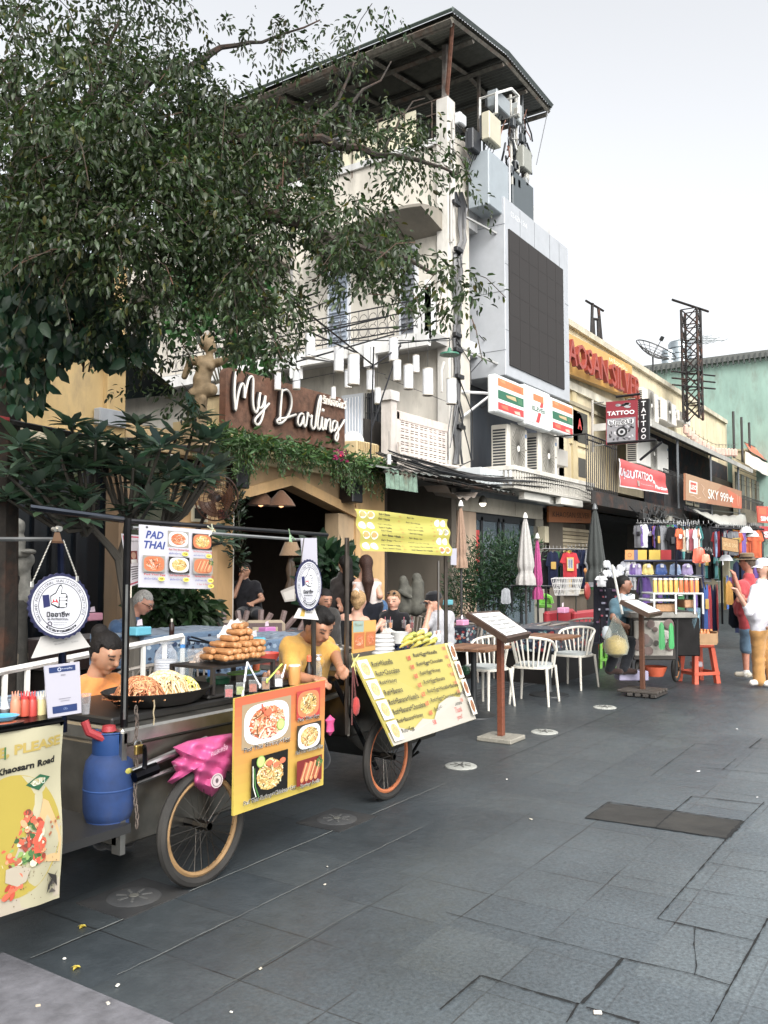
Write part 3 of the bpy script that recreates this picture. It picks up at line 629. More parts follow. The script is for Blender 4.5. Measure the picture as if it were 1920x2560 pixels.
cg=T('antenna_mast','pale steel mast frame with tangled cables carrying the antennas','mast',(fx(1290,8.2),8.2,9.4));b=B()
for px in(1288,1302,1318):
 b.tube([(fx(px,8.25),8.25,9.2),(fx(px,8.25),8.25,fz(px,250,8.25))],.035,'#b8b6ae' if px!=1318 else '#5a6062',6)
for py in(300,360,420,480):b.tube([(fx(1285,8.25),8.25,fz(1288,py,8.25)),(fx(1322,8.25),8.25,fz(1320,py,8.25))],.025,'#9b9a94',5)
cA=[onY(x,y,7.95)for x,y in((1241,283),(1241,233),(1278,222),(1296,240),(1296,285))]
b.tube(cA,.035,'#d5d5d0',5);cB=[p+V((0,.4,0))for p in cA];b.tube(cB,.03,'#c5c5c0',5);[b.tube([p,q_],.025,'#d0d0ca',4)for p,q_ in zip(cA,cB)]
b.build('mast_frame','paint',cg);b=B();rd=random.Random(3)
for k in range(46):
 x,y=rd.uniform(1262,1325),rd.uniform(262,520);pts=[]
 for j in range(5):pts.append(onY(x,y,8.1+rd.random()*.25));x+=rd.uniform(-9,9);y+=rd.uniform(8,30)
 b.tube(pts,rd.choice((.012,.018,.024)),rd.choice(('#1a1d20','#23282c','#3a3d3f','#c9c9c4','#1a1d20','#7a5140')),4)
for k in range(12):p=onY(rd.uniform(1268,1318),rd.uniform(268,500),8.1);b.cbox(p,.14,.1,.2,rd.choice(('#3b4044','#8b8f90','#23272a','#b0aea4')),.01)
b.build('mast_cables','plastic',cg)
# ---- LED screen box
sb=T('video_screen','huge dark LED video screen in a white metal-panelled frame on the corner building','screen',(16.6,7.94,5.8))
XS0,XS1,YB=16.7,20.4,7.94;ZT,ZB=9.69,5.73
b=B();b.box(XS0,XS1,YB,YF+.45,ZB,ZT,'#a5a9ae',.015)
for z in(9.42-1.0,8.0,7.0,6.5):pass
b.build('screen_housing','paint',sb)
b=B()
for z in(ZB+.55,ZB+1.85,ZT-.62):b.box(XS0-.004,XS0+.01,YB,YF+.4,z,z+.014,'#6a6e72');
for z in(ZB+1.0,ZT-1.5):b.box(XS0,XS0+.16,YB-.004,YB,z,z+.012,'#6a6e72');b.box(XS1-.25,XS1,YB-.004,YB,z,z+.012,'#6a6e72')
for x in(XS0+.8,XS0+1.6,XS0+2.5,XS0+3.1):b.box(x,x+.012,YB-.004,YB,ZT-.65,ZT-.05,'#6a6e72')
b.text('02-629-1566',(XS0+.75,YB-.004,ZT-.28),(1,0,0),(0,0,1),.12,'#dfe2e5');b.build('panel_seams','paint',sb)
b=B();b.box(XS0+.17,XS1-.42,YB-.03,YB+.1,ZB+.25,ZT-.68,'#2e2a28');[b.box(XS0+.17,XS1-.42,YB-.032,YB-.03,z,z+.012,'#2b2725')for z in[ZB+.9+k*.48 for k in range(5)]];[b.box(x,x+.012,YB-.0325,YB-.03,ZB+.25,ZT-.68,'#2b2725')for x in[XS0+.69+k*.52 for k in range(5)]];b.build('display_panel','screen',sb)
b=B()
for z in(6.0,8.9):b.tube([(XS0,YB+.2,z),(XC+.4,YF,z+.25)],.03,'#9a9a98',5)
b.tube([(XC+.5,YF,5.3),(XS0-.05,YB+.3,5.35)],.03,'#dddddd',5);b.tube([(XC+.5,YF,4.75),(XS0-.05,YB+.3,5.35)],.03,'#dddddd',5);b.build('support_arm','paint',sb)
# ---- 7-ELEVEN sign
YS=7.72;xs0,xs1=fx(1243,YS),fx(1439,YS);zs1,zs0=5.56,4.76
sg=T('shop_sign','three-part lit convenience store sign with orange, green and red bands','sign',((xs0+xs1)/2,YS,zs0))
b=B();wd=(xs1-xs0)/3
for k in range(3):b.box(xs0+k*wd+.01,xs0+(k+1)*wd-.01,YS,YS+.2,zs0+(.0 if k!=1 else-.05),zs1+(0 if k!=1 else .05),'#cfd3d2',.03)
b.build('sign_casing','paint',sg)
for k in range(3):
 x0,x1=xs0+k*wd+.06,xs0+(k+1)*wd-.06;z0,z1=zs0+.05,zs1-.05
 bd=Board((x0,YS-.008,z1),(x1,YS-.008,z1),(x1,YS-.008,z0),(x0,YS-.008,z0),100,60,'#e6ebe6',.004)
 bd.lay()
 if k!=1:
  bd.rect(2,2,98,16,'#e2702a').rect(2,23,98,39,'#17684a').rect(2,45,98,58,'#cf2a2a').lay()
  for q in((8,3,30,9,'#eb8b4a'),(55,6,90,14,'#d9622a'),(30,26,70,33,'#c9a673'),(72,25,94,37,'#3c7b53'),(12,47,40,55,'#e06a42'),(60,50,85,57,'#e8b9a0')):bd.poly([(q[0],q[1]+2),(q[2]-4,q[1]),(q[2],q[3]),(q[0]+5,q[3]-1)],q[4])
 else:
  bd.rect(28,4,72,17,'#e2702a').poly([(60,17),(72,17),(52,58),(38,58)],'#cf2a2a').lay().rect(22,27,78,38,'#e6ebe6').lay().text('ELEVEn',50,32.5,8.5,'#1c5a40',54,.03)
 bd.build('sign_face','print',sg)
# ---- white corrugated canopy with two condensers
YC=7.7;xc0,xc1=fx(1285,YC),fx(1484,YC)
cn=T('shop_canopy','white box canopy of ribbed metal sheet above the convenience store','canopy',((xc0+xc1)/2,YC,3.2));b=B()
zt,zb=3.74,3.3;b.box(xc0,xc1,YC,YF,zb+.02,zt-.1,'#bab6ac');b.box(xc0-.03,xc1+.03,YC-.05,YF,zt-.1,zt,'#cbc7bd',.01);b.box(xc0-.03,xc1+.03,YC-.03,YF,zb-.04,zb+.02,'#b9b5aa')
for k in range(36):x=xc0+.02+k*(xc1-xc0)/36;b.box(x,x+(xc1-xc0)/72,YC-.025,YC,zb+.02,zt-.1,'#c2beb3')
for k in range(9):y=YC+.03+k*.1;b.box(xc0-.022,xc0,y,y+.05,zb+.02,zt-.1,'#cfd3d6')
b.build('ribbed_sheet','plaster',cn);b=B()
for a,c,d in((.8,2.2,0),(2.0,3.3,.1),(2.6,4.0,-.12)):b.box(xc0+a,xc0+c,YC+.1+d,YC+.25+d,zb-.22,zb-.05,'#d5d2c8',.01)
b.build('ceiling_tray','paint',cn)
b=B();b.box(fx(1196,8.0),xc0,7.95,YF,3.3,3.62,'#b9c0c2');
for k in range(12):x=fx(1196,8.0)+k*.12;b.box(x,x+.06,7.93,7.95,3.3,3.62,'#c5cbcc')
b.build('side_flashing','paint',cn)
def condenser(px0,px1,py0,py1,Y,lab,dep=.4,sidex=True,fan=(.55,.5),col='#d3cdc0'):
 x0,x1=fx(px0,Y),fx(px1,Y);z1,z0=fz(px0,py0,Y),fz(px0,py1,Y);r=T('air_conditioner',lab,'air conditioner',((x0+x1)/2,Y,z0),'air conditioner outdoor units');w_,h=x1-x0,z1-z0
 b=B();b.box(x0,x1,Y,Y+dep,z0,z1,col,.02);b.build('casing','paint',r)
 b=B();n=13
 for k in range(n):z=z0+.08+(h-.16)*k/n;b.box(x0-.008,x0,Y+.05,Y+dep-.05,z,z+(h-.16)/n*.6,'#33363a')
 b.build('side_grille','paint',r)
 cx,cz=x0+w_*.5,z0+h*fan[1];rr=min(w_,h)*.36;b=B();b.lathe([(0,0),(rr,0),(rr,-.004)],(cx,Y-.008,cz),'#8a867c',28,'Y')
 b.box(cx-rr*1.05,cx+rr*1.05,Y-.006,Y-.001,cz-rr*1.5,cz+rr*1.5,'#98948a')
 for k in range(26):a=k*2*PI/26;b.tube([(cx+.2*rr*math.cos(a),Y-.018,cz+.2*rr*math.sin(a)),(cx+rr*math.cos(a+.4),Y-.018,cz+rr*math.sin(a+.4)*1.3)],.005,'#55534d',3)
 b.lathe([(rr*.2,-.02),(rr*.16,-.025),(0,-.025)],(cx,Y,cz),'#e8e4da',14,'Y');b.build('fan_grille','paint',r)
 b=B();b.box(x1-.12,x1-.05,Y-.004,Y,z1-.2,z1-.12,'#3a6ea0');b.box(x1-.12,x1-.06,Y-.004,Y,z0+.5*h,z0+.5*h+.03,'#333333');b.build('badge','print',r);return r
condenser(1272,1322,1060,1172,7.95,'large cream condenser, left of the two on the white canopy');condenser(1350,1397,1082,1188,7.95,'large cream condenser, right of the two on the white canopy')
b=B();b.box(fx(1397,8.1),fx(1424,8.1),8.1,8.4,fz(1400,1163,8.1),fz(1400,1122,8.1),'#b9b5ac',.01);b.text('mitsu',(fx(1408,8.1),8.095,fz(1408,1143,8.1)),(1,0,0),(0,0,1),.06,'#444444')if 0 else None
b.build('electric_box','paint',label='small grey metal box right of the two cream condensers',cat='box')
# ---- ground floor of the corner building: convenience store front
st=T('store_front','dark-framed glass store front under a blank beige fascia','shop front',(18.5,YF,0));xa,xb=XC+.3,fx(1353)
b=B();b.box(xa,fx(1353),YF-.06,YF+.1,2.78,3.12,'#b3ab99');b.box(fx(1283),fx(1283)+.015,YF-.065,YF-.06,2.8,3.1,'#8a8477');b.box(xa+0,fx(1178)+.2,YF-.02,YF+.2,0,2.78,'#b49a80');b.box(fx(1340),fx(1358),YF-.02,YF+.2,0,2.78,'#8f8a7c');b.build('fascia','plaster',st)
b=B();b.box(xa,21.3,YF+.3,14,2.9,3.1,'#77746d');b.box(xa,21.3,13.6,13.8,0,3,'#55534e');b.box(XC+.05,XC+.25,YF,14,0,3.3,'#6b6255');b.box(21.1,21.3,YF,14,0,3.1,'#55534e');b.build('shop_interior','plaster',st)
b=B()
for px in(1178,1208,1250,1262,1306,1352):x=fx(px);b.box(x-.05,x+.05,YF+.02,YF+.1,0,2.7,'#1b1e22')
b.box(xa,fx(1353),YF+.02,YF+.1,2.62,2.78,'#1b1e22');b.box(xa,fx(1353),YF+.02,YF+.1,1.0,1.06,'#1b1e22');b.build('door_frame','paint',st)
b=B();b.box(fx(1180),fx(1352),YF+.05,YF+.06,.05,2.62,'#5f6f78');b.build('glass_pane','glass',st)
b=B();b.box(fx(1212),fx(1248),YF+.12,YF+.14,1.9,2.4,'#c9cdcd');b.box(fx(1208),fx(1246),YF+.1,YF+.115,1.85,2.02,'#b8261f');b.text('7',(fx(1222),YF+.09,1.7),(1,0,0),(0,0,1),.45,'#c92a22',bold=.04);b.text('ELEVEN',(fx(1229),YF+.095,1.95),(1,0,0),(0,0,1),.09,'#e8e8e8')
b.box(fx(1191),fx(1199),YF+.0,YF+.012,1.4,2.4,'#c4302b');b.box(fx(1172),fx(1188),YF+.0,YF+.012,.9,1.7,'#d5d0c4');b.box(fx(1290),fx(1300),YF+.1,YF+.12,1.3,2.3,'#c9c9c2');b.build('window_stickers','print',st)
b=B();p=onY(1207,1258,8.2);b.ball(p,.075,'#fff4dc',12);b.build('lit_bulb','emit',T('floodlight','small round lit lamp hanging under the ragged awning','lamp',p));b=B();b.lathe([(.1,.0),(.08,.1),(.03,.16)],p,'#4a473f',14);b.build('lamp_hood','paint',bpy.data.objects['floodlight'])
# ---- ragged corrugated awning strip between restaurant and store
aw=T('awning','rusty sagging corrugated awning with a green flap between restaurant and store','awning',(14.5,8.2,3.1));b=B();n=44;rd=random.Random(5)
x0,x1=fx(955,7.9),fx(1285,7.9);vs=[]
for i in range(n+1):
 x=x0+(x1-x0)*i/n;d=(.03 if i%2 else 0)-.06*math.sin(i/n*9)*(i>15);vs+=[(x,7.8,3.22+d),(x,YF+.05,3.42+(.02 if i%2 else 0))]
b.add(vs,[(2*i,2*i+1,2*i+3,2*i+2)for i in range(n)],'#7f8480');b.build('corrugated_sheet','rust',aw,smooth=0)
b=B();vs=[];y_=7.85;xa2,xb2=fx(963,y_),fx(1043,y_);n=14
for i in range(n+1):x=xa2+(xb2-xa2)*i/n;vs+=[(x,y_-(.03 if i%2 else 0),3.24),(x,y_-.02-(.03 if i%2 else 0),2.9)]
b.add(vs,[(2*i,2*i+1,2*i+3,2*i+2)for i in range(n)],'#6f8a78');b.build('green_flap','rust',aw,smooth=0)
b=B()
for k in range(9):x=fx(960+k*38,8.0);b.tube([(x,7.8,3.15),(x+.05,YF,3.3)],.02,'#4a443c',4)
b.tube([(x0,7.85,3.18),(x1,7.85,3.15)],.03,'#3f3b35',4);b.build('awning_frame','rust',aw)
b=B();b.grid(lambda u,v:(fx(1095,8)+u*1.5,7.85+v*.5,3.12-.22*math.sin(u*PI)*(1-.4*v)+.03*math.sin(u*30)),20,4,'#8d7f72');b.build('torn_tarpaulin','cloth',aw)
# ================================================================== cream shophouse row with the silver shop sign
XR0=21.3
sv=T('shophouse','long cream yellow two-storey shophouse with the big silver shop sign','building',(30,YF,0))
b=B();CRM='#cfc09a'
b.box(XR0,fx(1822),YF,YF+.3,3.9,8.15,CRM);b.box(XR0-.0,fx(1822),YF-.12,YF+.3,8.15,8.32,'#b9b19a');b.box(XR0,XR0+.3,YF,20,3,8.3,'#b4a888');b.box(fx(1822),fx(1822)+.3,YF,20,0,8.3,'#b3a98c')
b.box(XR0,fx(1822),19.7,20,0,8.3,'#b3a98c');b.box(XR0,fx(1822),YF+.3,19.7,8.0,8.1,'#8f8a7d')
b.box(XR0,fx(1600),YF-.1,YF,6.4,6.62,'#d9d2bc');b.box(XR0,fx(1600),YF-.1,YF,6.0,6.1,'#9b9176')
for px in(1432,1520):b.box(fx(px),fx(px)+.35,YF-.06,YF,3.9,6.4,'#cdbb8b')
b.build('wall','plaster',sv)
bd=B();
b=Board(onY(1400,822,YF-.3),onY(1580,915,YF-.3),onY(1580,995,YF-.3),onY(1400,925,YF-.3),180,90,'#c4943c',.2);b.build('sign_panel','paint',sv)
# raised letters: top and bottom slopes follow the board
sgn=T('silver_shop_sign','long golden yellow sign with raised red KHAOSAN SILVER letters','sign',(25,YF-.5,6.8))
p0,p1=onY(1392,0,8.1),onY(1574,0,8.1);p0.x-=.95;b=B();zc=fz(1500,905,8.2)-.3
b.text('KHAOSAN SILVER',((p0.x+p1.x)/2,8.12,zc+.02),(1,0,0),(0,0,1),.66,'#9a3a2a',p1.x-p0.x,th=.12,bold=.005);b.build('raised_letters','paint',sgn)
b=B();b.text('เครื่องเงิน',(fx(1553,8.15),8.12,zc+.52),(1,0,0),(0,0,1),.16,'#efe2b8',1.6);b.build('small_letters','paint',sgn)
# windows of the cream building
for k,(a,c,y0,y1)in enumerate(((1428,1474,1010,1110),(1440,1468,1130,1200))):
 w_=B();z1,z0=fz(a,y0),fz(a,y1);w_.box(fx(a),fx(c),YF-.05,YF,z0,z1,'#c9b98e');w_.box(fx(a)+.15,fx(c)-.15,YF-.06,YF-.05,z0+.1,z1-.15,'#4a4a44');w_.build('window','paint',sv)
b=B();p=onY(1447,1060,YF-.2);b.lathe([(.30,0),(.22,0)],p,'#d8402e',24,'Y');b.lathe([(.30,0.001),(0,.001)],p+V((0,-.012,0)),'#e8e4da',24,'Y');b.text('A',p+V((0,-.03,0)),(1,0,0),(0,0,1),.3,'#c9302a',bold=.03);b.build('round_emblem','print',label='small round red and white emblem half hidden behind the store sign',cat='sign')
for(a,c,y0,y1,lab)in((1617,1655,972,1045,'upper wall condenser directly right of the silver shop sign'),(1663,1700,998,1052,'wall condenser at the foot of the lattice mast'),(1705,1735,1030,1055,'small condenser right of the lattice mast base')):
 condenser(a,c,y0,y1,8.0,lab,dep=.55)
condenser(1600,1677,1083,1160,7.6,'big white condenser behind the tattoo banner',dep=.35,fan=(.4,.5),col='#dcdad2')
# ---- tattoo projecting sign
tp=T('tattoo_sign','projecting red, white and grey tattoo sign with a black vertical strip','sign',onY(1560,1110,6.9));Xs=onY(1560,1100,6.5).x
TL,TR,BR,BL=[onX(x,y,Xs)for x,y in((1515,1005),(1591,999),(1591,1106),(1515,1112))]
bd=Board(TL,TR,BR,BL,76,110,'#8f2030',.12);bd.lay().rect(2,44,74,104,'#8d8c90').lay()
rd=random.Random(8)
for k in range(40):x,y=rd.uniform(5,70),rd.uniform(48,100);bd.ell(x,y,rd.uniform(2,6),rd.uniform(1,4),rd.choice(('#3a3a3e','#c9c9cc','#5f5d63','#232226')),7,rd.random()*3)
for k in range(10):x=rd.uniform(15,60);bd.ell(x,rd.uniform(8,18),7,3,rd.choice(('#8f8f92','#6d6c70','#a8a8aa')),8)
bd.lay().ell(40,80,14,13,'#1b1b1f').lay().ell(40,80,9,8,'#b9b9bc').lay().ell(40,80,4.5,4.5,'#1b1b1f').lay().text('TATTOO',38,31,11,'#f2f2f2',68,.03).text('Up2U',38,57,17,'#f4f4f4',64,.05).lay().text('Up2U',38,57,15,'#141414',58,.0)
bd.build('printed_panel','print',tp)
TL,TR,BR,BL=[onX(x,y,Xs+.15)for x,y in((1596,998),(1622,996),(1622,1100),(1596,1106))]
bd=Board(TL,TR,BR,BL,26,110,'#17171a',.1);bd.lay()
for k,ch in enumerate('TATTOO'):bd.text(ch,13,12+k*17.3,12.5,'#e3e3e3',12,.02)
bd.build('vertical_strip','print',tp)
b=B();q=onX(1570,1110,Xs);b.tube([q+V((0,.5,.05)),onX(1640,1100,Xs)+V((0,0,0))],.03,'#1d1d1f',4);b.tube([onX(1655,1105,Xs),onX(1600,1150,Xs)],.03,'#1d1d1f',4);b.tube([onX(1510,1005,Xs),onX(1480,1008,Xs)],.015,'#8a8a84',4);b.tube([onX(1510,1112,Xs),onX(1480,1116,Xs)],.015,'#8a8a84',4)
b.tube([onX(1481,1000,Xs),onX(1481,1130,Xs)],.03,'#a9a499',5);b.tube([onX(1540,992,Xs),onX(1600,985,Xs)],.03,'#1c1c1e',4);b.build('sign_bracket','paint',tp)
# ---- veranda storey over the stalls
YV=7.2
vr=T('veranda','dark timber first-floor veranda with iron rails over the stalls','veranda',(30,YV,3))
b=B();b.box(XR0+.1,fx(1920,YV)+4,YV,YF,3.2,3.42,'#3a3733');b.box(fx(1480,YV),fx(1920,YV)+4,YV-.03,YV,3.1,3.42,'#2c2a28');b.box(fx(1612),fx(1822),YF-.04,YF-.02,3.4,6.2,'#262b33');b.build('floor_deck','rust',vr)
def rail(b,px0,px1,z0,z1,Y,n,col='#1e1c1c'):
 x0,x1=fx(px0,Y),fx(px1,Y)
 for z in(z0,z1,z1-.12):b.tube([(x0,Y,z),(x1,Y,z)],.022,col,4)
 for k in range(n+1):x=x0+(x1-x0)*k/n;b.tube([(x,Y,z0),(x,Y,z1)],.013,col,4)
b=B();z_=lambda px,py:fz(px,py,YV);rail(b,1470,1546,3.42,4.75,YV,16);b.cut('iron_rail','paint',vr);rail(b,1664,1712,3.42,4.55,YV,16);b.cut('iron_rail','paint',vr);rail(b,1856,1935,3.45,4.55,YV,34,'#3a3532')
b.tube([(fx(1470,YV),YV,4.75),(fx(1470,YV),YF,4.75)],.02,'#1e1c1c',4);b.build('iron_rail','paint',vr)
b=B()  # lean-to roof
z1,z2=6.05,5.6;xa_,xb_=fx(1627,7.0),fx(1880,7.0)
n=40;vs=[]
for i in range(n+1):x=xa_+(xb_-xa_)*i/n;d=.03*(i%2);vs+=[(x,6.9,z2+d),(x,YF,z1+.3+d)]
b.add(vs,[(2*i,2*i+1,2*i+3,2*i+2)for i in range(n)],'#8d8c88');b.box(xa_,xb_,6.86,6.9,z2-.12,z2+.04,'#9c9b94');b.box(xa_-.05,xa_,6.9,YF,z2-.1,z2+.1,'#c9c8c2');b.build('lean_to_roof','plaster',vr,smooth=0)
b=B()
for px in(1700,1783,1852):b.tube([(fx(px,7.0),7.0,3.4),(fx(px,7.0),7.0,5.6)],.04,'#5a5f63',5)
b.build('roof_post','paint',vr)
b=B();x0=fx(1716,8.5);
for a,c in((1719,1736),(1740,1752)):b.box(fx(a,8.5),fx(c,8.5),8.5,8.53,4.0,5.1,'#8a846f');b.box(fx(a,8.5)+.1,fx(c,8.5)-.1,8.49,8.5,4.1,5.0,'#2d3032')
b.box(fx(1785,8.5),fx(1852,8.5),8.5,8.52,3.5,5.5,'#3a3532');b.build('shutter_window','paint',vr)
for k in range(15):  # paper lanterns on a drooping string
 t=k/14;px,py=np.interp(t,[0,.3,.55,1],[1714,1750,1788,1838]),np.interp(t,[0,.3,.55,1],[1074,1108,1130,1132]);p=onY(px,py,6.95);b=B()
 b.lathe([(.02,.16),(.075,.11),(.085,0),(.075,-.11),(.02,-.16)],p,'#c9a493',10);b.tube([p+V((0,0,.16)),p+V((0,0,.3))],.006,'#1a1a1a',3)
 b.build('paper_lantern','cloth',label='small pinkish paper lantern on the drooping string under the lean-to roof',cat='lantern',group='string of paper lanterns on the veranda')
b=B();b.tube([onY(np.interp(t,[0,.3,.55,1],[1705,1750,1788,1845]),np.interp(t,[0,.3,.55,1],[1060,1092,1112,1112]),6.95)for t in[i/12 for i in range(13)]],.01,'#1a1a1a',3);b.build('lantern_string','plastic',label='dark string carrying the paper lanterns on the veranda',cat='string')
# banners on the veranda rail
bd=Board(*[onY(x,y,YV-.15)for x,y in((1546,1146),(1664,1184),(1668,1236),(1547,1216))],200,80,'#cf4a4a',.0,wave=lambda u,v:.02*math.sin(u*17+v*3)+.015*math.sin(v*9),seg=14)
bd.lay().rect(0,0,3,80,'#d9d9d9').rect(0,76,200,80,'#e3d9d6').lay();bd.text('Up2U',32,40,29,'#ece9ea',58,.05).lay().text('Up2U',32,40,24,'#9a6a84',50,.0).text('TATTOO',98,32,25,'#f1eeee',76,.03).text('&',140,44,12,'#f1eeee').text('Piercing',170,62,18,'#f0e6e6',58,.03).rect(66,52,76,70,'#a08a80').text('tattoo studio and body piercing',106,60,4,'#f0dcd8',50)
o=bd.build('tattoo_banner','print');props(o,'pink red tattoo and piercing banner tied to the veranda rail','banner')
bd=Board(*[onY(x,y,YV-.5)for x,y in((1714,1183),(1854,1228),(1854,1272),(1714,1250))],200,80,'#a06a48',.06)
bd.lay().poly([(0,0),(120,0),(60,80),(0,80)],'#a8805c').poly([(140,10),(200,30),(200,80),(160,80)],'#c45c34').lay().rect(10,18,34,56,'#e9dfd2').lay().rect(13,22,31,52,'#c2452e').lay().text('LEO',22,37,15,'#f0e8dc',17,.03).text('SKY 999',105,46,34,'#f0ece4',74,.0)
pts=[];[pts.append((154+(11 if i%2==0 else 4.5)*math.cos(-PI/2+i*PI/5),48+(19 if i%2==0 else 8)*math.sin(-PI/2+i*PI/5)))for i in range(10)];bd.poly(pts,'#efe9df').line([(45,20),(55,30),(50,45),(60,60)],1.4,'#d9b79a').line([(12,66),(22,62),(34,70),(44,64)],1.4,'#d9b79a').line([(178,20),(182,70)],1.5,'#d9a98a').line([(190,25),(186,70)],1.5,'#d9a98a')
o=bd.build('bar_sign','print');props(o,'brown and orange bar sign reading SKY 999 with a white star','sign')
# coils of black cable on the street edge of the veranda
b=B();rd=random.Random(9)
for k in range(60):
 x0=rd.uniform(22.0,40);pts=[];n=10;sag=rd.uniform(.05,.4);ln=rd.uniform(2,6);y=YV-rd.uniform(.05,.3);z=rd.uniform(2.85,3.25)
 for i in range(n+1):t=i/n;pts.append((x0+ln*t,y+rd.uniform(-.02,.02),z-sag*math.sin(PI*t)+rd.uniform(-.015,.015)))
 b.tube(pts,rd.choice((.012,.018,.026)),rd.choice(('#17181a','#1f2022','#2c2b2a','#6a6256','#141414')),4)
for k in range(18):
 p=V((rd.uniform(22.3,38),YV-.25,rd.uniform(2.8,3.2)));r_=rd.uniform(.12,.3);b.tube([p+V((r_*math.cos(a),rd.uniform(-.02,.02),r_*math.sin(a)*.8))for a in[i*PI/6 for i in range(13)]],.016,'#18191a',4)
for k in range(10):p=V((rd.uniform(22.5,38),YV-.2,rd.uniform(2.85,3.2)));b.cbox(p,.3,.14,.18,rd.choice(('#8f8b7f','#2b2b2b','#57544d')),.01)
b.build('cable_bundle','plastic',label='thick tangle of black cables sagging along the veranda edge',cat='cables')
# ---- small things on the roof line
def lattice(nm,lab,X,Y,z0,z1,w_,col='#23201f'):
 r=T(nm,lab,'mast',(X,Y,z0));b=B();cs=[(-1,-1),(1,-1),(1,1),(-1,1)]
 for cx_,cy_ in cs:b.tube([(X+cx_*w_,Y+cy_*w_,z0),(X+cx_*w_,Y+cy_*w_,z1)],.045,col,4)
 b.build('leg_frame','rust',r);b=B();n=max(3,int((z1-z0)/(w_*2.0)))
 for k in range(n):
  za,zb_=z0+(z1-z0)*k/n,z0+(z1-z0)*(k+1)/n
  for i in range(4):
   (ax_,ay_),(bx_,by_)=cs[i],cs[(i+1)%4];b.tube([(X+ax_*w_,Y+ay_*w_,za),(X+bx_*w_,Y+by_*w_,zb_)],.025,col,3);b.tube([(X+bx_*w_,Y+by_*w_,za),(X+ax_*w_,Y+ay_*w_,zb_)],.025,col,3);b.tube([(X+ax_*w_,Y+ay_*w_,zb_),(X+bx_*w_,Y+by_*w_,zb_)],.025,col,3)
 b.tube([(X-.9,Y+.4,z1+.22),(X+.9,Y-.4,z1+.12)],.05,col,4)
 for z in(z0+(z1-z0)*.42,z0+(z1-z0)*.36,z0+(z1-z0)*.3):b.tube([(X-.8,Y+.5,z),(X+.8,Y-.6,z)],.03,col,4)
 b.build('lattice_bracing','rust',r);return r
pA=onY(1733,1040,7.6);lattice('lattice_mast','tall dark lattice mast standing on the veranda roof',pA.x,7.6,fz(1733,1050,7.6),fz(1733,782,7.6),.27)
tw=T('sign_gantry','dark A-shaped steel frame above the yellow shop sign','mast',onY(1492,860,8.8));b=B();Y_=8.9
for a,c in(((1478,860),(1481,758)),((1505,870),(1496,770)),((1486,862),(1483,800)),((1497,865),(1495,800))):b.tube([onY(*a,Y_),onY(*c,Y_)],.05,'#2b2726',4)
for a,c in(((1465,752),(1508,777)),((1481,797),(1498,799)),((1479,855),(1502,862))):b.tube([onY(*a,Y_),onY(*c,Y_)],.045,'#2b2726',4)
b.build('steel_frame','rust',tw)
dr=T('satellite_dish','black mesh satellite dish on the cream roof','satellite dish',onY(1632,920,11));b=B();c0=onY(1632,890,11);m0=Matrix.Translation(c0)@Matrix.Rotation(R(-25),4,'Z')@Matrix.Rotation(R(38),4,'X');b.m=m0;rD=.95
for k in range(1,6):b.tube([(rD*k/5*math.cos(a),rD*k/5*math.sin(a),.32*(k/5)**2)for a in[i*PI/12 for i in range(25)]],.012 if k<5 else .03,'#2a2a2a',4)
for k in range(16):a=k*PI/8;b.tube([(rD*t*math.cos(a),rD*t*math.sin(a),.32*t*t)for t in(0,.33,.66,1)],.014,'#2a2a2a',3)
b.build('mesh_bowl','paint',dr);b=B(m0);b.tube([(0,0,0),(0,0,.8)],.02,'#2a2a2a',4);b.cbox((0,0,.85),.12,.12,.2,'#2a2a2a');b.m=Matrix.Identity(4);b.tube([c0,c0-V((0,0,1.2))],.04,'#3a3a3a',5);b.build('feed_arm','paint',dr)
for k,(px,py,s,lab)in enumerate(((1700,905,1.0,'larger steel water tank on the roof behind the satellite dish'),(1671,905,.55,'smaller steel water tank left of the larger tank'))):
 p=onY(px,py,16);t=T('water_tank',lab,'water tank',p,'steel water tanks');b=B();b.lathe([(.8*s,-.7),(.8*s,1.3*s),(.7*s,1.45*s),(.0,1.6*s)],p,'#a9b4b8',20);b.build('tank_shell','metal',t)
 b=B();[b.lathe([(.81*s,z*s),(.83*s,z*s+.03),(.81*s,z*s+.06)],p,'#7d888c',20)for z in(.1,.5,.9)];b.build('tank_ribs','metal',t)
def tvant(px,py0,py1,Y,lab):
 p1,p0=onY(px,py0,Y),onY(px,py1,Y);t=T('tv_antenna',lab,'antenna',p0,'rooftop television antennas');b=B();b.tube([p0,p1],.03,'#7f8a88',5);b.build('antenna_mast','paint',t);b=B()
 for f,w_ in((.05,.5),(.16,1.0),(.27,1.5),(.36,.9),(.45,.5)):
  q=p1.lerp(p0,f);b.tube([q-RT*w_,q+RT*w_],.022,'#7f8a88',4)
  for k in range(5):e=q+RT*w_*(k-2)/2;b.tube([e-V((.3,.3,0)),e+V((.3,.3,0))],.012,'#7f8a88',3)
 b.build('antenna_elements','paint',t)
tvant(1822,900,1070,12,'tall television antenna in front of the teal wall');tvant(1752,840,880,13,'small television antenna by the top of the lattice mast')
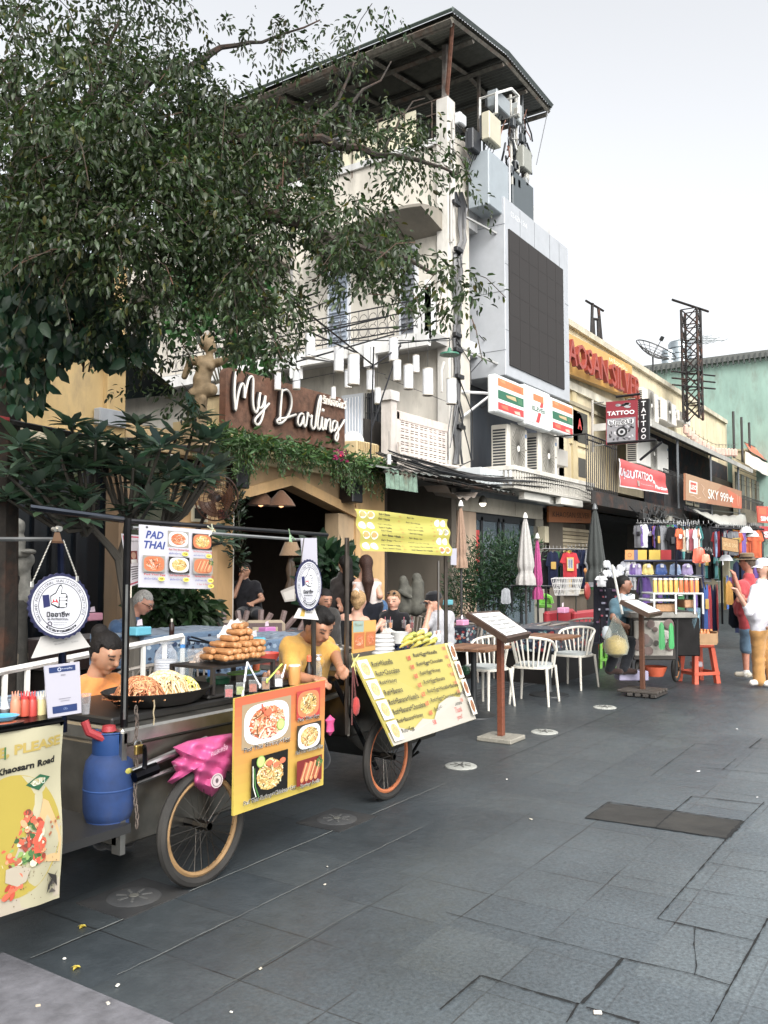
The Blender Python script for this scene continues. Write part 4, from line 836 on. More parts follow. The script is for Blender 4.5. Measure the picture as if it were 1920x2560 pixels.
# ---- teal building and far cream blocks
gb=T('teal_building','pale teal building with a dark roof edge rising behind the row','building',(42,9,0));b=B()
b.box(42,60,4.5,12.4,0,11.2,'#86a699');b.build('wall','plaster',gb);b=B();b.box(41.8,60,4.4,12.5,11.2,11.5,'#5f625e')
for k in range(34):b.box(41.75,41.85,4.5+k*.235,4.56+k*.235,11.0,11.4,'#454a48')
b.build('roof_edge','paint',gb)
fb=T('far_shophouse','pale cream low building beyond the veranda roof','building',(40,8,0));b=B();b.box(fx(1822)+.4,41.5,7.4,8.4,3.3,6.9,'#cfc4a0');b.box(fx(1822)+.4,41.4,7.35,8.4,6.9,7.0,'#b5ab8b');b.build('wall','plaster',fb)
b=B();
for k in range(5):x=37+k*1.1;b.box(x,x+.6,7.36,7.4,4.1,5.5,'#5a564c')
b.build('window','paint',fb)
b=B()
for k in range(3):b.tube([(36.5+k*1.6,7.3,6.0),(36.5+k*1.6,7.3,7.9)],.05,'#2a2a2a',4)
for k in range(6):b.tube([(36.4,7.28,5.0+k*.2),(41.5,7.28,5.1+k*.18)],.015,'#1f1f1f',3)
b.build('utility_frame','paint',label='dark poles and wires in front of the far cream building',cat='poles')
def cloth_awning(name,lab,pts4,col,sag=.15,kind='cloth',fr=True):
 r=T(name,lab,'awning',V(pts4[0]));a,c,d,e=[V(p)for p in pts4];b=B()
 def f(u,v):
  p=(a*(1-u)+c*u)*(1-v)+(e*(1-u)+d*u)*v
  return p-V((0,0,sag*math.sin(PI*u)*math.sin(PI*(.2+.8*v))+.025*math.sin(u*40+v*6)))
 b.grid(f,28,8,col);b.build('fabric',kind,r,smooth=180)
 if fr:b=B();b.tube([e,d],.018,'#8b8b88',4);b.tube([a,c],.02,'#4a4a48',4);b.tube([a,e],.015,'#8b8b88',4);b.tube([c,d],.015,'#8b8b88',4);b.build('awning_frame','metal',r)
cloth_awning('stall_awning','grey sagging tarpaulin awning over the dark clothes shop',[onY(1590,1290,7.3),onY(1800,1315,7.3),onY(1790,1325,6.2),onY(1700,1320,6.2)],'#9aa0a0')
cloth_awning('stall_awning','dirty white tarpaulin under the bar sign',[onY(1720,1268,7.0),onY(1862,1285,7.0),onY(1868,1315,6.0),onY(1800,1312,6.0)],'#a5a59c',.25)
cloth_awning('orange_awning','bright orange and white striped awning at the far right',[onY(1860,1105,7.5),onY(1960,1150,7.5),onY(1960,1178,7.0),onY(1875,1128,7.0)],'#cc5a2c',.05)
bd=Board(*[onY(x,y,7.0)for x,y in((1863,1128),(1918,1158),(1918,1190),(1863,1160))],60,30,'#cbbfb2',0,wave=lambda u,v:.03*math.sin(u*14),seg=10);props(bd.build('hanging_banner','cloth'),'washed-out pink banner hanging under the orange awning','banner')
# SIM signs at the right edge
for k,(y0,y1,tx,lab,c1)in enumerate(((1265,1305,'SIM CARD','red and orange SIM card sign, upper of the two at the right edge','#c9482c'),(1315,1345,'SIM','red SIM sign, lower of the two at the right edge','#b8262c'))):
 bd=Board(*[onY(x,y,5.6)for x,y in((1893+k*6,y0),(1960,y0+3),(1960,y1+6),(1896+k*6,y1+1))],66,40,c1,.03);bd.lay()
 if k==0:
  for q in range(3):bd.rect(3+q*21,4,19+q*21,20,'#d9622e')
  bd.lay().text('SIM CARD',33,30,12,'#f3e6e2',56,.04)
 else:bd.text('SIM',30,26,20,'#f3e6e2',44,.05)
 props(bd.build('sim_sign','print'),lab,'sign')
# ground floor shops of the row
sh=T('shop_row','dark open shop fronts with steel shutters under the veranda','shop front',(28,YF,0));b=B()
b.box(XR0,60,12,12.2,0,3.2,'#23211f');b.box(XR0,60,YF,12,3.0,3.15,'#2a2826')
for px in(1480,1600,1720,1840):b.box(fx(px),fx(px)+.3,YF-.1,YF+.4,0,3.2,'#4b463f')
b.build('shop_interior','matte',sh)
b=B();x0,x1=fx(1372),fx(1474);n=18
for k in range(n):z=.9+k*.1;b.cbox(((x0+x1)/2,YF+.02,z),x1-x0,.05,.085,('#a8997a','#94866a','#b5a688')[k%3],rx=-.3)
b.box(x0,x1,YF+.1,YF+.15,0,2.8,'#54483a');b.build('slatted_shutter','plaster',sh)
bd=Board(*[onY(x,y,YF-.1)for x,y in((1372,1265),(1478,1272),(1478,1308),(1372,1305))],110,36,'#b5682c',.05);bd.lay().text('KHAOSAN SILVER',57,18,13,'#3a2416',96,.0).text('★ ★ ★',75,29,4,'#3a2416');bd.build('shop_name_panel','print',sh)
b=B();b.box(XR0+.1,fx(1372),YF-.02,YF+.1,0,3,'#5f564a');b.box(fx(1340),fx(1350),YF-.25,YF-.05,2.2,2.6,'#b7ad8f',.01);b.build('meter_box','plaster',sh)
# ================================================================== restaurant
rs=T('restaurant','orange-yellow single-storey restaurant front with a gabled arch and planted ledge','building',(10.3,YF,0))
CR='#cdbb92'
b=B();b.box(fx(530),fx(578),YF-.03,YF+.25,0,3.1,'#bd935a');b.box(fx(578),fx(582),YF-.02,YF+.25,0,2.62,'#d9d4c8').cut('front_pillar','plaster',rs)
b.box(fx(887),fx(958),YF-.03,YF+.3,0,3.1,'#c49c62').cut('front_pillar','plaster',rs);b.box(fx(848),fx(887),YF+.02,YF+.3,0,2.5,'#b79a72');b.build('front_pillar','plaster',rs)
b=B();x0,x1=fx(435),fx(530);b.box(x0,x1,YF-.1,YF+.3,0,2.7,'#bd9560')
for z,d in((2.62,.06),(2.72,.1),(1.98,.04),(2.04,.07),(1.92,.1)):b.box(x0-d*.3,x1+d*.3,YF-.1-d,YF,z,z+.05,'#c8a878',.01)
b.box(fx(462),fx(500),YF-.14,YF-.1,2.2,2.42,'#d9cfb0');b.box(fx(466),fx(496),YF-.145,YF-.14,2.24,2.38,'#2d2a24');b.build('moulded_pilaster','plaster',rs)
b=B();xl,xr,xm=fx(578),fx(887),fx(722);zl,zr,zm=2.55,2.46,2.88
pts=[(xl,zl),(xm,zm),(xr,zr),(xr,3.12),(xl,3.12)];b.prism(pts,YF,YF+.28,'#a98a60',f=lambda x,y,z:(x,z,y))
pts=[(xl,zl-.02),(xm,zm-.02),(xr,zr-.02),(xr,zr+.14),(xm,zm+.14),(xl,zl+.14)];b.prism(pts,YF-.06,YF+.0,'#c39b62',f=lambda x,y,z:(x,z,y));b.build('gable_beam','plaster',rs)
b=B();xe=fx(956);xw=fx(478);b.box(xw,xe,YF-.12,YF+.4,3.1,3.2,CR,.01);b.box(xw,xe,YF-.2,YF+.4,3.2,3.3,'#d9c590',.01);b.box(xw,xe,YF-.27,YF+.4,3.36,3.44,'#e0cf9e',.01);b.box(xw,xe,YF-.16,YF+.4,3.3,3.36,'#a98f62');b.box(xw,xe,YF-.02,YF+.4,3.44,3.6,'#cdb27a')
for px in(532,862):q0,q1=fx(px),fx(px+55);b.box(q0,q1,YF-.25,YF+.25,3.44,4.0 if px<600 else 3.74,'#d8bf8c',.02);
b.build('ledge_moulding','plaster',rs)
b=B()
for px,zt in((532,4.0),(862,3.74)):
 q0,q1=fx(px),fx(px+55)
 for k in range(12):x=q0+.02+k*(q1-q0)/12;b.box(x,x+.02,YF-.265,YF-.25,zt-.18,zt-.02,'#b59a63')
b.box(fx(478)-.02,fx(956),YF-.29,YF-.27,3.4,3.42,'#c4a970');b.build('dentil_trim','plaster',rs)
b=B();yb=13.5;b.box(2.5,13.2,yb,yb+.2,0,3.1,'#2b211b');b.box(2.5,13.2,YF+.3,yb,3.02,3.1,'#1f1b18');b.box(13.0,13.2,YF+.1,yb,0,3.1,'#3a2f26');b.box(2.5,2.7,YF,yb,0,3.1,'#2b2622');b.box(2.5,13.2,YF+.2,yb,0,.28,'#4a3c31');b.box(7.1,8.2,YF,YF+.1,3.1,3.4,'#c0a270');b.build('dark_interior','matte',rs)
# the room left of the arch: dark glazing and a beige post
b=B();b.box(fx(0)+.02,fx(10),YF,YF+.1,0,3.1,'#b9a88c');b.box(fx(288),fx(316),YF-.05,YF+.2,.0,3.1,'#8d7152');b.box(fx(316),fx(435),YF+.1,YF+.2,0,3.1,'#38402e')
b.box(fx(10),fx(288),YF+.15,YF+.2,2.85,3.1,'#57452f');b.build('side_post','plaster',rs)
b=B();b.box(fx(12),fx(288),YF+.25,YF+.27,.7,2.85,'#10161c')
for px in(12,110,155,215,286):b.box(fx(px),fx(px)+.05,YF+.2,YF+.25,.7,2.85,'#15171b')
b.build('dark_glazing','ceramic',rs)
b=B();b.box(2.4,fx(288),YF-.25,YF+.2,0,.55,'#5f554a');b.box(2.4,fx(288),YF-.32,YF+.2,.55,.68,'#978b77',.01);b.build('low_wall','plaster',rs)
# upper yellow storey left
yw=T('yellow_storey','flat yellow upper wall with a white-capped pilaster behind the tree','building',(5,YF,3.1));b=B()
b.box(-1,6.975,YF+.0,YF+.3,3.1,5.7,'#c3a468');b.box(-1,7.1,YF-.12,YF+.3,3.0,3.16,'#cfc0a0',.01);b.box(6.75,7.02,YF-.08,YF+.3,3.16,5.7,'#c5a466');b.box(-1,6.7,YF-.04,YF,4.32,4.42,'#e6e0d0');b.box(-1,-.7,YF,16,0,5.7,'#c79b45')
b.box(6.98,7.02,YF+.3,14,3.1,6.6,'#5a5f60');b.box(7.02,8.6,10.5,10.6,3.1,6.5,'#3f4548');b.build('wall','plaster',yw)
b=B()
for z,d in((4.1,.1),(4.2,.16),(5.4,.1),(5.52,.16)):b.box(6.7-d,7.05+d*.6,YF-.1-d,YF+.2,z,z+.09,'#e8e4da',.015)
b.box(6.6,7.0,YF-.14,YF-.02,3.3,3.5,'#9fa3a8',.01);b.build('pilaster_capital','plaster',yw)
for k in range(3):
 w_=B();x=3.6+k*1.1;w_.box(x,x+.8,YF-.04,YF,4.7,5.9,'#c9d3dc');
 for j in range(10):w_.cbox((x+.4,YF-.06,4.78+j*.115),.7,.03,.08,'#b3bfca',rx=-.5)
 w_.build('louvre_window','paint',yw)
rr_=T('tiled_roof','sloping grey sheet roof half hidden behind the tree','roof',(9,12,5));b=B();b.quad((6.9,10.6,5.8),(9.8,10.6,4.5),(9.8,15,4.7),(6.9,15,8.6),'#4e5a56',.08);b.build('roof_sheet','metal',rr_)
b=B();b.quad((7.0,10.5,6.6),(8.9,10.5,5.0),(8.9,10.45,4.7),(7.0,10.45,6.3),'#b9c4d6',.05);b.build('roof_flashing','paint',rr_)
# sign My Darling ---------------------------------------------------
ms=T('name_sign','rust brown board with glowing white script letters reading My Darling','sign',onY(700,1100,YF-.28));YM=YF-.3
TL,TR,BR,BL=(fx(559,YM),YM,4.36),(fx(861,YM),YM,4.36),(fx(861,YM),YM,3.5),(fx(559,YM),YM,3.5)
b=B();x0,x1=TL[0],TR[0];r_=.1;prof=[]
for cx_,cz_,a0 in((x1-r_,4.36-r_,0),(x0+r_,4.36-r_,PI/2),(x0+.02,3.52,PI),(x1-.02,3.52,1.5*PI)):
 for i in range(5):a=a0+i*PI/8;rr__=r_ if cz_>4 else .02;prof.append((cx_+rr__*math.cos(a),cz_+rr__*math.sin(a)))
b.prism(prof,YM,YM+.12,'#6e4c38',f=lambda x,y,z:(x,z,y));b.build('sign_board','rust',ms)
# script strokes traced in region-4 zoom coordinates, then laid flat on the board plane
Z4=lambda x,y:onY(500+x*.42194,700+y*.42194,YM)
STK=[
 [(190,548),(183,600),(180,680),(184,740),(187,773),(193,740),(205,670),(222,622),(236,627),(240,670),(240,705),(250,650),(262,600),(272,580),(286,578),(292,600),(291,660),(290,720),(296,770),(308,788),(320,765),(326,730),(330,690),(334,672)],
 [(334,672),(326,710),(322,745),(330,762),(345,755),(356,725),(364,690)],[(364,690),(360,745),(350,800),(335,845),(316,862),(302,845),(308,822),(330,798),(356,770),(386,735)],
 [(464,650),(458,720),(452,800),(450,840)],[(464,662),(490,655),(512,680),(520,725),(512,775),(490,820),(462,848),(440,852),(434,838),(446,825),(475,822),(510,812),(545,800)],
 [(590,800),(575,795),(560,815),(556,850),(566,866),(580,850),(592,810),(590,850),(597,872),(606,862)],[(606,862),(612,820),(616,790),(622,806),(634,815),(640,806),(636,850),(640,878),(650,885),(660,870)],
 [(660,870),(668,800),(680,730),(690,694),(694,700),(688,760),(676,830),(674,875),(682,888),(692,875)],[(692,875),(698,835),(701,815),(699,860),(703,888),(712,880),(716,850)],
 [(716,850),(722,825),(722,890)],[(722,890),(728,850),(740,830),(749,835),(747,880),(752,903),(761,890)],
 [(786,845),(772,838),(762,860),(762,890),(772,896),(784,875),(790,842)],[(790,842),(794,890),(796,925),(790,952),(780,950),(780,925),(796,895),(815,865),(834,832)]]
def smooth_path(p,k=4):
 out=[];P=[p[0]]+list(p)+[p[-1]]
 for i in range(1,len(P)-2):
  for j in range(k):
   t=j/k;q=[]
   for a in(0,1):p0,p1,p2,p3=P[i-1][a],P[i][a],P[i+1][a],P[i+2][a];q.append(.5*((2*p1)+(-p0+p2)*t+(2*p0-5*p1+4*p2-p3)*t*t+(-p0+3*p1-3*p2+p3)*t**3))
   out.append(tuple(q))
 out.append(p[-1]);return out
b=B();b2=B()
for st_ in STK:
 pp=[Z4(*q)for q in smooth_path(st_)];b.tube([p+V((0,-.075,0))for p in pp],.021,'#e0dad0',6,flat=.9);b2.tube([p+V((.0,-.045,0))for p in pp],.034,'#241b17',6,flat=1.2)
b.cbox(Z4(706,775)+V((0,-.075,0)),.05,.04,.05,'#f3ede2',.01);b.build('script_letters','ceramic',ms);b2.build('letter_backing','paint',ms)
b=B();b.text('รักน้องโบว์',Z4(785,724)+V((0,-.03,0)),(1,0,0),(0,0,1),.15,'#efe6da',.62,th=.02,bold=.02);b.build('thai_letters','paint',ms)
for k,(px,py)in enumerate(((556,1030),(882,1105))):
 p=onY(px,py,YF);p.z=(4.0,3.74)[k];b=B();b.ball(p,.2,'#e4e2dd',20,half=True);b.build('globe_lamp','ceramic',label=('white half-globe lamp at the left end of the name sign','white half-globe lamp at the right end of the name sign')[k],cat='lamp',group='globe lamps on the ledge')
b=B();bd=Board(*[onY(x,y,YF-.05)for x,y in((541,1273),(576,1277),(576,1297),(541,1294))],36,20,'#6a2f22',.02);bd.lay().text('208',18,10,14,'#2b1410',30,.03);props(bd.build('number_plaque','print'),'small red-brown plaque with the house number on the orange pillar','plaque')
b=B();p=onY(590,1187,YF-.1);b.box(p.x-.13,p.x+.13,YF-.25,YF-.02,p.z-.2,p.z+.2,'#15151a',.015);b.build('loudspeaker','plastic',label='black box loudspeaker under the ledge left of the gable',cat='speaker')
b=B();p=onY(871,1225,YF-.1);b.box(p.x-.15,p.x+.15,YF-.3,YF-.02,p.z-.22,p.z+.16,'#15151a',.015);b.build('loudspeaker','plastic',label='black box loudspeaker at the right end of the gable beam',cat='speaker')
# wall fan
fp=onY(542,1245,8.1);fn_=T('wall_fan','rusty round wall fan above the number plaque','fan',fp);m0=Matrix.Translation(fp)@Matrix.Rotation(R(-22),4,'Z')@Matrix.Rotation(R(100),4,'X');b=B(m0);rF=.3
for k in range(1,7):b.tube([(rF*k/6*math.cos(a),rF*k/6*math.sin(a),.07*(1-(k/6)**2))for a in[i*PI/14 for i in range(29)]],.005 if k<6 else .012,'#3a241c',3)
for k in range(30):a=k*PI/15;b.tube([(rF*t*math.cos(a+t*.3),rF*t*math.sin(a+t*.3),.07*(1-t*t))for t in(.15,.6,1)],.0035,'#3a241c',3)
b.build('fan_cage','rust',fn_);b=B(m0)
for k in range(3):
 a=k*2*PI/3;b.grid(lambda u,v:((.05+.2*u)*math.cos(a+(v-.5)*1.3*(.4+u)),(.05+.2*u)*math.sin(a+(v-.5)*1.3*(.4+u)),-.03+.06*(v-.5)),5,5,'#5e3b22')
b.build('fan_blades','plastic',fn_);b=B(m0);b.lathe([(.0,.04),(.05,.03),(.06,-.06),(.05,-.18),(0,-.2)],(0,0,0),'#2a2220',14);b.m=Matrix.Identity(4);b.tube([fp+V((0,.12,-.05)),fp+V((-.02,.3,-.4)),(fp.x-.02,YF,fp.z-.45)],.025,'#2a2220',6);b.build('fan_motor','plastic',fn_)
# white cloth lanterns hung under the rods
LANT=[(822,470,856,523),(910,532,0,0),(572,590,0,0),(654,388,0,0),(878,585,0,0),(1010,595,0,0),(1147,412,0,0),(1168,537,0,0),(1235,575,0,0),(1280,498,0,0),(1052,685,0,0),(1350,605,0,0),(1490,660,0,0),(460,600,0,0),(790,670,0,0),(1120,1062,0,0)]
LSZ=[1.1,1.3,.9,1.1,.9,.95,1.1,.95,1.1,.85,.8,1.2,1.15,.8,.6,.5]
LDEP=[12.0,11.6,12.6,12.2,13.2,12.6,12.8,12.6,12.4,13.6,13.4,12.2,12.4,12.6,13,13.0]
LW=['in the row between the name sign and the balcony','longest one in the middle of the group','just above the top edge of the name sign','leftmost one hanging beside the tree leaves','half hidden behind the longest lantern','beside the round speaker shape above the barred window','highest one right under the balcony edge','just below and right of the highest one','near the middle of the right group','small one closest to the back wall','lowest one above the barred window','large one left of the green lamp shade','rightmost one against the corner pillar','peeping over the left of the name sign','small one peeping over the Thai letters','small one low down by the end of the planted ledge']
for k,(x,y,_,_)in enumerate(LANT):
 p=onD(500+x*.42194,700+y*.42194,LDEP[k]);s=LSZ[k];t=T('cloth_lantern','white cylinder cloth lantern, '+LW[k],'lantern',p,'white cylinder lanterns');b=B();s*=.86;h=.185*s
 b.lathe([(.072*s,-h),(.074*s,-h*.3),(.071*s,h*.4),(.073*s,h)],p,'#e4e6e8',14);b.build('lantern_shade','plastic',t);b=B();b.lathe([(.075*s,h-.01),(.076*s,h+.005)],p,'#b5aea0',14);b.lathe([(.075*s,-h-.005),(.076*s,-h+.01)],p,'#b5aea0',14);b.tube([p+V((0,0,h)),p+V((0,0,h+.35))],.004,'#3a3a3a',3);b.build('lantern_wire','paint',t)
# steel rods and wires above the courtyard
b=B()
for(x0,y0,d0),(x1,y1,d1)in[((490,75,10.5),(1020,500,12.5)),((630,300,11),(945,440,12.5)),((480,145,12),(715,70,12)),((570,485,12),(1150,320,14)),((720,310,12),(1115,215,13)),((1030,395,12.4),(1010,1060,12.4)),((1010,520,12.4),(1190,390,12.9)),((600,460,11),(820,490,13)),((870,300,12),(1280,270,14)),((1190,370,13.5),(1010,900,12.4)),((1120,380,14),(1480,345,15)),((570,200,10),(780,120,13)),((640,440,12),(1100,560,14)),((1100,580,14),(1460,720,16.6)),((500,610,12),(1150,480,14))]:
 b.tube([onD(500+x0*.42194,700+y0*.42194,d0),onD(500+x1*.42194,700+y1*.42194,d1)],.013 if x0 not in(640,1100,500)else .005,'#3b3b3e',5)
b.build('rod_frame','metal',label='thin steel rods and wires crossing above the courtyard lanterns',cat='frame')
b=B();x_,Y_=fx(975,9.0),9.0;b.box(x_-.07,x_+.07,Y_,Y_+.14,3.3,4.7,'#3e3d3f');b.build('dark_post','rust',label='dark square post left of the pierced block terrace',cat='post')
b=B();b.tube([onX(728,555,14.6),onX(730,780,14.6)],.035,'#7f7d7a',6);b.build('grey_pole','paint',label='thin grey pole in front of the upper white wall',cat='pole')
def enamel(px,py,d,rr,lab,wire):
 p=onD(px,py,d);t=T('enamel_lamp',lab,'lamp',p,'green enamel shade lamps');b=B();b.lathe([(rr,-.0),(rr*.93,.03),(rr*.5,rr*.28),(rr*.22,rr*.42),(rr*.16,rr*.75),(0,rr*.8)],p,'#1d6a50',26);b.build('lamp_shade','paint',t)
 b=B();b.lathe([(rr*.96,.002),(rr*.5,rr*.2),(0,rr*.3)],p,'#16302a',24);b.ball(p+V((0,0,.02)),rr*.2,'#8f9489',12);b.build('bulb','paint',t);b=B();b.tube([p+V((0,0,rr*.8)),p+V((0,0,rr*.8+.15))],.012,'#222222',4);b.tube([onD(a,c,e)for a,c,e in wire],.008,'#2a2a2a',4);b.build('hanging_wire','plastic',t)
enamel(505,622,8.8,.19,'green enamel lamp shade hanging among the tree leaves',[(400,500,8),(500,592,8.8),(600,650,12)]);enamel(1124,888,14.5,.17,'green enamel lamp shade hanging by the corner pillar',[(700,850,12),(1120,852,14.5),(1140,845,16.3)])
# cable bundle down the corner pillar
b=B();rd=random.Random(4);yk=YF-.1
for k in range(9):
 pts=[];x=1140+rd.uniform(-6,14)
 for y in range(480,1180,40):pts.append(onY(x+rd.uniform(-4,4)+(12 if 500<y<620 else 0),y,yk));x+=rd.uniform(-3,2.4)
 b.tube(pts,rd.choice((.014,.02,.028)),rd.choice(('#17181b','#202226','#3a3c40')),4)
for a in[((1141,850),(1175,905),(1178,960)),((1142,1000),(1172,1120),(1178,1150)),((1140,950),(1120,1080),(1120,1150)),((1178,930),(1205,900),(1220,862),(1198,838)),((1145,1010),(1125,1120)),((1145,940),(1180,1030),(1182,1150),(1150,1165)),((1180,1000),(1205,1020),(1240,1000),(1230,960))]:b.tube([onY(*q,yk-.05)for q in a],.014,'#1c1d20',4)
for x,y in((1140,508),(1146,625),(1143,838),(1149,942),(1152,1068),(1145,876)):p=onY(x,y,yk-.05);b.cbox(p,.26,.1,.09,'#17181b',.01)
b.build('cable_bundle','plastic',label='bundle of black cables running down the white corner pillar',cat='cables')
b=B()
for a in(((1128,350),(1128,605)),((1133,300),(1133,600)),((1110,905),(1104,925),(1104,980))):b.tube([onY(*q,yk)for q in a],.03,'#b8b4ae',6)
b.tube([onY(*q,YF-.1)for q in((997,1105),(1000,1135),(1010,1150),(1120,1165),(1160,1170))],.035,'#d3c9bf',6);b.build('drain_pipe','plaster',label='pale plastic drain pipes on the corner pillar and under the pierced screen',cat='pipe')
b=B();p=onY(1124,905,YF)
for k in range(24):
 pts=[];y=rd.uniform(7.6,8.3);z=rd.uniform(3.3,3.6)
 for i in range(9):t=i/8;pts.append((12.2+9*t,y+rd.uniform(-.04,.04),z+rd.uniform(-.03,.03)-.12*math.sin(PI*t*2)))
 b.tube(pts,rd.choice((.01,.016,.022)),rd.choice(('#151618','#232427','#3c3a38')),4)
b.build('cable_bundle','plastic',label='flat tangle of dark cables lying over the ragged awning',cat='cables')
b=B()
for k in range(7):b.tube([onD(-30,1040+k*1.5,7.2),onD(200,1085+k*2,8),onD(330,1105-k*1.5,8.6),onD(500,1118+k*2,9.6),onY(560,1135,YF-.2)],.011,'#4a4744' if k%2 else '#2b2b2b',4)
b.tube([onD(-20,1044,7.1),onD(24,1052,7.15)],.03,'#8a2a2a',6);b.build('street_wires','plastic',label='twisted grey street wires crossing in front of the yellow wall',cat='cables')
# ================================================================== trees and plants
def A3(p):return np.array([p.x,p.y,p.z])
fig=T('fig_tree','huge dark small-leaved fig tree spreading over the whole upper left','tree',onD(-60,1900,8.0)*1.0)
fig.location.z=0;MW[fig.name]=Matrix.Translation(fig.location)
def limb(b,pts,r0,r1,col='#3a332b',n=7):
 P_=[onD(x,y,d)for x,y,d in pts];q=[P_[0]]
 for a,c in zip(P_,P_[1:]):
  for k in(1,2,3):q.append(a.lerp(c,k/3)+V([random.uniform(-1,1)*.025 for _ in range(3)]))
 m=len(q);b.tube(q,[r0+(r1-r0)*i/(m-1)for i in range(m)],col,n)
b=B();tb=onD(-60,1900,8.0);tb.z=0;top=onD(0,850,7.4)
b.tube([tb,tb.lerp(top,.3)+V((.05,0,0)),tb.lerp(top,.7),top,onD(30,650,7)],[.34,.26,.22,.2,.17],'#322b24',10)
limb(b,[(20,700,7.1),(150,560,6.9),(340,462,6.8),(430,470,6.8)],.14,.09);b.build('trunk','rust',fig)
b=B()
for pts,r0,r1 in[([(430,470,6.8),(600,500,6.7),(760,560,6.5),(900,620,6.3),(1080,680,6.1)],.08,.012),([(150,560,6.9),(200,350,6.8),(380,200,7),(470,170,7.2),(560,120,7.6),(660,110,7.8),(800,55,8)],.06,.006),
     ([(430,470,6.8),(560,350,6.9),(760,345,7),(900,372,7),(1040,395,6.9),(1150,440,6.8)],.06,.008),([(600,500,6.7),(640,640,6.4),(670,800,6.2)],.04,.008),([(870,380,7),(880,260,7.3),(980,160,7.6)],.025,.006),
     ([(30,650,7),(60,400,6.6),(40,150,6.5)],.14,.03),([(60,400,6.6),(220,250,6.5),(300,60,6.8)],.07,.01),([(300,480,6.8),(260,640,6.5),(300,780,6.5)],.04,.008),([(740,340,7),(700,480,6.8),(710,560,6.7)],.02,.005),([(960,380,7),(1000,300,7.1),(1060,240,7.2)],.015,.004),([(780,330,7),(860,220,7.4),(900,120,7.8)],.02,.005),([(430,470,6.8),(430,600,6.8),(440,760,6.9)],.02,.005)]:limb(b,pts,r0,r1,n=6)
b.build('limb','rust',fig)
BL=[(60,60,140,110,6.5,.7),(230,50,170,100,7,.6),(420,60,150,110,7.5,.55),(130,230,190,150,6,1),(330,230,180,140,6.5,1),(80,400,160,160,6,1),(260,400,190,150,6.2,1),(440,330,150,150,6.8,1),(480,190,90,110,7,.5),(560,290,110,100,7,.8),(700,110,120,70,8,.26),(790,60,110,80,8,.4),(640,60,100,60,8,.25),(870,140,90,70,8,.25),(940,60,90,60,8,.2),(1010,20,60,35,8,.2),
(640,340,150,110,7,.9),(780,310,150,90,7,.85),(900,270,130,80,7.5,.55),(960,330,110,80,7.2,.45),(860,380,120,60,7,.45),(1030,330,90,80,7,.42),(1070,380,70,60,6.8,.5),(1000,430,90,50,6.8,.3),(1160,410,60,60,6.8,.35),(560,450,150,130,6.6,1),(430,520,150,100,6.4,1),(700,460,130,110,6.8,.9),(790,530,110,80,6.6,.9),(870,570,110,80,6.4,1),(930,620,110,60,6.3,1),(880,660,80,60,6.3,.9),
(1040,650,80,55,6.2,.8),(1110,700,65,55,6.1,.75),(1150,755,35,45,6,.6),(1060,725,50,40,6,.4),(940,700,60,50,6.2,.5),(600,600,100,120,6.4,1),(640,700,90,110,6.3,1),(690,800,65,75,6.2,.9),(600,790,60,90,6.4,.8),(560,700,70,100,6.5,.8),(720,860,35,35,6.2,.5),
(200,560,170,120,6,1),(330,640,130,110,6.3,.9),(90,560,120,120,6,1),(300,780,110,90,6.6,.6),(420,700,80,90,6.8,.5),(460,620,80,90,6.6,.6),(400,850,90,60,7,.35),(350,900,60,60,7.2,.3),(510,560,90,90,6.7,.8),(500,440,110,90,6.5,.9),(470,950,45,90,7,.35)]+[(x,y,260,200,6+(x%3)*.5,.4)for x in(-350,50,450,850)for y in(-330,-600,-850,-1200)]  # last clumps: unseen canopy overhead, added to shade the carts
Pl,Dl,Sl,Tl=[],[],[],[]
for(px,py,rx,ry,d,wgt)in BL:
 ns=int(rx*ry/290*wgt*(1.6 if px<620 and py>150 else 1.15))
 for k in range(ns):
  a=RNG.random()*2*PI;q=math.sqrt(RNG.random())*(1.0 if RNG.random()<.85 else 1.25)
  dd=d+RNG.normal(0,.45);c0=onD(px+rx*q*math.cos(a),py+ry*q*math.sin(a),max(4.6,dd));hang=RNG.random()
  dr=V((RNG.normal(0,1),RNG.normal(0,1),-.2-1.1*hang)).normalized();ln=RNG.uniform(.16,.38)
  tip=c0+dr*ln+V((0,0,-.05));Tl.append((c0,c0+dr*ln*.5+V((0,0,.02)),tip));m=int(RNG.integers(16,28))
  for j in range(m):
   t=(j+.5)/m;p=c0.lerp(tip,t);s_=dr.orthogonal().normalized();s2=dr.cross(s_);th=RNG.random()*2*PI
   o=(s_*math.cos(th)+s2*math.sin(th));dl=(dr*.5+o*.8+V((0,0,-.45))).normalized();p=p+o*RNG.random()*.065
   Pl.append(A3(p));Dl.append(A3(dl));Sl.append(RNG.uniform(.036,.068))
n=len(Pl);cl=leafcols(n,'#314220',.6,.04);Pl=np.array(Pl);Dl=np.array(Dl)
Nn=RNG.normal(size=(n,3))*.6+np.array([0,0,1.0])
props(leafmesh('foliage',Pl,Dl,Sl,cl,fig,wid=.46,N=Nn),kind=None)
b=B()
for t in Tl[::3]:b.tube(t,.0035,'#3a3226',3,cap=False)
b.build('twig','rust',fig)
print('fig leaves',n)
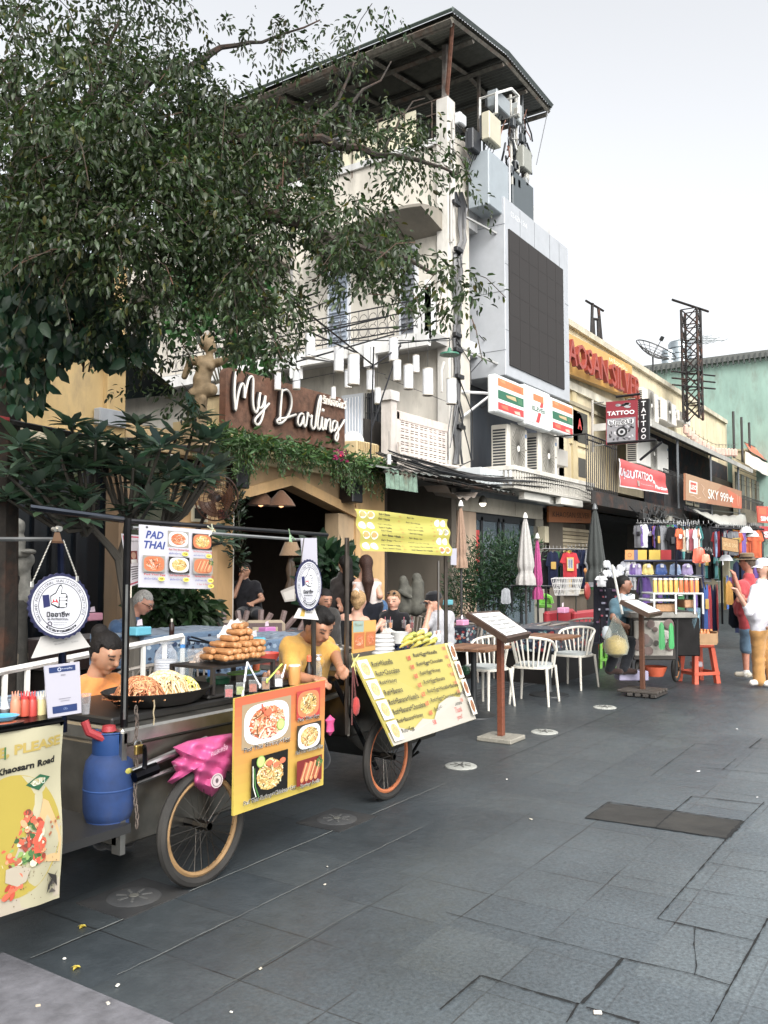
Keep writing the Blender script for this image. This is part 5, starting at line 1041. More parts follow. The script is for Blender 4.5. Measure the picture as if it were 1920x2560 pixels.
# big-leaved creeper hanging in front of the yellow wall
cr_=T('creeper','dark broad-leaved creeper hanging below the fig in front of the yellow wall','plant',onD(140,900,7));Pl,Dl,Sl=[],[],[]
for(px,py,rx,ry,d,m)in[(60,700,110,110,6.6,330),(170,780,130,100,6.8,380),(280,830,120,80,7,260),(90,860,90,80,6.8,260),(60,960,60,60,6.9,90),(200,680,90,60,6.8,120)]:
 for k in range(m):
  a=RNG.random()*2*PI;q=math.sqrt(RNG.random());p=onD(px+rx*q*math.cos(a),py+ry*q*math.sin(a),d+RNG.normal(0,.3));Pl.append(A3(p));Dl.append([RNG.normal(0,.5),RNG.normal(0,.5),-1]);Sl.append(RNG.uniform(.09,.15))
Nn=np.tile(-A3(FW),(len(Pl),1))+RNG.normal(size=(len(Pl),3))*.7
leafmesh('foliage',np.array(Pl),np.array(Dl),Sl,leafcols(len(Pl),'#22402a',.4,.0),cr_,wid=.6,N=Nn)
b=B();[b.tube([onD(x,560,6.8),onD(x+random.uniform(-30,30),750,6.9),onD(x+random.uniform(-40,40),930,7)],.01,'#2d2820',4)for x in range(20,340,40)];b.build('stem','rust',cr_)
def rosette(tips,size,col,parent,m=17,up=.5,wid=.34):
 P_,D_,S_,N_=[],[],[],[]
 for p in tips:
  for j in range(m):
   a=j*2.4+RNG.random()*.3;el=RNG.uniform(-.5,.95)*up*1.5+.1;d=np.array([math.cos(a)*math.cos(el),math.sin(a)*math.cos(el),math.sin(el)]);P_.append(A3(p)+d*.02+np.array([0,0,-.05+.01*(m-j)*.3]));D_.append(d);S_.append(size*RNG.uniform(.65,1.1));N_.append([-d[0]*.6,-d[1]*.6,1])
 return leafmesh('foliage',np.array(P_),np.array(D_),S_,leafcols(len(P_),col,.35,0),parent,wid=wid,curl=.07,N=np.array(N_))
fr=T('frangipani','frangipani tree with forked grey branches and long leaves before the restaurant','tree',onZ(330,2000,0)*1.0);tb=onY(330,1900,6.2);tb=V((tb.x,6.2,0));fr.location=tb;MW[fr.name]=Matrix.Translation(tb)
TP=[(345,1060,8),(510,1100,8.4),(485,1185,8.2),(240,1090,7.6),(410,1262,8),(150,1130,7.4),(300,1180,7.8),(90,1210,7.2),(50,1110,7),(200,1235,7.5),(110,1270,7.4),(380,1130,8.1),(555,1350,8.3),(20,1180,7),(330,1270,8),(420,1180,8.2),(180,1060,7.6),(530,1180,8.5),(130,1190,7.5),(370,1210,8),(440,1090,8.3),(250,1150,7.8),(60,1160,7.3),(490,1040,8.4),(310,1110,7.9),(20,1240,7.4),(200,1170,7.6)]
TP+=[(RNG.uniform(0,560),RNG.uniform(1090,1300),RNG.uniform(7.2,8.5))for _ in range(34)];TP=[t for t in TP if not(t[0]>440 and t[1]>1230 and t[0]<545)];tips=[onD(*t)for t in TP];rosette(tips,.26,'#57705a',fr,m=20,wid=.42)
b=B();f1=onD(300,1400,8.0);b.tube([tb,tb.lerp(f1,.5)+V((.1,0,0)),f1],[.07,.06,.05],'#4f4a42',8);b.build('trunk','plaster',fr);b=B();mids=[onD(230,1320,7.8),onD(320,1300,8),onD(400,1330,8.1)]
for mpt in mids:b.tube([f1,f1.lerp(mpt,.5)+V((.03,.02,0)),mpt],[.045,.035,.03],'#4f4a42',6)
for t in tips:
 mpt=min(mids,key=lambda q:(q-t).length);c=mpt.lerp(t,.5)+V((0,0,-.12));b.tube([mpt,c,t+V((0,0,-.03))],[.024,.018,.012],'#4a453c',5)
b.build('branch','plaster',fr)
def bush(nm,lab,cat,base,blobs,size,col,wid=.45,up=.3,var=.4,stem='#3b3a2a',curl=.15,grp=None,warm=0,droop=0):
 r=T(nm,lab,cat,base,grp);P_,D_,S_=[],[],[];b=B()
 for(c,rx,ry,rz,m)in blobs:
  b.tube([base,V(base).lerp(c,.5)+V((random.uniform(-.05,.05),random.uniform(-.05,.05),0)),c],[.02,.012,.005],stem,4)
  for k in range(m):
   v=RNG.normal(size=3);v/=np.linalg.norm(v);q=RNG.random()**.45;P_.append(A3(c)+v*q*np.array([rx,ry,rz]));dd=v*.7+RNG.normal(size=3)*.5+np.array([0,0,up-droop]);D_.append(dd);S_.append(size*RNG.uniform(.6,1.2))
 leafmesh('foliage',np.array(P_),np.array(D_),S_,leafcols(len(P_),col,var,warm),r,wid=wid,curl=curl);b.build('stem','rust',r);return r
def dp(px,py,d):return onD(px,py,d)
bush('climbing_plant','bright green broad-leaved climber lit from behind the dancer statue','plant',dp(560,1000,12.6),[(dp(x,y,12.8),.3,.3,.3,m)for x,y,m in((500,730,130),(560,700,120),(600,760,110),(650,740,80),(590,850,90),(530,800,110),(470,800,80),(640,900,70),(480,720,80),(430,820,60),(600,920,80))],.16,'#36602f',.62,warm=0)
bush('potted_plant','dark glossy plant clump beside the moulded pilaster','plant',V((dp(440,1500,10.2).x,dp(440,1500,10.2).y,0)),[(dp(x,y,10.1),.28,.28,.25,170)for x,y in((390,1500),(440,1510),(490,1525),(410,1550),(470,1560))],.22,'#2c4426',.36,droop=.6)
bush('potted_plant','dark split-leaved plant inside the restaurant arch','plant',V((dp(815,1500,11.8).x,dp(815,1500,11.8).y,.1)),[(dp(x,y,11.8),.25,.25,.25,60)for x,y in((800,1400),(840,1410),(825,1450),(800,1470))],.26,'#27402a',.5)
bush('potted_plant','dim leafy plant hanging at the left edge of the arch','plant',dp(600,1330,12),[(dp(x,y,12),.16,.16,.22,90)for x,y in((590,1310),(595,1380),(590,1250))],.1,'#1f3320',.4)
bush('bamboo_hedge','dense dark green bamboo hedge in wicker planters before the store','hedge',V((dp(1230,1500,15.5).x,dp(1230,1500,15.5).y,.3)),[(dp(x,y,15.5+random.uniform(-.3,.3)),.5,.45,.4,520)for x,y in((1190,1400),(1240,1380),(1280,1400),(1200,1450),(1250,1440),(1290,1450),(1170,1460),(1220,1490),(1270,1485),(1160,1500),(1295,1380))],.11,'#2b4a2c',.2,var=.6)
# planted ledge
Pl,Dl,Sl=[],[],[];lv=T('ledge_vines','ferns and trailing vines spilling over the restaurant ledge','plant',onY(700,1110,YF-.3));b=B()
for k in range(150):
 px=RNG.uniform(480,965);yy=1078+(px-480)*.19;top=onY(px,yy+RNG.uniform(-14,10),YF-.3-RNG.uniform(0,.18));ln=RNG.uniform(.15,.45)*(1.35 if 560<px<640 or px>840 else 1);bot=top+V((RNG.normal(0,.05),RNG.normal(0,.03),-ln));b.tube([top,top.lerp(bot,.5)+V((.02,-.02,0)),bot],.004,'#3f4f2c',3)
 for j in range(int(ln*55)):t=RNG.random();Pl.append(A3(top.lerp(bot,t))+RNG.normal(size=3)*.035*(1.3-t));Dl.append([RNG.normal(0,.6),RNG.normal(0,.6)-.2,-1]);Sl.append(RNG.uniform(.04,.09)*(1.2-.5*t))
for k in range(1700):
 px=RNG.uniform(470,975);yy=1075+(px-470)*.185+RNG.normal(0,12);Pl.append(A3(onY(px,yy,YF-.25-RNG.uniform(0,.3))));Dl.append([RNG.normal(0,1),RNG.normal(0,1)-.3,RNG.uniform(-.6,.9)]);Sl.append(RNG.uniform(.06,.15))
cl=leafcols(len(Pl),'#4a6a38',.5,.03);leafmesh('foliage',np.array(Pl),np.array(Dl),Sl,cl,lv,wid=.34);b.build('stem','leaf',lv)
P_=[A3(onY(850+RNG.uniform(-16,16),1138+RNG.uniform(-12,12),YF-.62))for _ in range(26)];o=leafmesh('bougainvillea',np.array(P_),RNG.normal(size=(26,3)),.06,leafcols(26,'#a82a66',.3),None,wid=.8);props(o,'small spray of magenta flowers among the ledge vines','flowers')
# ---- dancer statue and cherub
def statue(nm,lab,base,s,prims,col,kind='stone',h=.014,k=.03):
 r=T(nm,lab,'statue',base);o=sdf_mesh('carved_figure',[tuple(list(p)+[col])for p in prims],h/s,kind,r,k=k,M=Matrix.Translation(base)@Matrix.Diagonal((s,s,s,1)));return r
# dancer: faces right along the street, arms stretched back
bs=onD(500,1075,10.9);RTn=RT.copy()
def fr_(x,y,z):return tuple(RTn*x+FW*y+V((0,0,z)))
H=.0162*.30  # metres per photo pixel at that depth
px_=lambda x,y,d=0:fr_((x-500)*.00507,d,(1075-y)*.00507)
statue('dancer_statue','sandy carved stone dancer with spread arms and a crown beside the name sign',bs,1.0,[('c',px_(495,1075),px_(500,1000),.11,.085),('c',px_(500,1000),px_(503,950),.085,.115),('c',px_(503,950),px_(512,912),.10,.115),('c',px_(512,912),px_(520,895),.10,.06),('c',px_(522,900),px_(521,872),.045,.04),('e',px_(522,864),(.07,.085,.1),None),('e',px_(513,856),(.085,.1,.085),None),('c',px_(505,856),px_(500,836),.03,.012),('c',px_(512,850),px_(510,828),.03,.012),('c',px_(519,850),px_(521,828),.03,.012),('c',px_(526,852),px_(531,834),.028,.012),
   ('c',px_(534,868),px_(538,873),.014,.012),('c',px_(505,900),px_(470,897,.1),.07,.055),('c',px_(470,897,.1),px_(452,935,.15),.05,.04),('c',px_(530,908),px_(555,905,-.1),.06,.05),('c',px_(555,905,-.1),px_(585,893,-.2),.04,.03),('e',px_(527,917,-.08),(.05,.05,.05),None),('c',px_(485,985),px_(528,975,-.05),.09,.085),('c',px_(494,1050,-.06),px_(510,1000,-.1),.05,.05)],'#86704e',h=.014,k=.02)
b=B();b.box(bs.x-.16,bs.x+.16,bs.y-.14,bs.y+.14,bs.z-.28,bs.z+.02,'#a98f68',.02);b.build('plinth','stone',bpy.data.objects['dancer_statue'])
bs=onD(52,1500,9.2);q_=lambda x,y,d=0:fr_((x-52)*.00428,d,(1500-y)*.00428)
statue('cherub_statue','white plaster cherub with curly hair stretching out a bowl, by the left edge',bs,1.0,[('c',q_(64,1495),q_(62,1440),.10,.05),('c',q_(62,1440),q_(52,1415),.05,.09),('c',q_(52,1415),q_(34,1378),.1,.1),('c',q_(34,1378),q_(33,1352),.1,.11),('c',q_(35,1350),q_(35,1335),.05,.05),('e',q_(36,1322),(.085,.09,.1),None),('e',q_(33,1312),(.1,.1,.07),None),('e',q_(44,1308),(.045,.05,.04),None),('e',q_(24,1308),(.045,.05,.04),None),('e',q_(34,1302),(.05,.05,.04),None),
   ('c',q_(24,1358,-.05),q_(48,1383,-.12),.04,.035),('c',q_(48,1383,-.12),q_(76,1384,-.12),.035,.03),('e',q_(80,1378,-.12),(.08,.07,.03),None),('c',q_(40,1400),q_(70,1430),.06,.02),('c',q_(46,1408),q_(62,1400),.07,.09),('c',q_(5,1370),q_(-15,1375),.07,.05)],'#8f8d84',h=.01,k=.015)
b=B();b.lathe([(.12,-1.0),(.09,-.6),(.07,-.2),(.12,-.05),(.12,0)],bs,'#4f4d47',18);b.build('pedestal','stone',bpy.data.objects['cherub_statue'])
sa=onD(1008,1480,13.6);w_=lambda x,y,d=0:fr_((x-1008)*.0063,d,(1480-y)*.0063)
statue('garden_statue','weathered grey seated garden statues behind the diners',sa,1.0,[('c',w_(1010,1520),w_(1012,1480),.14,.12),('c',w_(1012,1480),w_(1010,1460),.1,.08),('e',w_(1008,1452),(.07,.07,.085),None),('c',w_(1040,1520),w_(1045,1460),.13,.1),('e',w_(1042,1446),(.08,.08,.09),None),('c',w_(1000,1478,-.1),w_(1025,1490,-.2),.04,.035),('c',w_(990,1515),w_(1060,1515),.1,.1)],'#4f4e45',h=.013,k=.02)
# ================================================================== food carts
def mini(nm,lab,cat,px,py,Y,parts,group=None,n=16,sq=(1,1),tilt=None):
 """small turned thing: base under photo point (px, py) on the plane Y; profiles in photo pixels"""
 p=onY(px,py,Y)if Y>0 else onD(px,py,-Y);s=(p-CAMP).dot(FW)/FPX;r=T(nm,lab,cat,p,group)
 for(pn,kd,col,prof)in parts:
  b=B()
  if tilt:b.m=Matrix.Translation(p)@Matrix.Rotation(tilt,4,'Y')@Matrix.Translation(-p)
  b.lathe([(a*s,z*s)for a,z in prof],p,col,n,sq=sq);b.build(pn,kd,r)
 return r
def wheel(b_t,b_r,b_s,c,r,tyre='#2c2a27',rim='#a8662c',spk='#6f6a63'):
 c=V(c);ring=lambda rr:[c+V((rr*math.cos(a),0,rr*math.sin(a)))for a in[i*PI/20 for i in range(41)]]
 b_t.tube(ring(r-.024),.026,tyre,8,cap=False);b_r.tube(ring(r-.058),.014,rim,6,cap=False)
 b_s.tube([c-V((0,.05,0)),c+V((0,.05,0))],.025,'#55504a',8)
 for k in range(28):
  a=k*2*PI/28;a2=a+(.5 if k%2 else-.5);b_s.tube([c+V((.022*math.cos(a2),.03*(1 if k%4<2 else-1),.022*math.sin(a2))),c+V(((r-.06)*math.cos(a),0,(r-.06)*math.sin(a)))],.0022,spk,3,cap=False)
def add_wheels(root,lst):
 for c,r,col in lst:
  t,q,s=B(),B(),B();wheel(t,q,s,c,r,rim=col);w_=t.build('wheel','dirt',root);q.build('rim','dirt',w_);s.build('spokes','metal',w_)
def noodles(b,c,rx,ry,rz,n,cols,r=.0035,ln=.09):
 for k in range(n):
  a=random.random()*2*PI;q=math.sqrt(random.random());t=random.random()*2*PI;pts=[];x,y=rx*q*math.cos(a),ry*q*math.sin(a)
  for j in range(5):
   e=max(0,1-(x/rx)**2-(y/ry)**2);pts.append(V(c)+V((x,y,rz*math.sqrt(e)+random.uniform(0,.008))));x+=math.cos(t)*ln/4;y+=math.sin(t)*ln/4;t+=random.uniform(-.9,.9)
  b.tube(pts,r,random.choice(cols),4)
# ---- noodle cart
nc=T('noodle_cart','stainless steel pad thai cart on spoked bicycle wheels','food cart',(3.4,3.7,0))
b=B();b.box(2.74,4.12,3.32,4.1,.27,.74,'#8f8a80',.01);b.box(2.74,4.2,3.30,4.12,.74,.82,'#b9b6ad',.012);b.box(2.74,2.77,3.3,3.36,.24,.8,'#b5b2aa');b.build('cart_body','metal',nc)
b=B();b.box(2.76,4.2,3.4,4.1,.82,.86,'#1b1a19',.01);b.box(2.3,2.76,3.25,3.95,.35,.39,'#2a2a2a');b.box(3.42,4.2,3.42,4.1,.86,.885,'#23211f',.01);b.build('black_top','paint',nc)
add_wheels(nc,[((3.17,3.2,.292),.292,'#93703f'),((3.17,4.2,.292),.292,'#8a5a30')])
b=B();b.tube([(3.17,3.15,.292),(3.17,4.25,.292)],.02,'#3a3a3a',6);b.build('axle','metal',nc)
b=B();b.tube([(2.79,3.35,.55),(2.79,3.35,1.82)],.018,'#2a2a2c',8);b.tube([(4.25,3.35,.8),(4.25,3.35,1.8)],.016,'#55504b',8);b.tube([(2.52,3.5,1.84),(2.8,3.35,1.81),(4.36,3.33,1.79)],.012,'#4a4a4c',8);b.tube([(2.8,3.33,1.775),(4.2,3.33,1.75)],.009,'#c9c9c6',6);b.tube([(2.4,3.56,1.86),(2.78,3.37,1.815)],.017,'#2b2f36',8);b.tube([(2.775,3.33,.86),(2.775,3.33,1.5)],.006,'#b5b5b0',5);b.build('post_frame','metal',nc)
b=B();b.tube([(2.78,3.28,.62),(3.24,3.25,.70)],.018,'#c9c9c6',8);b.tube([(2.8,3.28,.56),(3.1,3.25,.6)],.012,'#a9a9a6',6);b.tube([onY(359+4*math.cos(a),1895+28*math.sin(a),3.2)for a in[-1.7+i*.35 for i in range(10)]],.012,'#1a1a1c',5);b.tube([(2.78,3.26,.6),(2.9,3.24,.62)],.03,'#1d1d20',8);b.build('push_handle','metal',nc)
b=B()
for z in(.86,.9):b.tube([onY(x,y,3.28)for x,y in((338,1780),(336,1800))],.003,'#444444',4)
for k in range(16):
 p=onY(340+3*math.sin(k),1775+k*19,3.27);a=k%2*PI/2;b.tube([p+V((math.cos(a)*.008*math.cos(t),math.sin(a)*.008*math.cos(t),.022*math.sin(t)))for t in[i*PI/4 for i in range(9)]],.004,'#5d5148',4)
b.build('chain','rust',nc);b=B();p=onY(345,1862,3.23);b.box(p.x-.02,p.x+.025,p.y-.012,p.y+.008,p.z-.045,p.z,'#c9a54a',.004);b.tube([p+V((.02*math.cos(a),0,.02*math.sin(a)+.0))for a in[i*PI/8 for i in range(9)]],.004,'#b9b9b6',5);b.build('padlock','metal',nc)
gc=T('gas_cylinder','blue gas cylinder with a red valve on the end of the noodle cart','gas cylinder',onY(270,2050,3.4));p=gc.location;b=B();b.lathe([(.09,0),(.105,.015),(.115,.05),(.118,.1),(.118,.22),(.108,.28),(.08,.315),(.03,.33)],p,'#143a72',32);b.lathe([(.085,-.04),(.1,-.04),(.1,.03)],p,'#173f7c',28);b.lathe([(.1185,.15),(.1205,.155),(.1185,.16)],p,'#184686',32);b.build('bottle','dirt',gc)
b=B();b.lathe([(.075,.29),(.08,.30),(.08,.41),(.085,.415),(.08,.42),(.074,.41),(.074,.29)],p,'#163f78',28,a0=-.6,a1=4.6);b.build('collar','paint',gc);b=B();v=p+V((-.03,-.03,.33));b.tube([v,v+V((0,0,.09))],.02,'#8f8350',8);b.lathe([(.01,.09),(.035,.095),(.03,.12),(0,.125)],v,'#a3222a',12);b.tube([v+V((-.02,0,.06)),v+V((-.09,.03,.1)),v+V((-.1,.05,.15))],.02,'#a3222a',8);b.tube([v+V((.02,0,.06)),v+V((.09,-.02,.08))],.013,'#a99f7a',8);b.build('valve','paint',gc)
b=B();q=p+V((-.02,-.108,.28));b.ball(p+V((.02,-.115,.24)),.02,'#a9a032',8,sq=(1,.1,.7));b.build('sticker','print',gc)
# main board
TLb,TRb,BRb,BLb=onY(587,1746,3.05),onY(813,1700,3.05),onY(808,1962,3.05),onY(583,2040,3.05)
nbd=T('noodle_board','yellow and orange picture board with four noodle dishes and spring rolls on the cart front','menu board',(3.6,3.05,BLb.z))
bd=Board(TLb,TRb,BRb,BLb,200,190,'#bfa927',.012,wave=None);bd.seg=6;bd.lay().rect(0,0,200,190,'#c2552f','#bfa927').lay().rect(0,0,0.01,0.01,'#bfa927')
def dish(bd,x0,y0,x1,y1,bgc,plate,cols,n,lab=None,lime=False,sq=False,rolls=False,seed=1,tw=None,th=8,mark=None):
 rd=random.Random(seed);w_,h=x1-x0,y1-y0;cx,cy=(x0+x1)/2,(y0+y1)/2;bd.lay();bd.rect(x0,y0,x1,y1,bgc).lay()
 if plate:bd.poly([(cx+(w_*.46)*(abs(math.cos(a))**.6)*(1 if math.cos(a)>0 else-1),cy+(h*.46)*(abs(math.sin(a))**.6)*(1 if math.sin(a)>0 else-1))for a in[i*PI/14 for i in range(28)]],plate).lay()
 if rolls:
  for k in range(4):t=-.9+k*.22;a,c=(cx-w_*.3+k*w_*.17,cy+h*.3),(cx-w_*.1+k*w_*.17,cy-h*.34);bd.line([a,c],w_*.16,rolls[k%len(rolls)]).lay().line([(a[0]-1,a[1]),(c[0]-1,c[1])],w_*.04,'#e0a870').ell(a[0],a[1],w_*.07,w_*.07,'#c9854e',8).lay()
  bd.noodle(x1-w_*.15,y0+h*.25,w_*.15,h*.22,['#2f5a2c','#4a7a3a'],20,1,.2,rd)
 else:bd.ell(cx,cy,w_*.36,h*.37,cols[0],18).lay().noodle(cx,cy,w_*.37,h*.38,cols[1:],n,.8,.055,rd)
 if lime:lx,ly=lime;bd.lay().ell(lx,ly,9,10,'#7fa83a',14).lay().ell(lx,ly,7.4,8.4,'#b5c96a',14)
 if lab:bd.lay().text(lab,cx+(mark or 0),y1+1,th+2.0,'#f2f0ea',tw,.035,slope=0).lay().text(lab,cx+(mark or 0),y1+1,th+1.6,'#26221c',tw,.012)
OR=['#c96a34','#d9854a','#e3a070','#c4572c','#e8bfa0','#b84a2a','#efdcc8','#6d4a28'];YL=['#c9a54e','#d9bb6a','#e3cd86','#b98a3a','#efe2b8','#a8602e','#4a4a24','#d8b055']
dish(bd,14,14,118,88,'#a08a68','#d2d3dc',OR,170,'Pad Thai Shrimp+Egg',lime=(94,60),seed=2,tw=98)
bd.lay().ell(66,34,8,6,'#d9663a',10).line([(52,18),(60,40)],3,'#cf5a34')
dish(bd,128,10,184,60,'#b3302a','#c9743e',YL,110,'Pad Thai Egg',seed=3,tw=52,th=7);dish(bd,128,70,186,116,'#3a3020','#d2d2d6',YL,110,'Pad Thai Chicken+Egg',seed=4,tw=66,th=7)
dish(bd,28,104,106,172,'#15130f',None,YL,170,'Pad Thai Shrimp+Chicken+Egg',lime=(46,112),seed=5,tw=112)
for x,y in((64,118),(78,124),(92,120)):bd.ell(x,y,7,5,'#d9683c',9)
bd.lay().line([(32,120),(34,150),(42,170)],2.4,'#3f7a34').line([(29,116),(30,150),(36,168)],1.6,'#e8ecd8')
dish(bd,124,130,184,174,'#7a1f1c',None,OR,0,'Spring Rolls',rolls=['#b3603a','#c97a4a','#a8542e'],seed=6,tw=48,th=7)
bd.build('printed_panel','print',nbd)
# hanging menu
TLm,TRm,BRm,BLm=onY(349,1311,3.3),onY(530,1326,3.3),onY(528,1473,3.3),onY(347,1468,3.3)
hm=T('hanging_menu','white hanging pad thai menu with five dish pictures','menu board',BLm);bd=Board(TLm,TRm,BRm,BLm,180,160,'#b9b8c0',.006)
bd.lay().text('PAD',36,24,20,'#2a3f86',40,.03,shear=.2).text('THAI',34,50,20,'#2a3f86',50,.03,shear=.2)
for(x,y,c,l1,l2,pr,sd)in((66,10,OR,'Pad Thai Shrimp+Egg','ผัดไทยกุ้ง+ไข่','70฿',1),(126,12,YL,'Pad Thai Shrimp Chicken+Egg','ผัดไทยกุ้ง+ไก่+ไข่','80฿',2),(5,78,OR,'Pad Thai Egg','ผัดไทยใส่ไข่','40฿',3),(64,78,YL,'Pad Thai Chicken+Egg','ผัดไทยไก่+ไข่','50฿',4),(124,78,OR,'Spring Rolls 2 Pieces','เปาะเปี๊ยะทอด 2 ชิ้น','40฿',5)):
 dish(bd,x,y,x+52,y+42,'#8f8a80' if sd%2 else '#2a2620','#d9d9dc' if sd in(1,4)else '#c46a3a',c,42,seed=sd,rolls=['#b3603a','#c97a4a']if sd==5 else False)
 bd.lay().text(l1,x+27,y+49,5.4,'#b8302a',50,.02).text(l2,x+18,y+59,5.6,'#33439a',30,.01).ell(x+43,y+59,8,5.6,'#e3cf28').lay().text(pr,x+43,y+59,5,'#5a2a1a',9,.02)
bd.text('1 Set 3 Pieces',150,148,4.4,'#b8302a',36).ell(168,152,8,5.4,'#e3cf28').lay().text('50฿',168,152,5,'#5a2a1a',9,.02);bd.ell(7,7,3,3,'#3a3a3e',10);bd.build('printed_panel','print',hm)
b=B()
for px,py in((531,1325),(725,1337)):
 p=onY(px,py,3.3)
 for k in range(5):b.tube([p,p+V((random.uniform(-.05,.05),-.01,random.uniform(-.06,.05)))],.004,'#c3c7a8' if px<600 else '#7fa07a',4)
b.build('tie_straps','cloth',hm)
pl=T('pink_leaflet','tilted pink-edged leaflet with a portrait clipped to the left post','notice',onY(325,1465,3.36));bd=Board(*[onY(x,y,3.42)for x,y in((304,1334),(348,1338),(350,1458),(324,1468))],44,130,'#e3e0e6',.004);bd.lay().rect(2,4,44,126,'#d8506a').lay().rect(5,8,44,122,'#e6dfe4').lay().rect(14,42,36,74,'#8a3a34').lay().ell(25,54,7,9,'#c99a80').rect(16,64,34,74,'#e8e4e0')
for k in range(6):bd.rect(12,82+k*6,38,84+k*6,'#4a464c')
bd.ell(14,22,5,5,'#7a7680').text('คนละครึ่ง',30,16,6,'#3a3640',20);bd.build('printed_panel','print',pl);b=B();p=onY(322,1480,3.35);b.cbox(p,.025,.02,.06,'#cfc6b2',.004);b.build('clip','plastic',pl)
# thumbs-up badges
def badge(px,py,rx,ry,Y,lab,chain=None):
 r=T('round_badge',lab,'sign',onY(px,py+ry,Y));cs=[onY(px-rx,py-ry,Y),onY(px+rx,py-ry,Y),onY(px+rx,py+ry,Y),onY(px-rx,py+ry,Y)]
 bd=Board(*cs,200,200,'#1f2340',0);bd.b=B();s=.5
 star=[(100+(99 if i%2 else 95)*math.cos(i*PI/32),100+(99 if i%2 else 95)*math.sin(i*PI/32))for i in range(64)]
 f=[bd.P(x,y,0)for x,y in star];bk=[p-bd.n*.008 for p in f];bd.b.add(f+bk,[tuple(range(64))[::-1],tuple(range(64,128))]+[(i,(i+1)%64,64+(i+1)%64,64+i)for i in range(64)],'#23264a')
 bd.lay().ell(100,100,89,89,'#c3c4cb',48).lay().ring(100,100,83,83,1.6,'#2a2a30').ring(100,100,67,67,2,'#2a2a30').arctext('THAILAND PROFESSIONAL QUALIFICATION INSTITUTE',100,100,75,R(-128),R(112),8,'#33333a').arctext('· ความรู้ · เชี่ยวชาญ · ใช้มาตรฐาน ·'[::-1],100,100,75,R(215),R(140),7,'#33333a',True)
 bd.lay().poly([(44,68),(64,66),(68,100),(48,106)],'#23285a').poly([(68,70),(84,60),(96,38),(102,36),(106,44),(102,62),(116,62),(122,70),(120,102),(110,106),(90,106),(80,100),(70,96)],'#25252b').lay().poly([(71,72),(86,63),(98,41),(102,42),(103,46),(99,66),(94,74),(92,102),(82,97),(72,93)],'#eceef2')
 for k in range(4):bd.poly([(97,65+k*10),(114+(2 if k in(1,2)else 0),65+k*10),(118+(2 if k in(1,2)else 0),69+k*10),(114,73+k*10),(97,73+k*10)],'#eceef2')
 bd.lay().poly([(72,92),(76,78),(82,86),(88,76),(92,92),(82,88)],'#c8303a').text('มืออาชีพ',92,124,17,'#25252b',72,.03).text('BE PROFESSIONAL',92,139,6,'#33333a',66,.02).ring(66,153,6,6,2.5,'#3a2a44',16).text('สถาบันคุณวุฒิวิชาชีพ',98,149,4.5,'#44444a',44).text('(องค์การมหาชน)',96,156,4.5,'#44444a',38)
 bd.build('badge_face','print',r)
 return r
r=badge(148,1515,80,84,2.9,'large round white and navy thumbs-up badge hanging on a chain at the left');b=B();top=onY(140,1338,2.9)
for ex,ey in((80,1458),(193,1444)):
 e=onY(ex,ey,2.9);n=26;s0=onY(140+(18 if ex>140 else-12),1350,2.9)
 for k in range(n):p=s0.lerp(e,(k+.5)/n);b.cbox(p,.0045,.006,.0075,'#b9b6ac',.001,ry=k%2*.8)
 b.cbox(e+V((0,0,-.005)),.014,.006,.022,'#dedcd4',.002)
b.build('chain','metal',r);b=B();p=onY(142,1350,2.9);b.add([p+V((-.022,0,-.008)),p+V((.026,0,-.01)),p+V((.012,0,.03)),p+V((-.01,0,.03))],[(0,1,2,3)],'#b58a68');b.tube([p+V((-.01,-.006,.04)),p+V((-.01,.012,.042))],.009,'#cfc9bd',10);b.tube([p+V((.006,-.012,.043)),p+V((.006,.008,.045))],.011,'#d8d2c6',10);b.box(p.x-.024,p.x+.028,p.y-.004,p.y+.012,p.z-.012,p.z-.004,'#8a6448');b.build('bulldog_clip','metal',r)
bd=Board(*[onY(x,y,2.93)for x,y in((104,1592),(197,1575),(226,1617),(80,1646))],140,60,'#bab7b2',.006);bd.lay().text('ใบรับรองคุณวุฒิวิชาชีพ',66,22,4.5,'#55555c',44).text('ผู้ประกอบอาหาร',64,31,4.5,'#55555c',28).text('TC-1077/62',108,34,4,'#77777c',20);bd.build('base_card','print',r)
r2=badge(772,1463,34,66,3.25,'narrower thumbs-up badge hanging on the right post of the noodle cart');bd=Board(*[onY(x,y,3.27)for x,y in((748,1520),(786,1520),(797,1550),(735,1545))],60,30,'#d9d6d0',.005);bd.lay().rect(12,2,24,24,'#c9a032').text('certificate',38,12,4,'#55555c',20);bd.build('base_card','print',r2)
b=B();b.tube([onY(760,1345,3.3),onY(752,1410,3.26)],.003,'#55504a',4);b.build('chain','rust',r2)
def blank_card(px0,py0,px1,py1,px2,py2,px3,py3,Y,lab,stripes=True):
 bd=Board(*[onY(x,y,Y)for x,y in((px0,py0),(px1,py1),(px2,py2),(px3,py3))],90,130,'#b0aeba',.006);bd.lay()
 if stripes:bd.rect(10,6,78,20,'#23386a').rect(12,104,78,122,'#23386a').lay().ring(36,13,4,4,1.5,'#cdd3e3',12).text('PromptPay',56,13,5,'#cdd3e3',28).rect(30,86,62,88,'#8a8894').rect(34,92,58,93.5,'#8a8894').text('scan',45,28,4,'#6a6874',12).text('(2)',46,113,6,'#8fa3cf',10)
 o=bd.build('payment_card','print');props(o,lab,'card');return o
blank_card(111,1665,199,1654,204,1782,121,1795,2.95,'white payment card with blue bands standing on the burrito table');blank_card(753,1345,792,1345,794,1415,757,1415,3.3,'small pale card clipped at the right end of the cart frame',False);blank_card(1129,1371,1142,1371,1141,1413,1128,1412,3.3,'narrow pale card taped high on the roti cart post',False)
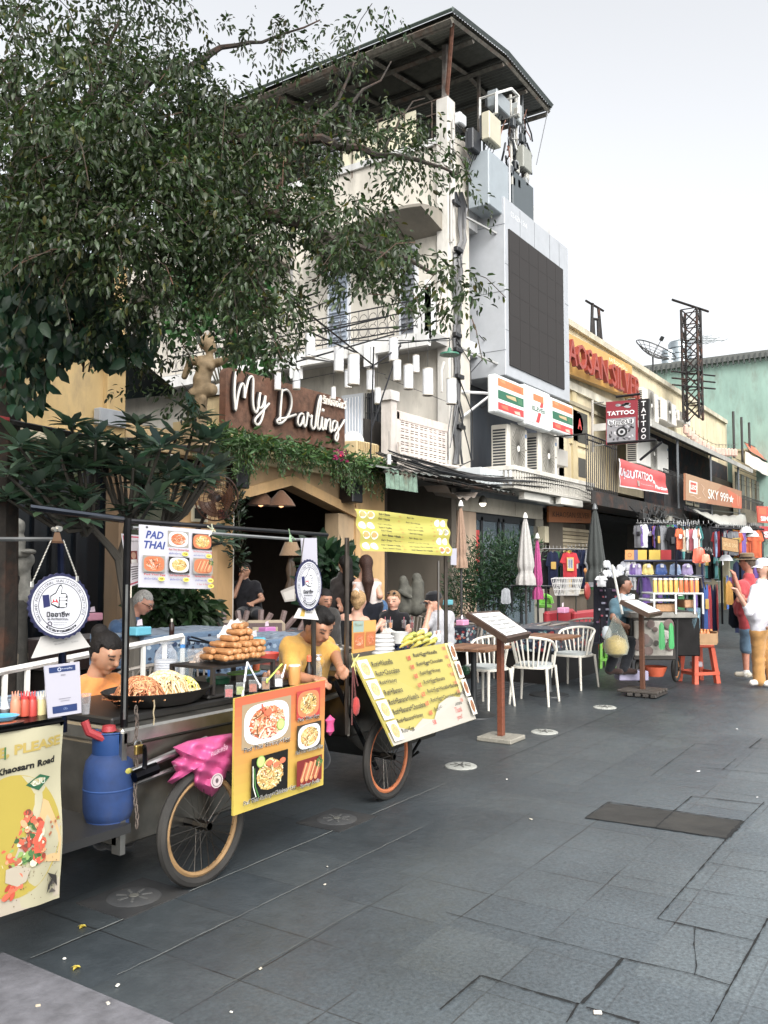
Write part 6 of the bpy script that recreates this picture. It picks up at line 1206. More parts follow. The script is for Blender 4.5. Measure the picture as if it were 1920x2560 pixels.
# pan, noodles and everything on the cart
pn=T('griddle_pan','wide black pan heaped with noodles on the cart','pan',(3.2,3.57,.87));b=B();b.lathe([(0,.0),(.24,.0),(.32,.065),(.325,.07),(.315,.072),(.23,.01),(0,.01)],(3.2,3.57,.87),'#121110',40,sq=(1.0,.75));b.build('pan_body','paint',pn)
b=B();b.ball((3.07,3.57,.88),.15,'#8a4d26',16,sq=(.85,.8,.55),half=True);noodles(b,(3.07,3.57,.91),.12,.12,.1,330,['#a85f2e','#b8713a','#8f4c22','#c98a4e','#d9a066']);b.build('brown_noodles','food',label='heap of reddish brown noodles in the black pan',cat='noodles')
b=B();b.ball((3.26,3.6,.88),.17,'#c9a468',16,sq=(.8,.8,.55),half=True);noodles(b,(3.26,3.59,.91),.125,.12,.11,300,['#d9bd86','#e3cc9a','#c9a468','#efdcb0']);b.build('pale_noodles','food',label='heap of pale yellow noodles in the black pan',cat='noodles')
b=B();noodles(b,(3.4,3.6,.885),.09,.1,.09,160,['#d9cc3a','#e6da5a','#c9b82e','#e9e2a0'],r=.003,ln=.05);b.build('bean_sprouts','food',label='bright yellow sprouts at the right edge of the black pan',cat='food')
b=B();pp=onY(385,1750,3.28);b.tube([pp,pp+V((.004,0,-.03)),pp+V((-.003,0,-.06)),pp+V((.003,0,-.09)),pp+V((0,0,-.12))],.004,'#9a8a68',5);b.build('hanging_noodle','food',label='single noodle strand hanging from the pan edge',cat='noodles')
shf=T('shelf_stand','small black steel shelf stand on the noodle cart','shelf',(3.7,3.6,.93));b=B();b.box(3.45,3.97,3.42,3.76,1.02,1.035,'#24201e');b.build('shelf_top','paint',shf)
for x,y in((3.46,3.43),(3.96,3.43),(3.46,3.75),(3.96,3.75)):b=B();b.box(x-.011,x+.011,y-.011,y+.011,.885,1.03,'#2b2725');b.build('leg','paint',shf)
roll=None;kk=0
for lay,(nx,ny)in enumerate(((9,2),(8,2),(6,2),(5,1),(3,1),(2,1))):
 for i in range(nx):
  for j in range(ny):
   x=3.72+(i-(nx-1)/2)*.041+lay*.01;y=3.52+(j-(ny-1)/2)*.12+random.uniform(-.01,.01);z=1.058+lay*.033
   if roll is None:
    b=B();b.tube([(-.062,0,0),(-.055,0,0),(-.03,0,.001),(.03,0,0),(.055,0,0),(.062,0,0)],[.009,.018,.0205,.0205,.018,.008],'#b57a3e',10,flat=.9);roll=b.build('spring_roll','food',label='golden fried spring roll in the pyramid on the shelf stand',cat='spring roll',group='spring rolls piled on the shelf stand');me=roll.data
    roll.location=(x,y,z);roll.rotation_euler=(0,0,1.3)
   else:
    o=roll.copy();C.objects.link(o);o.scale=(random.uniform(.82,1.12),random.uniform(.85,1.15),random.uniform(.85,1.12));o.location=(x,y,z);o.rotation_euler=(random.uniform(-.1,.1),random.uniform(-.06,.06),(1.35 if lay<5 else .3)+random.uniform(-.25,.25))
mini('plate_stack','tall stack of white foam plates in a plastic sleeve','plates',414,1712,4.0,[('plates','plastic','#cfd3da',[(26,0),(27,2)]+[(27.5-(i%2)*1.6,3+i*3)for i in range(20)]+[(26,62),(0,62)]),('plastic_sleeve','clear','#d5dae2',[(29,0),(29.5,62),(25,82),(12,100),(20,104)])])
mini('water_bottle','clear water bottle with a blue cap behind the plate stack','bottle',455,1700,4.0,[('bottle','clear','#a9c0d0',[(16,0),(17,10),(16,50),(17,58),(9,76),(6,80)]),('cap','plastic','#3a86c9',[(7,80),(7,88),(0,88)])])
mini('white_jug','squat clear jug with a white top by the shelf leg','jug',475,1695,3.8,[('jug','clear','#a9c6cf',[(12,0),(13,20),(6,34)]),('cap','plastic','#9fb0a8',[(6,34),(6,44),(0,44)])])
b=B();q=onY(515,1655,3.7);b.box(q.x-.1,q.x+.1,q.y-.06,q.y+.06,q.z,q.z+.08,'#c9cdd2',.01);b.build('clear_box','clear',label='clear plastic box of shredded chicken beside the spring rolls',cat='box');b=B();noodles(b,(q.x,q.y,q.z),.09,.05,.06,90,['#b59a84','#c9b19a','#a58468'],r=.006,ln=.04);b.build('shredded_chicken','food',label='pale shredded chicken inside the clear box',cat='food')
b=B();q=onY(600,1590,4.1);b.grid(lambda u,v:q+V(((u-.5)*.34,math.sin(v*PI)*.05,.10*math.sin(u*PI)*math.sin(v*PI)**.6+.012*math.sin(u*31+v*17)+.01*math.sin(v*29))),24,14,'#c9c4c2');b.build('plastic_bag','plastic',label='crumpled white plastic bag of pink meat behind the spring rolls',cat='bag')
mini('sauce_bottle','tall orange sauce jug with a square handle near the right post','bottle',736,1712,3.4,[('jug','plastic','#c98a3a',[(15,0),(17,3),(17,42),(16,46)]),('lid','plastic','#d9d0c0',[(17,46),(16,50),(5,51)])],sq=(1,.8));mini('sauce_bottle','dark soy sauce bottle with an orange cap','bottle',772,1708,3.36,[('bottle','ceramic','#1a0f0c',[(10,0),(11,4),(11,34),(5,48),(4.5,56)]),('cap','plastic','#d95a2a',[(6,54),(6,66),(3,70)])])
mini('spray_bottle','clear bottle with a white nozzle beside the soy sauce','bottle',795,1700,3.42,[('bottle','clear','#b9c6cc',[(10,0),(10,26),(5,48)]),('nozzle','plastic','#e3e3e6',[(5,48),(7,52),(3,58),(10,62),(0,64)])]);mini('sauce_bottle','bunch of clear straws and bags in a cup behind the orange jug','cup',752,1672,3.5,[('cup','clear','#c9cccf',[(10,0),(14,24),(15,30)])])
for k,(px,col,lab)in enumerate(((572,'#b84a4a','square jar of red chilli, leftmost of the row'),(600,'#9aa84a','square jar with pale limes, second of the row'),(632,'#b0522c','square jar of orange-red sauce in the middle of the row'),(664,'#a5703a','square jar of brown ground peanuts'),(696,'#e0e0e0','square jar of white sugar, rightmost of the row'))):
 mini('condiment_jar',lab,'jar',px,1742-k*6.5,3.33,[('filling','food',col,[(12,1),(12.5,18),(0,20)]),('glass','clear','#cfd6d6',[(14,0),(14.5,22),(14,28)])],'condiment jars along the cart front',n=4)
for k,(a,c,col)in enumerate((((612,1700),(618,1655),'#d5d8dc'),((650,1715),(618,1655),'#cfd3d9'),((668,1702),(705,1660),'#b9d23a'),((706,1690),(714,1662),'#e3e3e3'),((607,1738),(615,1668),'#dcdcdc'))):
 b=B();b.tube([onY(*a,3.3),onY(*c,3.34)],.005,col,6);b.ball(onY(*a,3.3),.012,col,8,sq=(.8,.5,1.3));b.build('spoon','plastic',label=['white spoon standing in the lime jar','second white spoon crossing over the sauce jar','lime green spoon leaning in the peanut jar','short white spoon in the sugar jar','long white spoon at the front of the lime jar'][k],cat='spoon')
for k in range(7):
 p=onY(662+k*11,1690-(k%2)*5,3.55);b=B();b.ball(p,.021,'#c08a66',10,sq=(.85,.85,1.15));b.build('egg','skin',label='brown egg in the row under the shelf stand',cat='egg',group='brown eggs on the noodle cart')
mini('green_bucket','dark green plastic tub behind the yellow sprouts','tub',545,1740,3.75,[('tub','plastic','#14583a',[(24,0),(30,44),(32,46),(28,44),(22,4),(0,4)])]);mini('blue_scrubber','bright blue bottle behind the shelf stand','bottle',526,1700,3.9,[('bottle','plastic','#2a6fc0',[(7,0),(8,30),(3,40)])]);mini('banana_leaf_tray','flat tray of green leaves under the spring rolls','tray',610,1688,3.62,[('tray','paint','#5f8a3a',[(0,2),(52,6),(58,10),(54,5),(0,0)])],sq=(1,.4))
mini('orange_cup','small orange cup on the tray under the spring rolls','cup',640,1676,3.6,[('cup','plastic','#e06a3a',[(8,0),(10,18),(8,18),(7,2)])]);mini('steel_basin','shallow red plastic basin behind the spring rolls','basin',670,1652,4.2,[('basin','plastic','#d8402e',[(18,0),(30,20),(32,20),(20,-1)])])
b=B()
for k,(a,c)in enumerate((((470,1600),(556,1612)),((478,1592),(552,1614)))):b.tube([onY(*a,4.0),onY(*c,3.95)],.006,'#3a3d42',5)
b.build('tongs','metal',label='dark steel tongs lying across the bags behind the rolls',cat='tongs')
pk=T('pink_raincoat','crumpled bright pink plastic raincoat stuffed behind the cart handle','raincoat',onY(500,1990,3.2));b=B();rd=random.Random(2)
OUT=[(432,1868),(470,1852),(520,1842),(585,1832),(596,1850),(592,1905),(560,1960),(530,1992),(505,1980),(486,1965),(480,1935),(455,1925),(430,1960),(418,1955),(440,1930),(428,1905),(450,1890)]
def rf(u,v):
 a=u*2*PI;i=u*len(OUT);i0=int(i)%len(OUT);t=i-int(i);x=OUT[i0][0]*(1-t)+OUT[(i0+1)%len(OUT)][0]*t;y=OUT[i0][1]*(1-t)+OUT[(i0+1)%len(OUT)][1]*t
 cx_,cy_=516,1905;x,y=cx_+(x-cx_)*v,cy_+(y-cy_)*v;return onY(x,y,3.22-.09*math.sqrt(max(0,1-v**2))-.016*math.sin(x*.11+y*.07)-.012*math.sin(y*.19-x*.05))
b.grid(rf,68,14,'#bd3f7c');b.build('sheet','plastic',pk,smooth=60);bd=Board(*[onY(x,y,3.09)for x,y in((522,1938),(560,1925),(562,1965),(524,1978))],40,40,'#d6458c',0);bd.b=B();bd.lay().ell(20,20,16,18,'#b8a8a8').lay().ring(20,20,12,14,1.5,'#4a3a40',20).ell(20,20,4,6,'#5a4a50');bd.lay().text('คนละครึ่ง',30,-54,16,'#e3b0c8',44,.0,slope=-.1);bd.build('print','print',pk)
mini('pink_rag','second bit of bright pink plastic sticking out right of the noodle board','raincoat',825,1840,3.3,[('rag','plastic','#cf3f7e',[(0,0),(14,12),(12,30),(17,40),(0,52)])],sq=(1,.6))
# ---- burrito table at the left edge
bt=T('burrito_stand','dark steel table of the burrito stall at the left edge','table',(1.6,3.2,0));b=B();b.box(.2,2.14,2.93,3.75,.985,1.0,'#26272a');b.box(.2,2.14,2.93,3.0,.9,.985,'#2e3033');b.build('table_top','metal',bt)
for x,y in((2.1,3.45),(2.1,3.7),(.3,3.7)):b=B();b.box(x-.03,x+.03,y-.03,y+.03,0,.985,'#23395c' if y<3.5 else '#2a2c30');b.build('leg','paint',bt)
b=B();b.tube([onY(-40,1348,2.95),onY(150,1348,2.95)],.009,'#8d8d8a',6);b.tube([onY(152,1348,2.98),onY(158,1830,2.98)],.016,'#1c2236',8);b.build('sign_pole','metal',bt)
TLc,TRc,BRc,BLc=onY(-85,1845,2.9),onY(158,1806,2.9),onY(154,2246,2.9),onY(-85,2318,2.9)
bb_=T('burrito_banner','hanging vinyl banner picturing a filled burrito with HALAL mark','banner',BLc);bd=Board(TLc,TRc,BRc,BLc,243,440,'#aba585',0,wave=lambda u,v:.008*math.sin(v*9+u*2)+.006*math.sin(u*11),seg=16)
bd.lay().ell(110,260,128,150,'#a5921e',40).lay().poly([(0,285),(90,240),(150,270),(240,250),(240,430),(150,440),(0,440)],'#aa9f8b').lay()
bd.text('IE, PLEASE',150,48,30,'#a8913a',170,.04,slope=-.06).lay().text('Khaosarn Road',146,92,17,'#1b1a18',150,.04,slope=-.06);bd.text('I ',90,52,30,'#2f6a34')
bd.poly([(145,140),(180,118),(210,130),(178,158)],'#1f5a3a').lay().text('حلال',178,137,16,'#d6e0d0',34,.01)
bd.poly([(172,330),(168,300),(176,230),(190,180),(205,190),(225,240),(238,290),(236,345)],'#c4a26a').lay()
rd=random.Random(11)
for k in range(170):
 t=rd.random();x,y=rd.uniform(85,185),200+rd.random()*130;c_=rd.choice(('#b03a20','#c9502c','#8f3420','#c94a28','#d98a5a','#3f6a34','#2f5428','#7a9a4a','#cfc9a8','#a85a3a','#6a3a28'))
 if x-85>(y-150)*1.2:continue
 bd.ell(x,y,rd.uniform(3,9),rd.uniform(4,12),c_,7,rd.random()*3)
 if k%20==19:bd.lay()
bd.lay().poly([(155,320),(160,270),(175,230),(186,235),(178,290),(172,335)],'#c4472a').poly([(90,330),(88,360),(120,378),(140,370),(150,340),(120,326)],'#aa9f8b')
for k in range(12):bd.ell(rd.uniform(85,130),rd.uniform(350,400),rd.uniform(5,10),rd.uniform(7,14),rd.choice(('#c4472a','#b03a20','#d9603a')),8,rd.random()*3)
bd.lay()
for k in range(50):bd.ell(rd.uniform(110,225),rd.uniform(300,425),rd.uniform(.8,1.8),rd.uniform(.8,2),'#6a5638',6)
for k in range(6):bd.ell(rd.uniform(200,228),rd.uniform(220,310),3,4,'#9a5a30',7)
for k in range(8):bd.poly([(rd.uniform(190,235),rd.uniform(360,425))for _ in range(3)],rd.choice(('#55504a','#8f8b84','#35322e')))
bd.build('printed_vinyl','print',bb_);b=B();b.tube([onY(-85,1843,2.89),onY(160,1803,2.89)],.006,'#222222',5);p=onY(154,1809,2.88);b.lathe([(.008,0),(.004,0)],p,'#444444',10,'Y');b.build('hem_wire','metal',bb_)
for k,(px,col,cc,lab)in enumerate(((38,'#c97a55','#d98a6a','squeeze bottle of pinkish orange sauce, leftmost'),(60,'#c2482c','#c4262a','squeeze bottle of orange sauce with red tips'),(80,'#c23a30','#cc2a2a','squeeze bottle of red sauce beside the pale one'),(102,'#d9c98a','#e8e0cc','squeeze bottle of pale yellow sauce next to the payment card'))):
 r=mini('sauce_bottle',lab,'bottle',px,1790,3.05,[('bottle','plastic',col,[(12,0),(13,4),(12.5,34),(9,44)]),('cap','plastic',cc,[(10,42),(10,48),(0,48)])],'squeeze bottles on the burrito table')
 p=onY(px,1742,3.05);s=.0017;b=B();[b.tube([p+V((dx*s,0,0)),p+V((dx*s*1.3,0,13*s))],[.004,.002],cc,6)for dx in(-6,0,6)];b.build('nozzle','plastic',r)
mini('blue_plate','light blue plate held over the food tray at the left edge','plate',8,1800,3.0,[('plate','plastic','#3fa3c9',[(0,4),(24,5),(36,10),(38,11),(24,0),(0,0)])]);mini('food_tray','orange food on a steel tray at the left edge of the table','tray',15,1812,2.97,[('tray','metal','#8a8a8a',[(0,0),(44,0),(48,5)]),('filling','food','#b5552a',[(0,7),(26,6),(32,1)])],sq=(1,.6))
mini('white_funnel','white plastic scoop lying behind the sauce bottles','scoop',12,1780,3.3,[('scoop','plastic','#d5d8dc',[(14,0),(4,34),(0,36)])]);mini('clear_cup','clear plastic cup right of the payment card','cup',214,1785,3.1,[('cup','clear','#c9ccd0',[(9,0),(12,46),(13,50)]),('contents','food','#8f8a8a',[(8,1),(9.5,24),(0,25)])])
wr_=T('white_railing','chipped white steel railing behind the noodle seller','railing',(3,5.0,0));b=B();A_,Z_=onY(-60,1692,4.6),onY(455,1590,4.6);b.tube([A_,onY(230,1634,4.6),Z_],.022,'#d9d8d4',6);b.tube([V((A_.x,4.6,.35)),V((Z_.x,4.6,.35))],.015,'#cfcfca',6)
b.build('top_rail','rust',wr_)
b=B()
for px in(12,68,120,176,312,357,410,455):x=onY(px,1700,4.6).x;b.box(x-.013,x+.013,4.59,4.61,.35,A_.z+(Z_.z-A_.z)*(x-A_.x)/(Z_.x-A_.x),'#d9d8d2')
b.build('railing_bars','paint',wr_)
# ---- roti cart
rc=T('roti_cart','grey steel roti cart on orange-rimmed bicycle wheels','food cart',(5.3,3.75,0));b=B();b.box(4.72,6.0,3.42,4.15,.45,.8,'#6f6a62',.01);b.box(4.62,6.05,3.36,4.2,.86,.9,'#9a968e',.008);b.prism([(4.72,.45),(5.0,.27),(5.9,.27),(6.0,.45)],3.44,4.12,'#5d5952',f=lambda x,y,z:(x,z,y));b.build('cart_body','metal',rc)
add_wheels(rc,[((5.02,3.3,.29),.29,'#c2692f'),((5.02,4.3,.29),.29,'#b5602a')])
b=B();b.tube([(5.02,3.25,.29),(5.02,4.35,.29)],.02,'#2b2b2b',6);b.tube([(4.5,3.38,.86),(5.0,3.38,.2)],.018,'#3a3a3c',6);b.tube([(4.3,3.5,.7),(4.8,3.5,.74)],.02,'#c9c9c6',8);b.tube([onY(1045,1880,3.3),onY(1020,1900,3.3),onY(1050,1850,3.3)],.012,'#222222',5);b.build('undercarriage','metal',rc)
b=B();b.tube([(4.6,3.35,.5),(4.6,3.35,1.78)],.016,'#6b625a',8);b.tube([(5.92,3.35,.6),(5.92,3.35,1.72)],.016,'#6b625a',8);b.build('post_frame','metal',rc)
TXT=['Roti+Nutella','Roti+Chocolate','Roti+Honey','Roti+Banana','Roti+Banana+Nutella','Roti+Banana+Chocolate','Roti+Banana+Honey','Roti+Egg'];TX2=['Roti+Egg+Nutella','Roti+Egg+Chocolate','Roti+Egg+Honey','Roti+Egg+Banana','Roti+Egg+Nutella+Banana','Roti+Egg+Chocolate+Banana','Roti+Egg+Honey+Banana']
q=[onY(882,1645,3.3),onY(1127,1606,3.3),onX(1190,1797,5.91),onX(984,1865,4.6)]
rb_=T('roti_board','big faded yellow roti price board leaning out from the cart front','menu board',q[3]);bd=Board(*q,260,130,'#a99c3c',.012);bd.lay().poly([(0,112),(30,108),(60,118),(100,106),(130,112),(160,92),(200,84),(230,90),(260,70),(260,130),(0,130)],'#aaa598').poly([(240,0),(260,0),(260,70),(236,90)],'#c4ba84').lay()
for k,t in enumerate(TXT):bd.text(t,34,14+k*14.5,8,'#33302c',5.4*len(t)*.62*1.25,.01,'l')
for k,t in enumerate(TX2):bd.text(t,142,12+k*14.5,8,'#33302c',5.4*len(t)*.78,.01,'l').text('50฿' if k<3 else '60฿',128,12+k*14.5+2,8,'#c23a2c',11,.02).text('70฿',232,8+k*14.5,7,'#c9705a',10,.01)
bd.text('50฿',128,116,8,'#c23a2c',11,.02).text('Thank',212,108,9,'#c23a34',24,.0,shear=.2).text('you!',208,120,9,'#c23a34',18,.0,shear=.2)
for k in range(4):dish(bd,3,5+k*31,28,33+k*31,'#cfc9bb','#d9d6cc',['#cfa468','#d9b584','#c08a4a'],24,seed=k)
for k in range(4):dish(bd,243,3+k*31,259,31+k*31,'#cfc9bb','#dad6ca',['#8f5a34','#a06a3e','#7a4526','#c99a5a'],20,seed=k+9)
bd.build('painted_panel','print',rb_);b=B();p=onY(884,1655,3.27);[b.tube([p,p+V((random.uniform(-.07,.07),-.01,random.uniform(-.12,.06)))],.004,'#c9c46a',4)for _ in range(7)];[b.tube([p+V((-.01,0,-.02)),p+V((random.uniform(-.05,.03),-.02,-random.uniform(.15,.45)))],.006,'#5a2f2c',4)for _ in range(6)];b.ball(p+V((.0,-.02,-.28)),.035,'#a8302c',8,sq=(1,.6,1.8));b.build('tie_cords','cloth',rb_)
q=[onY(886,1272,3.3),onY(1118,1299,3.3),onY(1128,1390,3.2),onY(906,1378,3.2)];yb_=T('roti_banner','creased bright yellow roti price banner strung above the cart','banner',q[3]);bd=Board(*q,260,110,'#a8a02e',0,wave=lambda u,v:.012*math.sin(v*13+u*3)+.006*math.sin(u*7),seg=16);bd.lay()
for k,t in enumerate(['Roti + Banana','Roti + Nutella','Roti + Chocolate','Roti + Vanilla','Roti + Honey','Roti + Banana + Nutella','Roti + Banana + Chocolate','Roti + Banana + Vanilla','Roti + Banana + Honey']):bd.text(t,54,9+k*11.4,5,'#3a3526',len(t)*2.3,.03,'l').text('50.-',114,9+k*11.4,4.5,'#b5602a',8).rect(52,13.5+k*11.4,122,14+k*11.4,'#9a9230')
for k,t in enumerate(['Roti + Egg','Roti + Egg + Nutella','Roti + Egg + Chocolate','Roti + Egg + Vanilla','Roti + Egg + Honey','Roti + Banana + Egg','Roti + Banana + Egg + Nutella','Roti + Banana + Egg + Chocolate','Roti + Banana + Egg + Vanilla']):bd.text(t,134,9+k*11.4,5,'#3a3526',len(t)*2.2,.03,'l').text('60.-',212,9+k*11.4,4.5,'#b5602a',8)
for k in range(4):
 for j in range(2):bd.ell(14+j*20,14+k*27,9,10,'#d5d2c6').ell(228+j*18,14+k*27,8,10,'#d9d4cc')
bd.lay()
for k in range(4):
 for j in range(2):bd.ell(14+j*20,14+k*27,6,6,['#c99a50','#8f5a34','#c9924a','#b5a88a'][k]).ell(228+j*18,14+k*27,5,6,['#cc7a34','#c9b89a','#8f8a80','#a8603a'][(k+j)%4])
bd.build('printed_vinyl','print',yb_)
r=T('food_poster','small orange food picture card standing by the roti cart post','card',onY(910,1630,3.4));bd=Board(*[onY(x,y,3.4)for x,y in((883,1553),(940,1550),(938,1625),(882,1634))],57,80,'#c9913a',.01);bd.lay().rect(0,0,26,28,'#8fa59a').text('Roti',13,10,8,'#c9b04a',18).rect(27,0,57,28,'#d99a3a');dish(bd,2,30,28,70,'#b8662a',None,OR,26,seed=31);dish(bd,31,30,55,66,'#b8662a',None,OR,26,seed=32);bd.build('printed_panel','print',r)
mini('pot','tall shiny steel pot with a lid behind the roti cart post','pot',850,1690,3.6,[('pot_body','metal','#a5a39c',[(21,0),(22,2),(22,64),(24,66)]),('lid','metal','#8d8b86',[(24,66),(20,72),(4,75),(4,80),(0,81)])]);mini('griddle','dark round roti griddle in front of the man in yellow','griddle',800,1640,3.9,[('griddle_plate','metal','#3a3a3c',[(0,6),(80,10),(84,14),(60,0),(0,-4)])],n=30)
bk=None
for k,(px,py,L_)in enumerate(((1010,1618,1),(1024,1612,.9),(1040,1606,1.1),(1055,1612,1),(1068,1616,.9),(1020,1598,1),(1042,1592,1),(1060,1598,.9),(1012,1606,.8),(1034,1620,.8),(1076,1610,.7))):
 p=onY(px,py,3.42);b=B();a=-.5+k*.13;b.tube([p+V((math.cos(a)*t*.075*L_,random.uniform(-.005,.005)-.05*(1-t*t),.035*(1-t*t)*1.2))for t in(-1,-.75,-.4,0,.4,.75,1)],[.005,.012,.017,.018,.017,.012,.005],random.choice(('#c9b02a','#b5ad2e','#cdbb3a','#a3a632')),8);b.build('banana','food',label='yellow-green banana in the bunch heaped on the roti cart',cat='banana',group='bananas on the roti cart')
mini('plate_stack','low stack of white plates left of the bananas','plates',958,1635,3.7,[('plates','ceramic','#d5d5d5',[(26,0)]+[(30-i%2*4,3+i*5)for i in range(9)]+[(18,50),(0,50)])]);mini('white_tub','white plastic tub behind the bananas','tub',1000,1608,3.9,[('tub','plastic','#d6d6d4',[(18,0),(21,26),(22,28),(19,26)])]);mini('paper_roll','white paper roll behind the bananas','roll',1058,1600,3.9,[('roll','cloth','#d9d7d2',[(11,0),(11,28),(4,29)])])
b=B();q=onY(980,1585,3.95);b.grid(lambda u,v:q+V(((u-.5)*.22,math.sin(v*PI)*.05,.05*math.sin(u*PI)*math.sin(v*PI)**.5+.008*math.sin(u*31))),16,8,'#c4c0b8');b.build('cloth_bundle','cloth',label='folded pale cloth on top of the roti cart',cat='cloth')
for k,px in enumerate((1076,1086,1096)):mini('milk_can','small white condiment pot at the right end of the roti cart','pot',px,1608-k*2,3.5,[('pot','ceramic','#d3dadc',[(6,0),(7,16),(3,20),(3,28),(0,29)])],'condiment pots on the roti cart',n=10)
mini('watermelon','striped dark green melon on the white chair seat','melon',1162,1690,-9.7,[('melon','ceramic','#1f4a30',[(0,0),(11,5),(14,14),(11,23),(0,28)])])
# ================================================================== people
FWH=V((math.cos(HEAD),math.sin(HEAD),0))
def person(label,d,J,c,face=(0,-1,0),h=.012,sl=.5,ll=1.0,hair='short',grip=.6,extra=None,hs=1.0,base=None,group=None,top=True):
 q={k:A3(onD(v[0],v[1],d+(v[2]if len(v)>2 else 0)))for k,v in J.items()}
 rt=q['sR']-q['sL'];rt/=np.linalg.norm(rt);up=np.array([0,0,1.0]);hd=q['hd'];bs=base if base is not None else V((q['hp'][0],q['hp'][1],0))
 r=T('person',label,'person',bs,group)
 f=np.array(RT*face[0]+FWH*face[1]+V((0,0,face[2])));f/=np.linalg.norm(f);hr=np.cross(f,up);hr/=np.linalg.norm(hr);hu=np.cross(hr,f)
 Rm=np.stack([hr,f,hu],1).tolist();loc=lambda x,y,z:hd+(hr*x+f*y+hu*z)*hs
 sk=c['skin'];P_=[('e',hd,(.076*hs,.094*hs,.105*hs),Rm,sk),('c',loc(0,.03,-.05),loc(0,.045,-.085),.052*hs,.028*hs,sk),('c',loc(0,.088,.012),loc(0,.103,-.018),.009,.014,sk),('c',loc(-.03,.066,.03),loc(.03,.066,.03),.022,.022,sk),('c',loc(-.018,.078,-.052),loc(.018,.078,-.052),.011,.011,sk),('e',loc(-.077,-.005,-.005),(.012,.02,.03),Rm,sk),('e',loc(.077,-.005,-.005),(.012,.02,.03),Rm,sk),
  ('c',loc(0,-.02,-.06),q['nk']*.65+loc(0,-.02,-.06)*.35,.046,.047,sk),('c',loc(0,-.02,-.08),q['nk'],.046,.056,sk)]
 hw=np.linalg.norm(q['sR']-q['sL'])*.5;ins=min(.08,hw*.42)
 sLi,sRi=q['sL']+rt*ins-up*.05,q['sR']-rt*ins-up*.05;hL,hR=q['hp']-rt*.085,q['hp']+rt*.085
 tor=[('c',q['sL']+rt*.02,q['sR']-rt*.02,.052,.052),('c',sLi,hL,.092,.09),('c',sRi,hR,.092,.09),('c',q['nk']-up*.03,(q['sL']+q['sR'])/2-up*.1,.065,.1)]
 if c.get('belly'):tor.append(('e',(q['hp']*.6+q['nk']*.4)+f*.06,(.17,.15,.18),None))
 P_+=[(*t,sk)for t in tor];tp=[(t[0],t[1],t[2],t[3]+.012,t[4]+.012,c['top'])if t[0]=='c' else('e',t[1],tuple(x+.012 for x in t[2]),None,c['top'])for t in tor];bt=[]
 for s in 'LR':
  S_,E_,H_=q['s'+s],q.get('e'+s),q.get('h'+s)
  if E_ is not None:
   P_.append(('c',S_,E_,.047,.038,sk));tp.append(('c',S_,S_+(E_-S_)*min(sl,1),.062,.056 if sl<1 else .05,c['top']))
   if H_ is not None:
    P_.append(('c',E_,H_,.038,.026,sk));dr=(H_-E_)/np.linalg.norm(H_-E_)
    if sl>1:tp.append(('c',E_,E_+(H_-E_)*(sl-1),.052,.045,c['top']))
    sd_=np.cross(dr,f+np.array([.01,.02,.03]));sd_/=np.linalg.norm(sd_)+1e-6;pn=np.cross(sd_,dr);P_.append(('c',H_,H_+dr*.07,.026,.03,sk))
    for k in range(4):
     o=sd_*(k-1.5)*.019;a=H_+dr*.085+o;L_=(.036,.042,.04,.032)[k];b_=a+dr*L_*(1-grip*.4)+pn*L_*grip*.6;P_+=[('c',a-dr*.02,b_,.0095,.0088,sk),('c',b_,b_+(dr*(1-grip)+pn*grip)*L_*.8,.0088,.0078,sk)]
    t0=H_+dr*.02+sd_*-.028;P_+=[('c',t0,t0-sd_*.022+dr*.03,.011,.0095,sk),('c',t0-sd_*.022+dr*.03,t0-sd_*.024+dr*.055+pn*.012,.0095,.008,sk)]
  K_,F_=q.get('k'+s),q.get('f'+s);hh=hL if s=='L' else hR
  if K_ is not None:
   P_.append(('c',hh,K_,.082,.055,sk));bt.append(('c',hh,hh+(K_-hh)*min(1,ll*2),.1,.085 if ll<.6 else .072,c['bot']))
   if F_ is not None:
    P_.append(('c',K_,F_,.052,.036,sk));toe=F_+(np.array([f[0],f[1],0])*.13+up*-.03)
    if ll>.5:bt.append(('c',K_,K_+(F_-K_)*(ll*2-1),.072,c.get('cuff',.062),c['bot']))
    sh_=sdf_mesh('shoe',[('c',F_-up*.02-f*.02,toe,.045,.036,c['shoe']),('c',F_+up*.02,F_-up*.03,.04,.045,c.get('sock',c['shoe']))],.01,'cloth',r,k=.02)
 hair_c=L(c['hair']);sm=np.array(L(c['hair']))
 def paint(v,col):
  l_=(v-hd)/hs;x,y,z=l_@hr,l_@f,l_@hu;ins_=(y>.05)&(np.abs(x)<.075);col=col.copy()
  m=ins_&(np.abs(np.abs(x)-.032)<.014)&(np.abs(z-.008)<.0055);col[m]=(.02,.015,.012)
  m=ins_&(np.abs(np.abs(x)-.034)<.02)&(np.abs(z-.03)<.005);col[m]=sm*.7+.02
  m=ins_&(np.abs(x)<.024)&(np.abs(z+.052)<.008);col[m]=np.array(L(sk))*np.array([.75,.42,.42]);return col
 body=sdf_mesh('body',[p if len(p)==6 or p[0]=='c' or len(p)==5 else p for p in P_],h,'skin',r,k=.014,paint=paint)
 if top:
  cut=[]
  if c.get('tank'):z0=q['nk'][2]-.09;cut.append(lambda X,Y,Z:Z-z0)
  sdf_mesh('shirt',tp,h,'cloth',r,k=.03,noise=.0055,cut=cut or None)
 bt+=[('c',hL,hR,.105,.105,c['bot'])];sdf_mesh('trousers',bt,h,'cloth',r,k=.03,noise=.003)
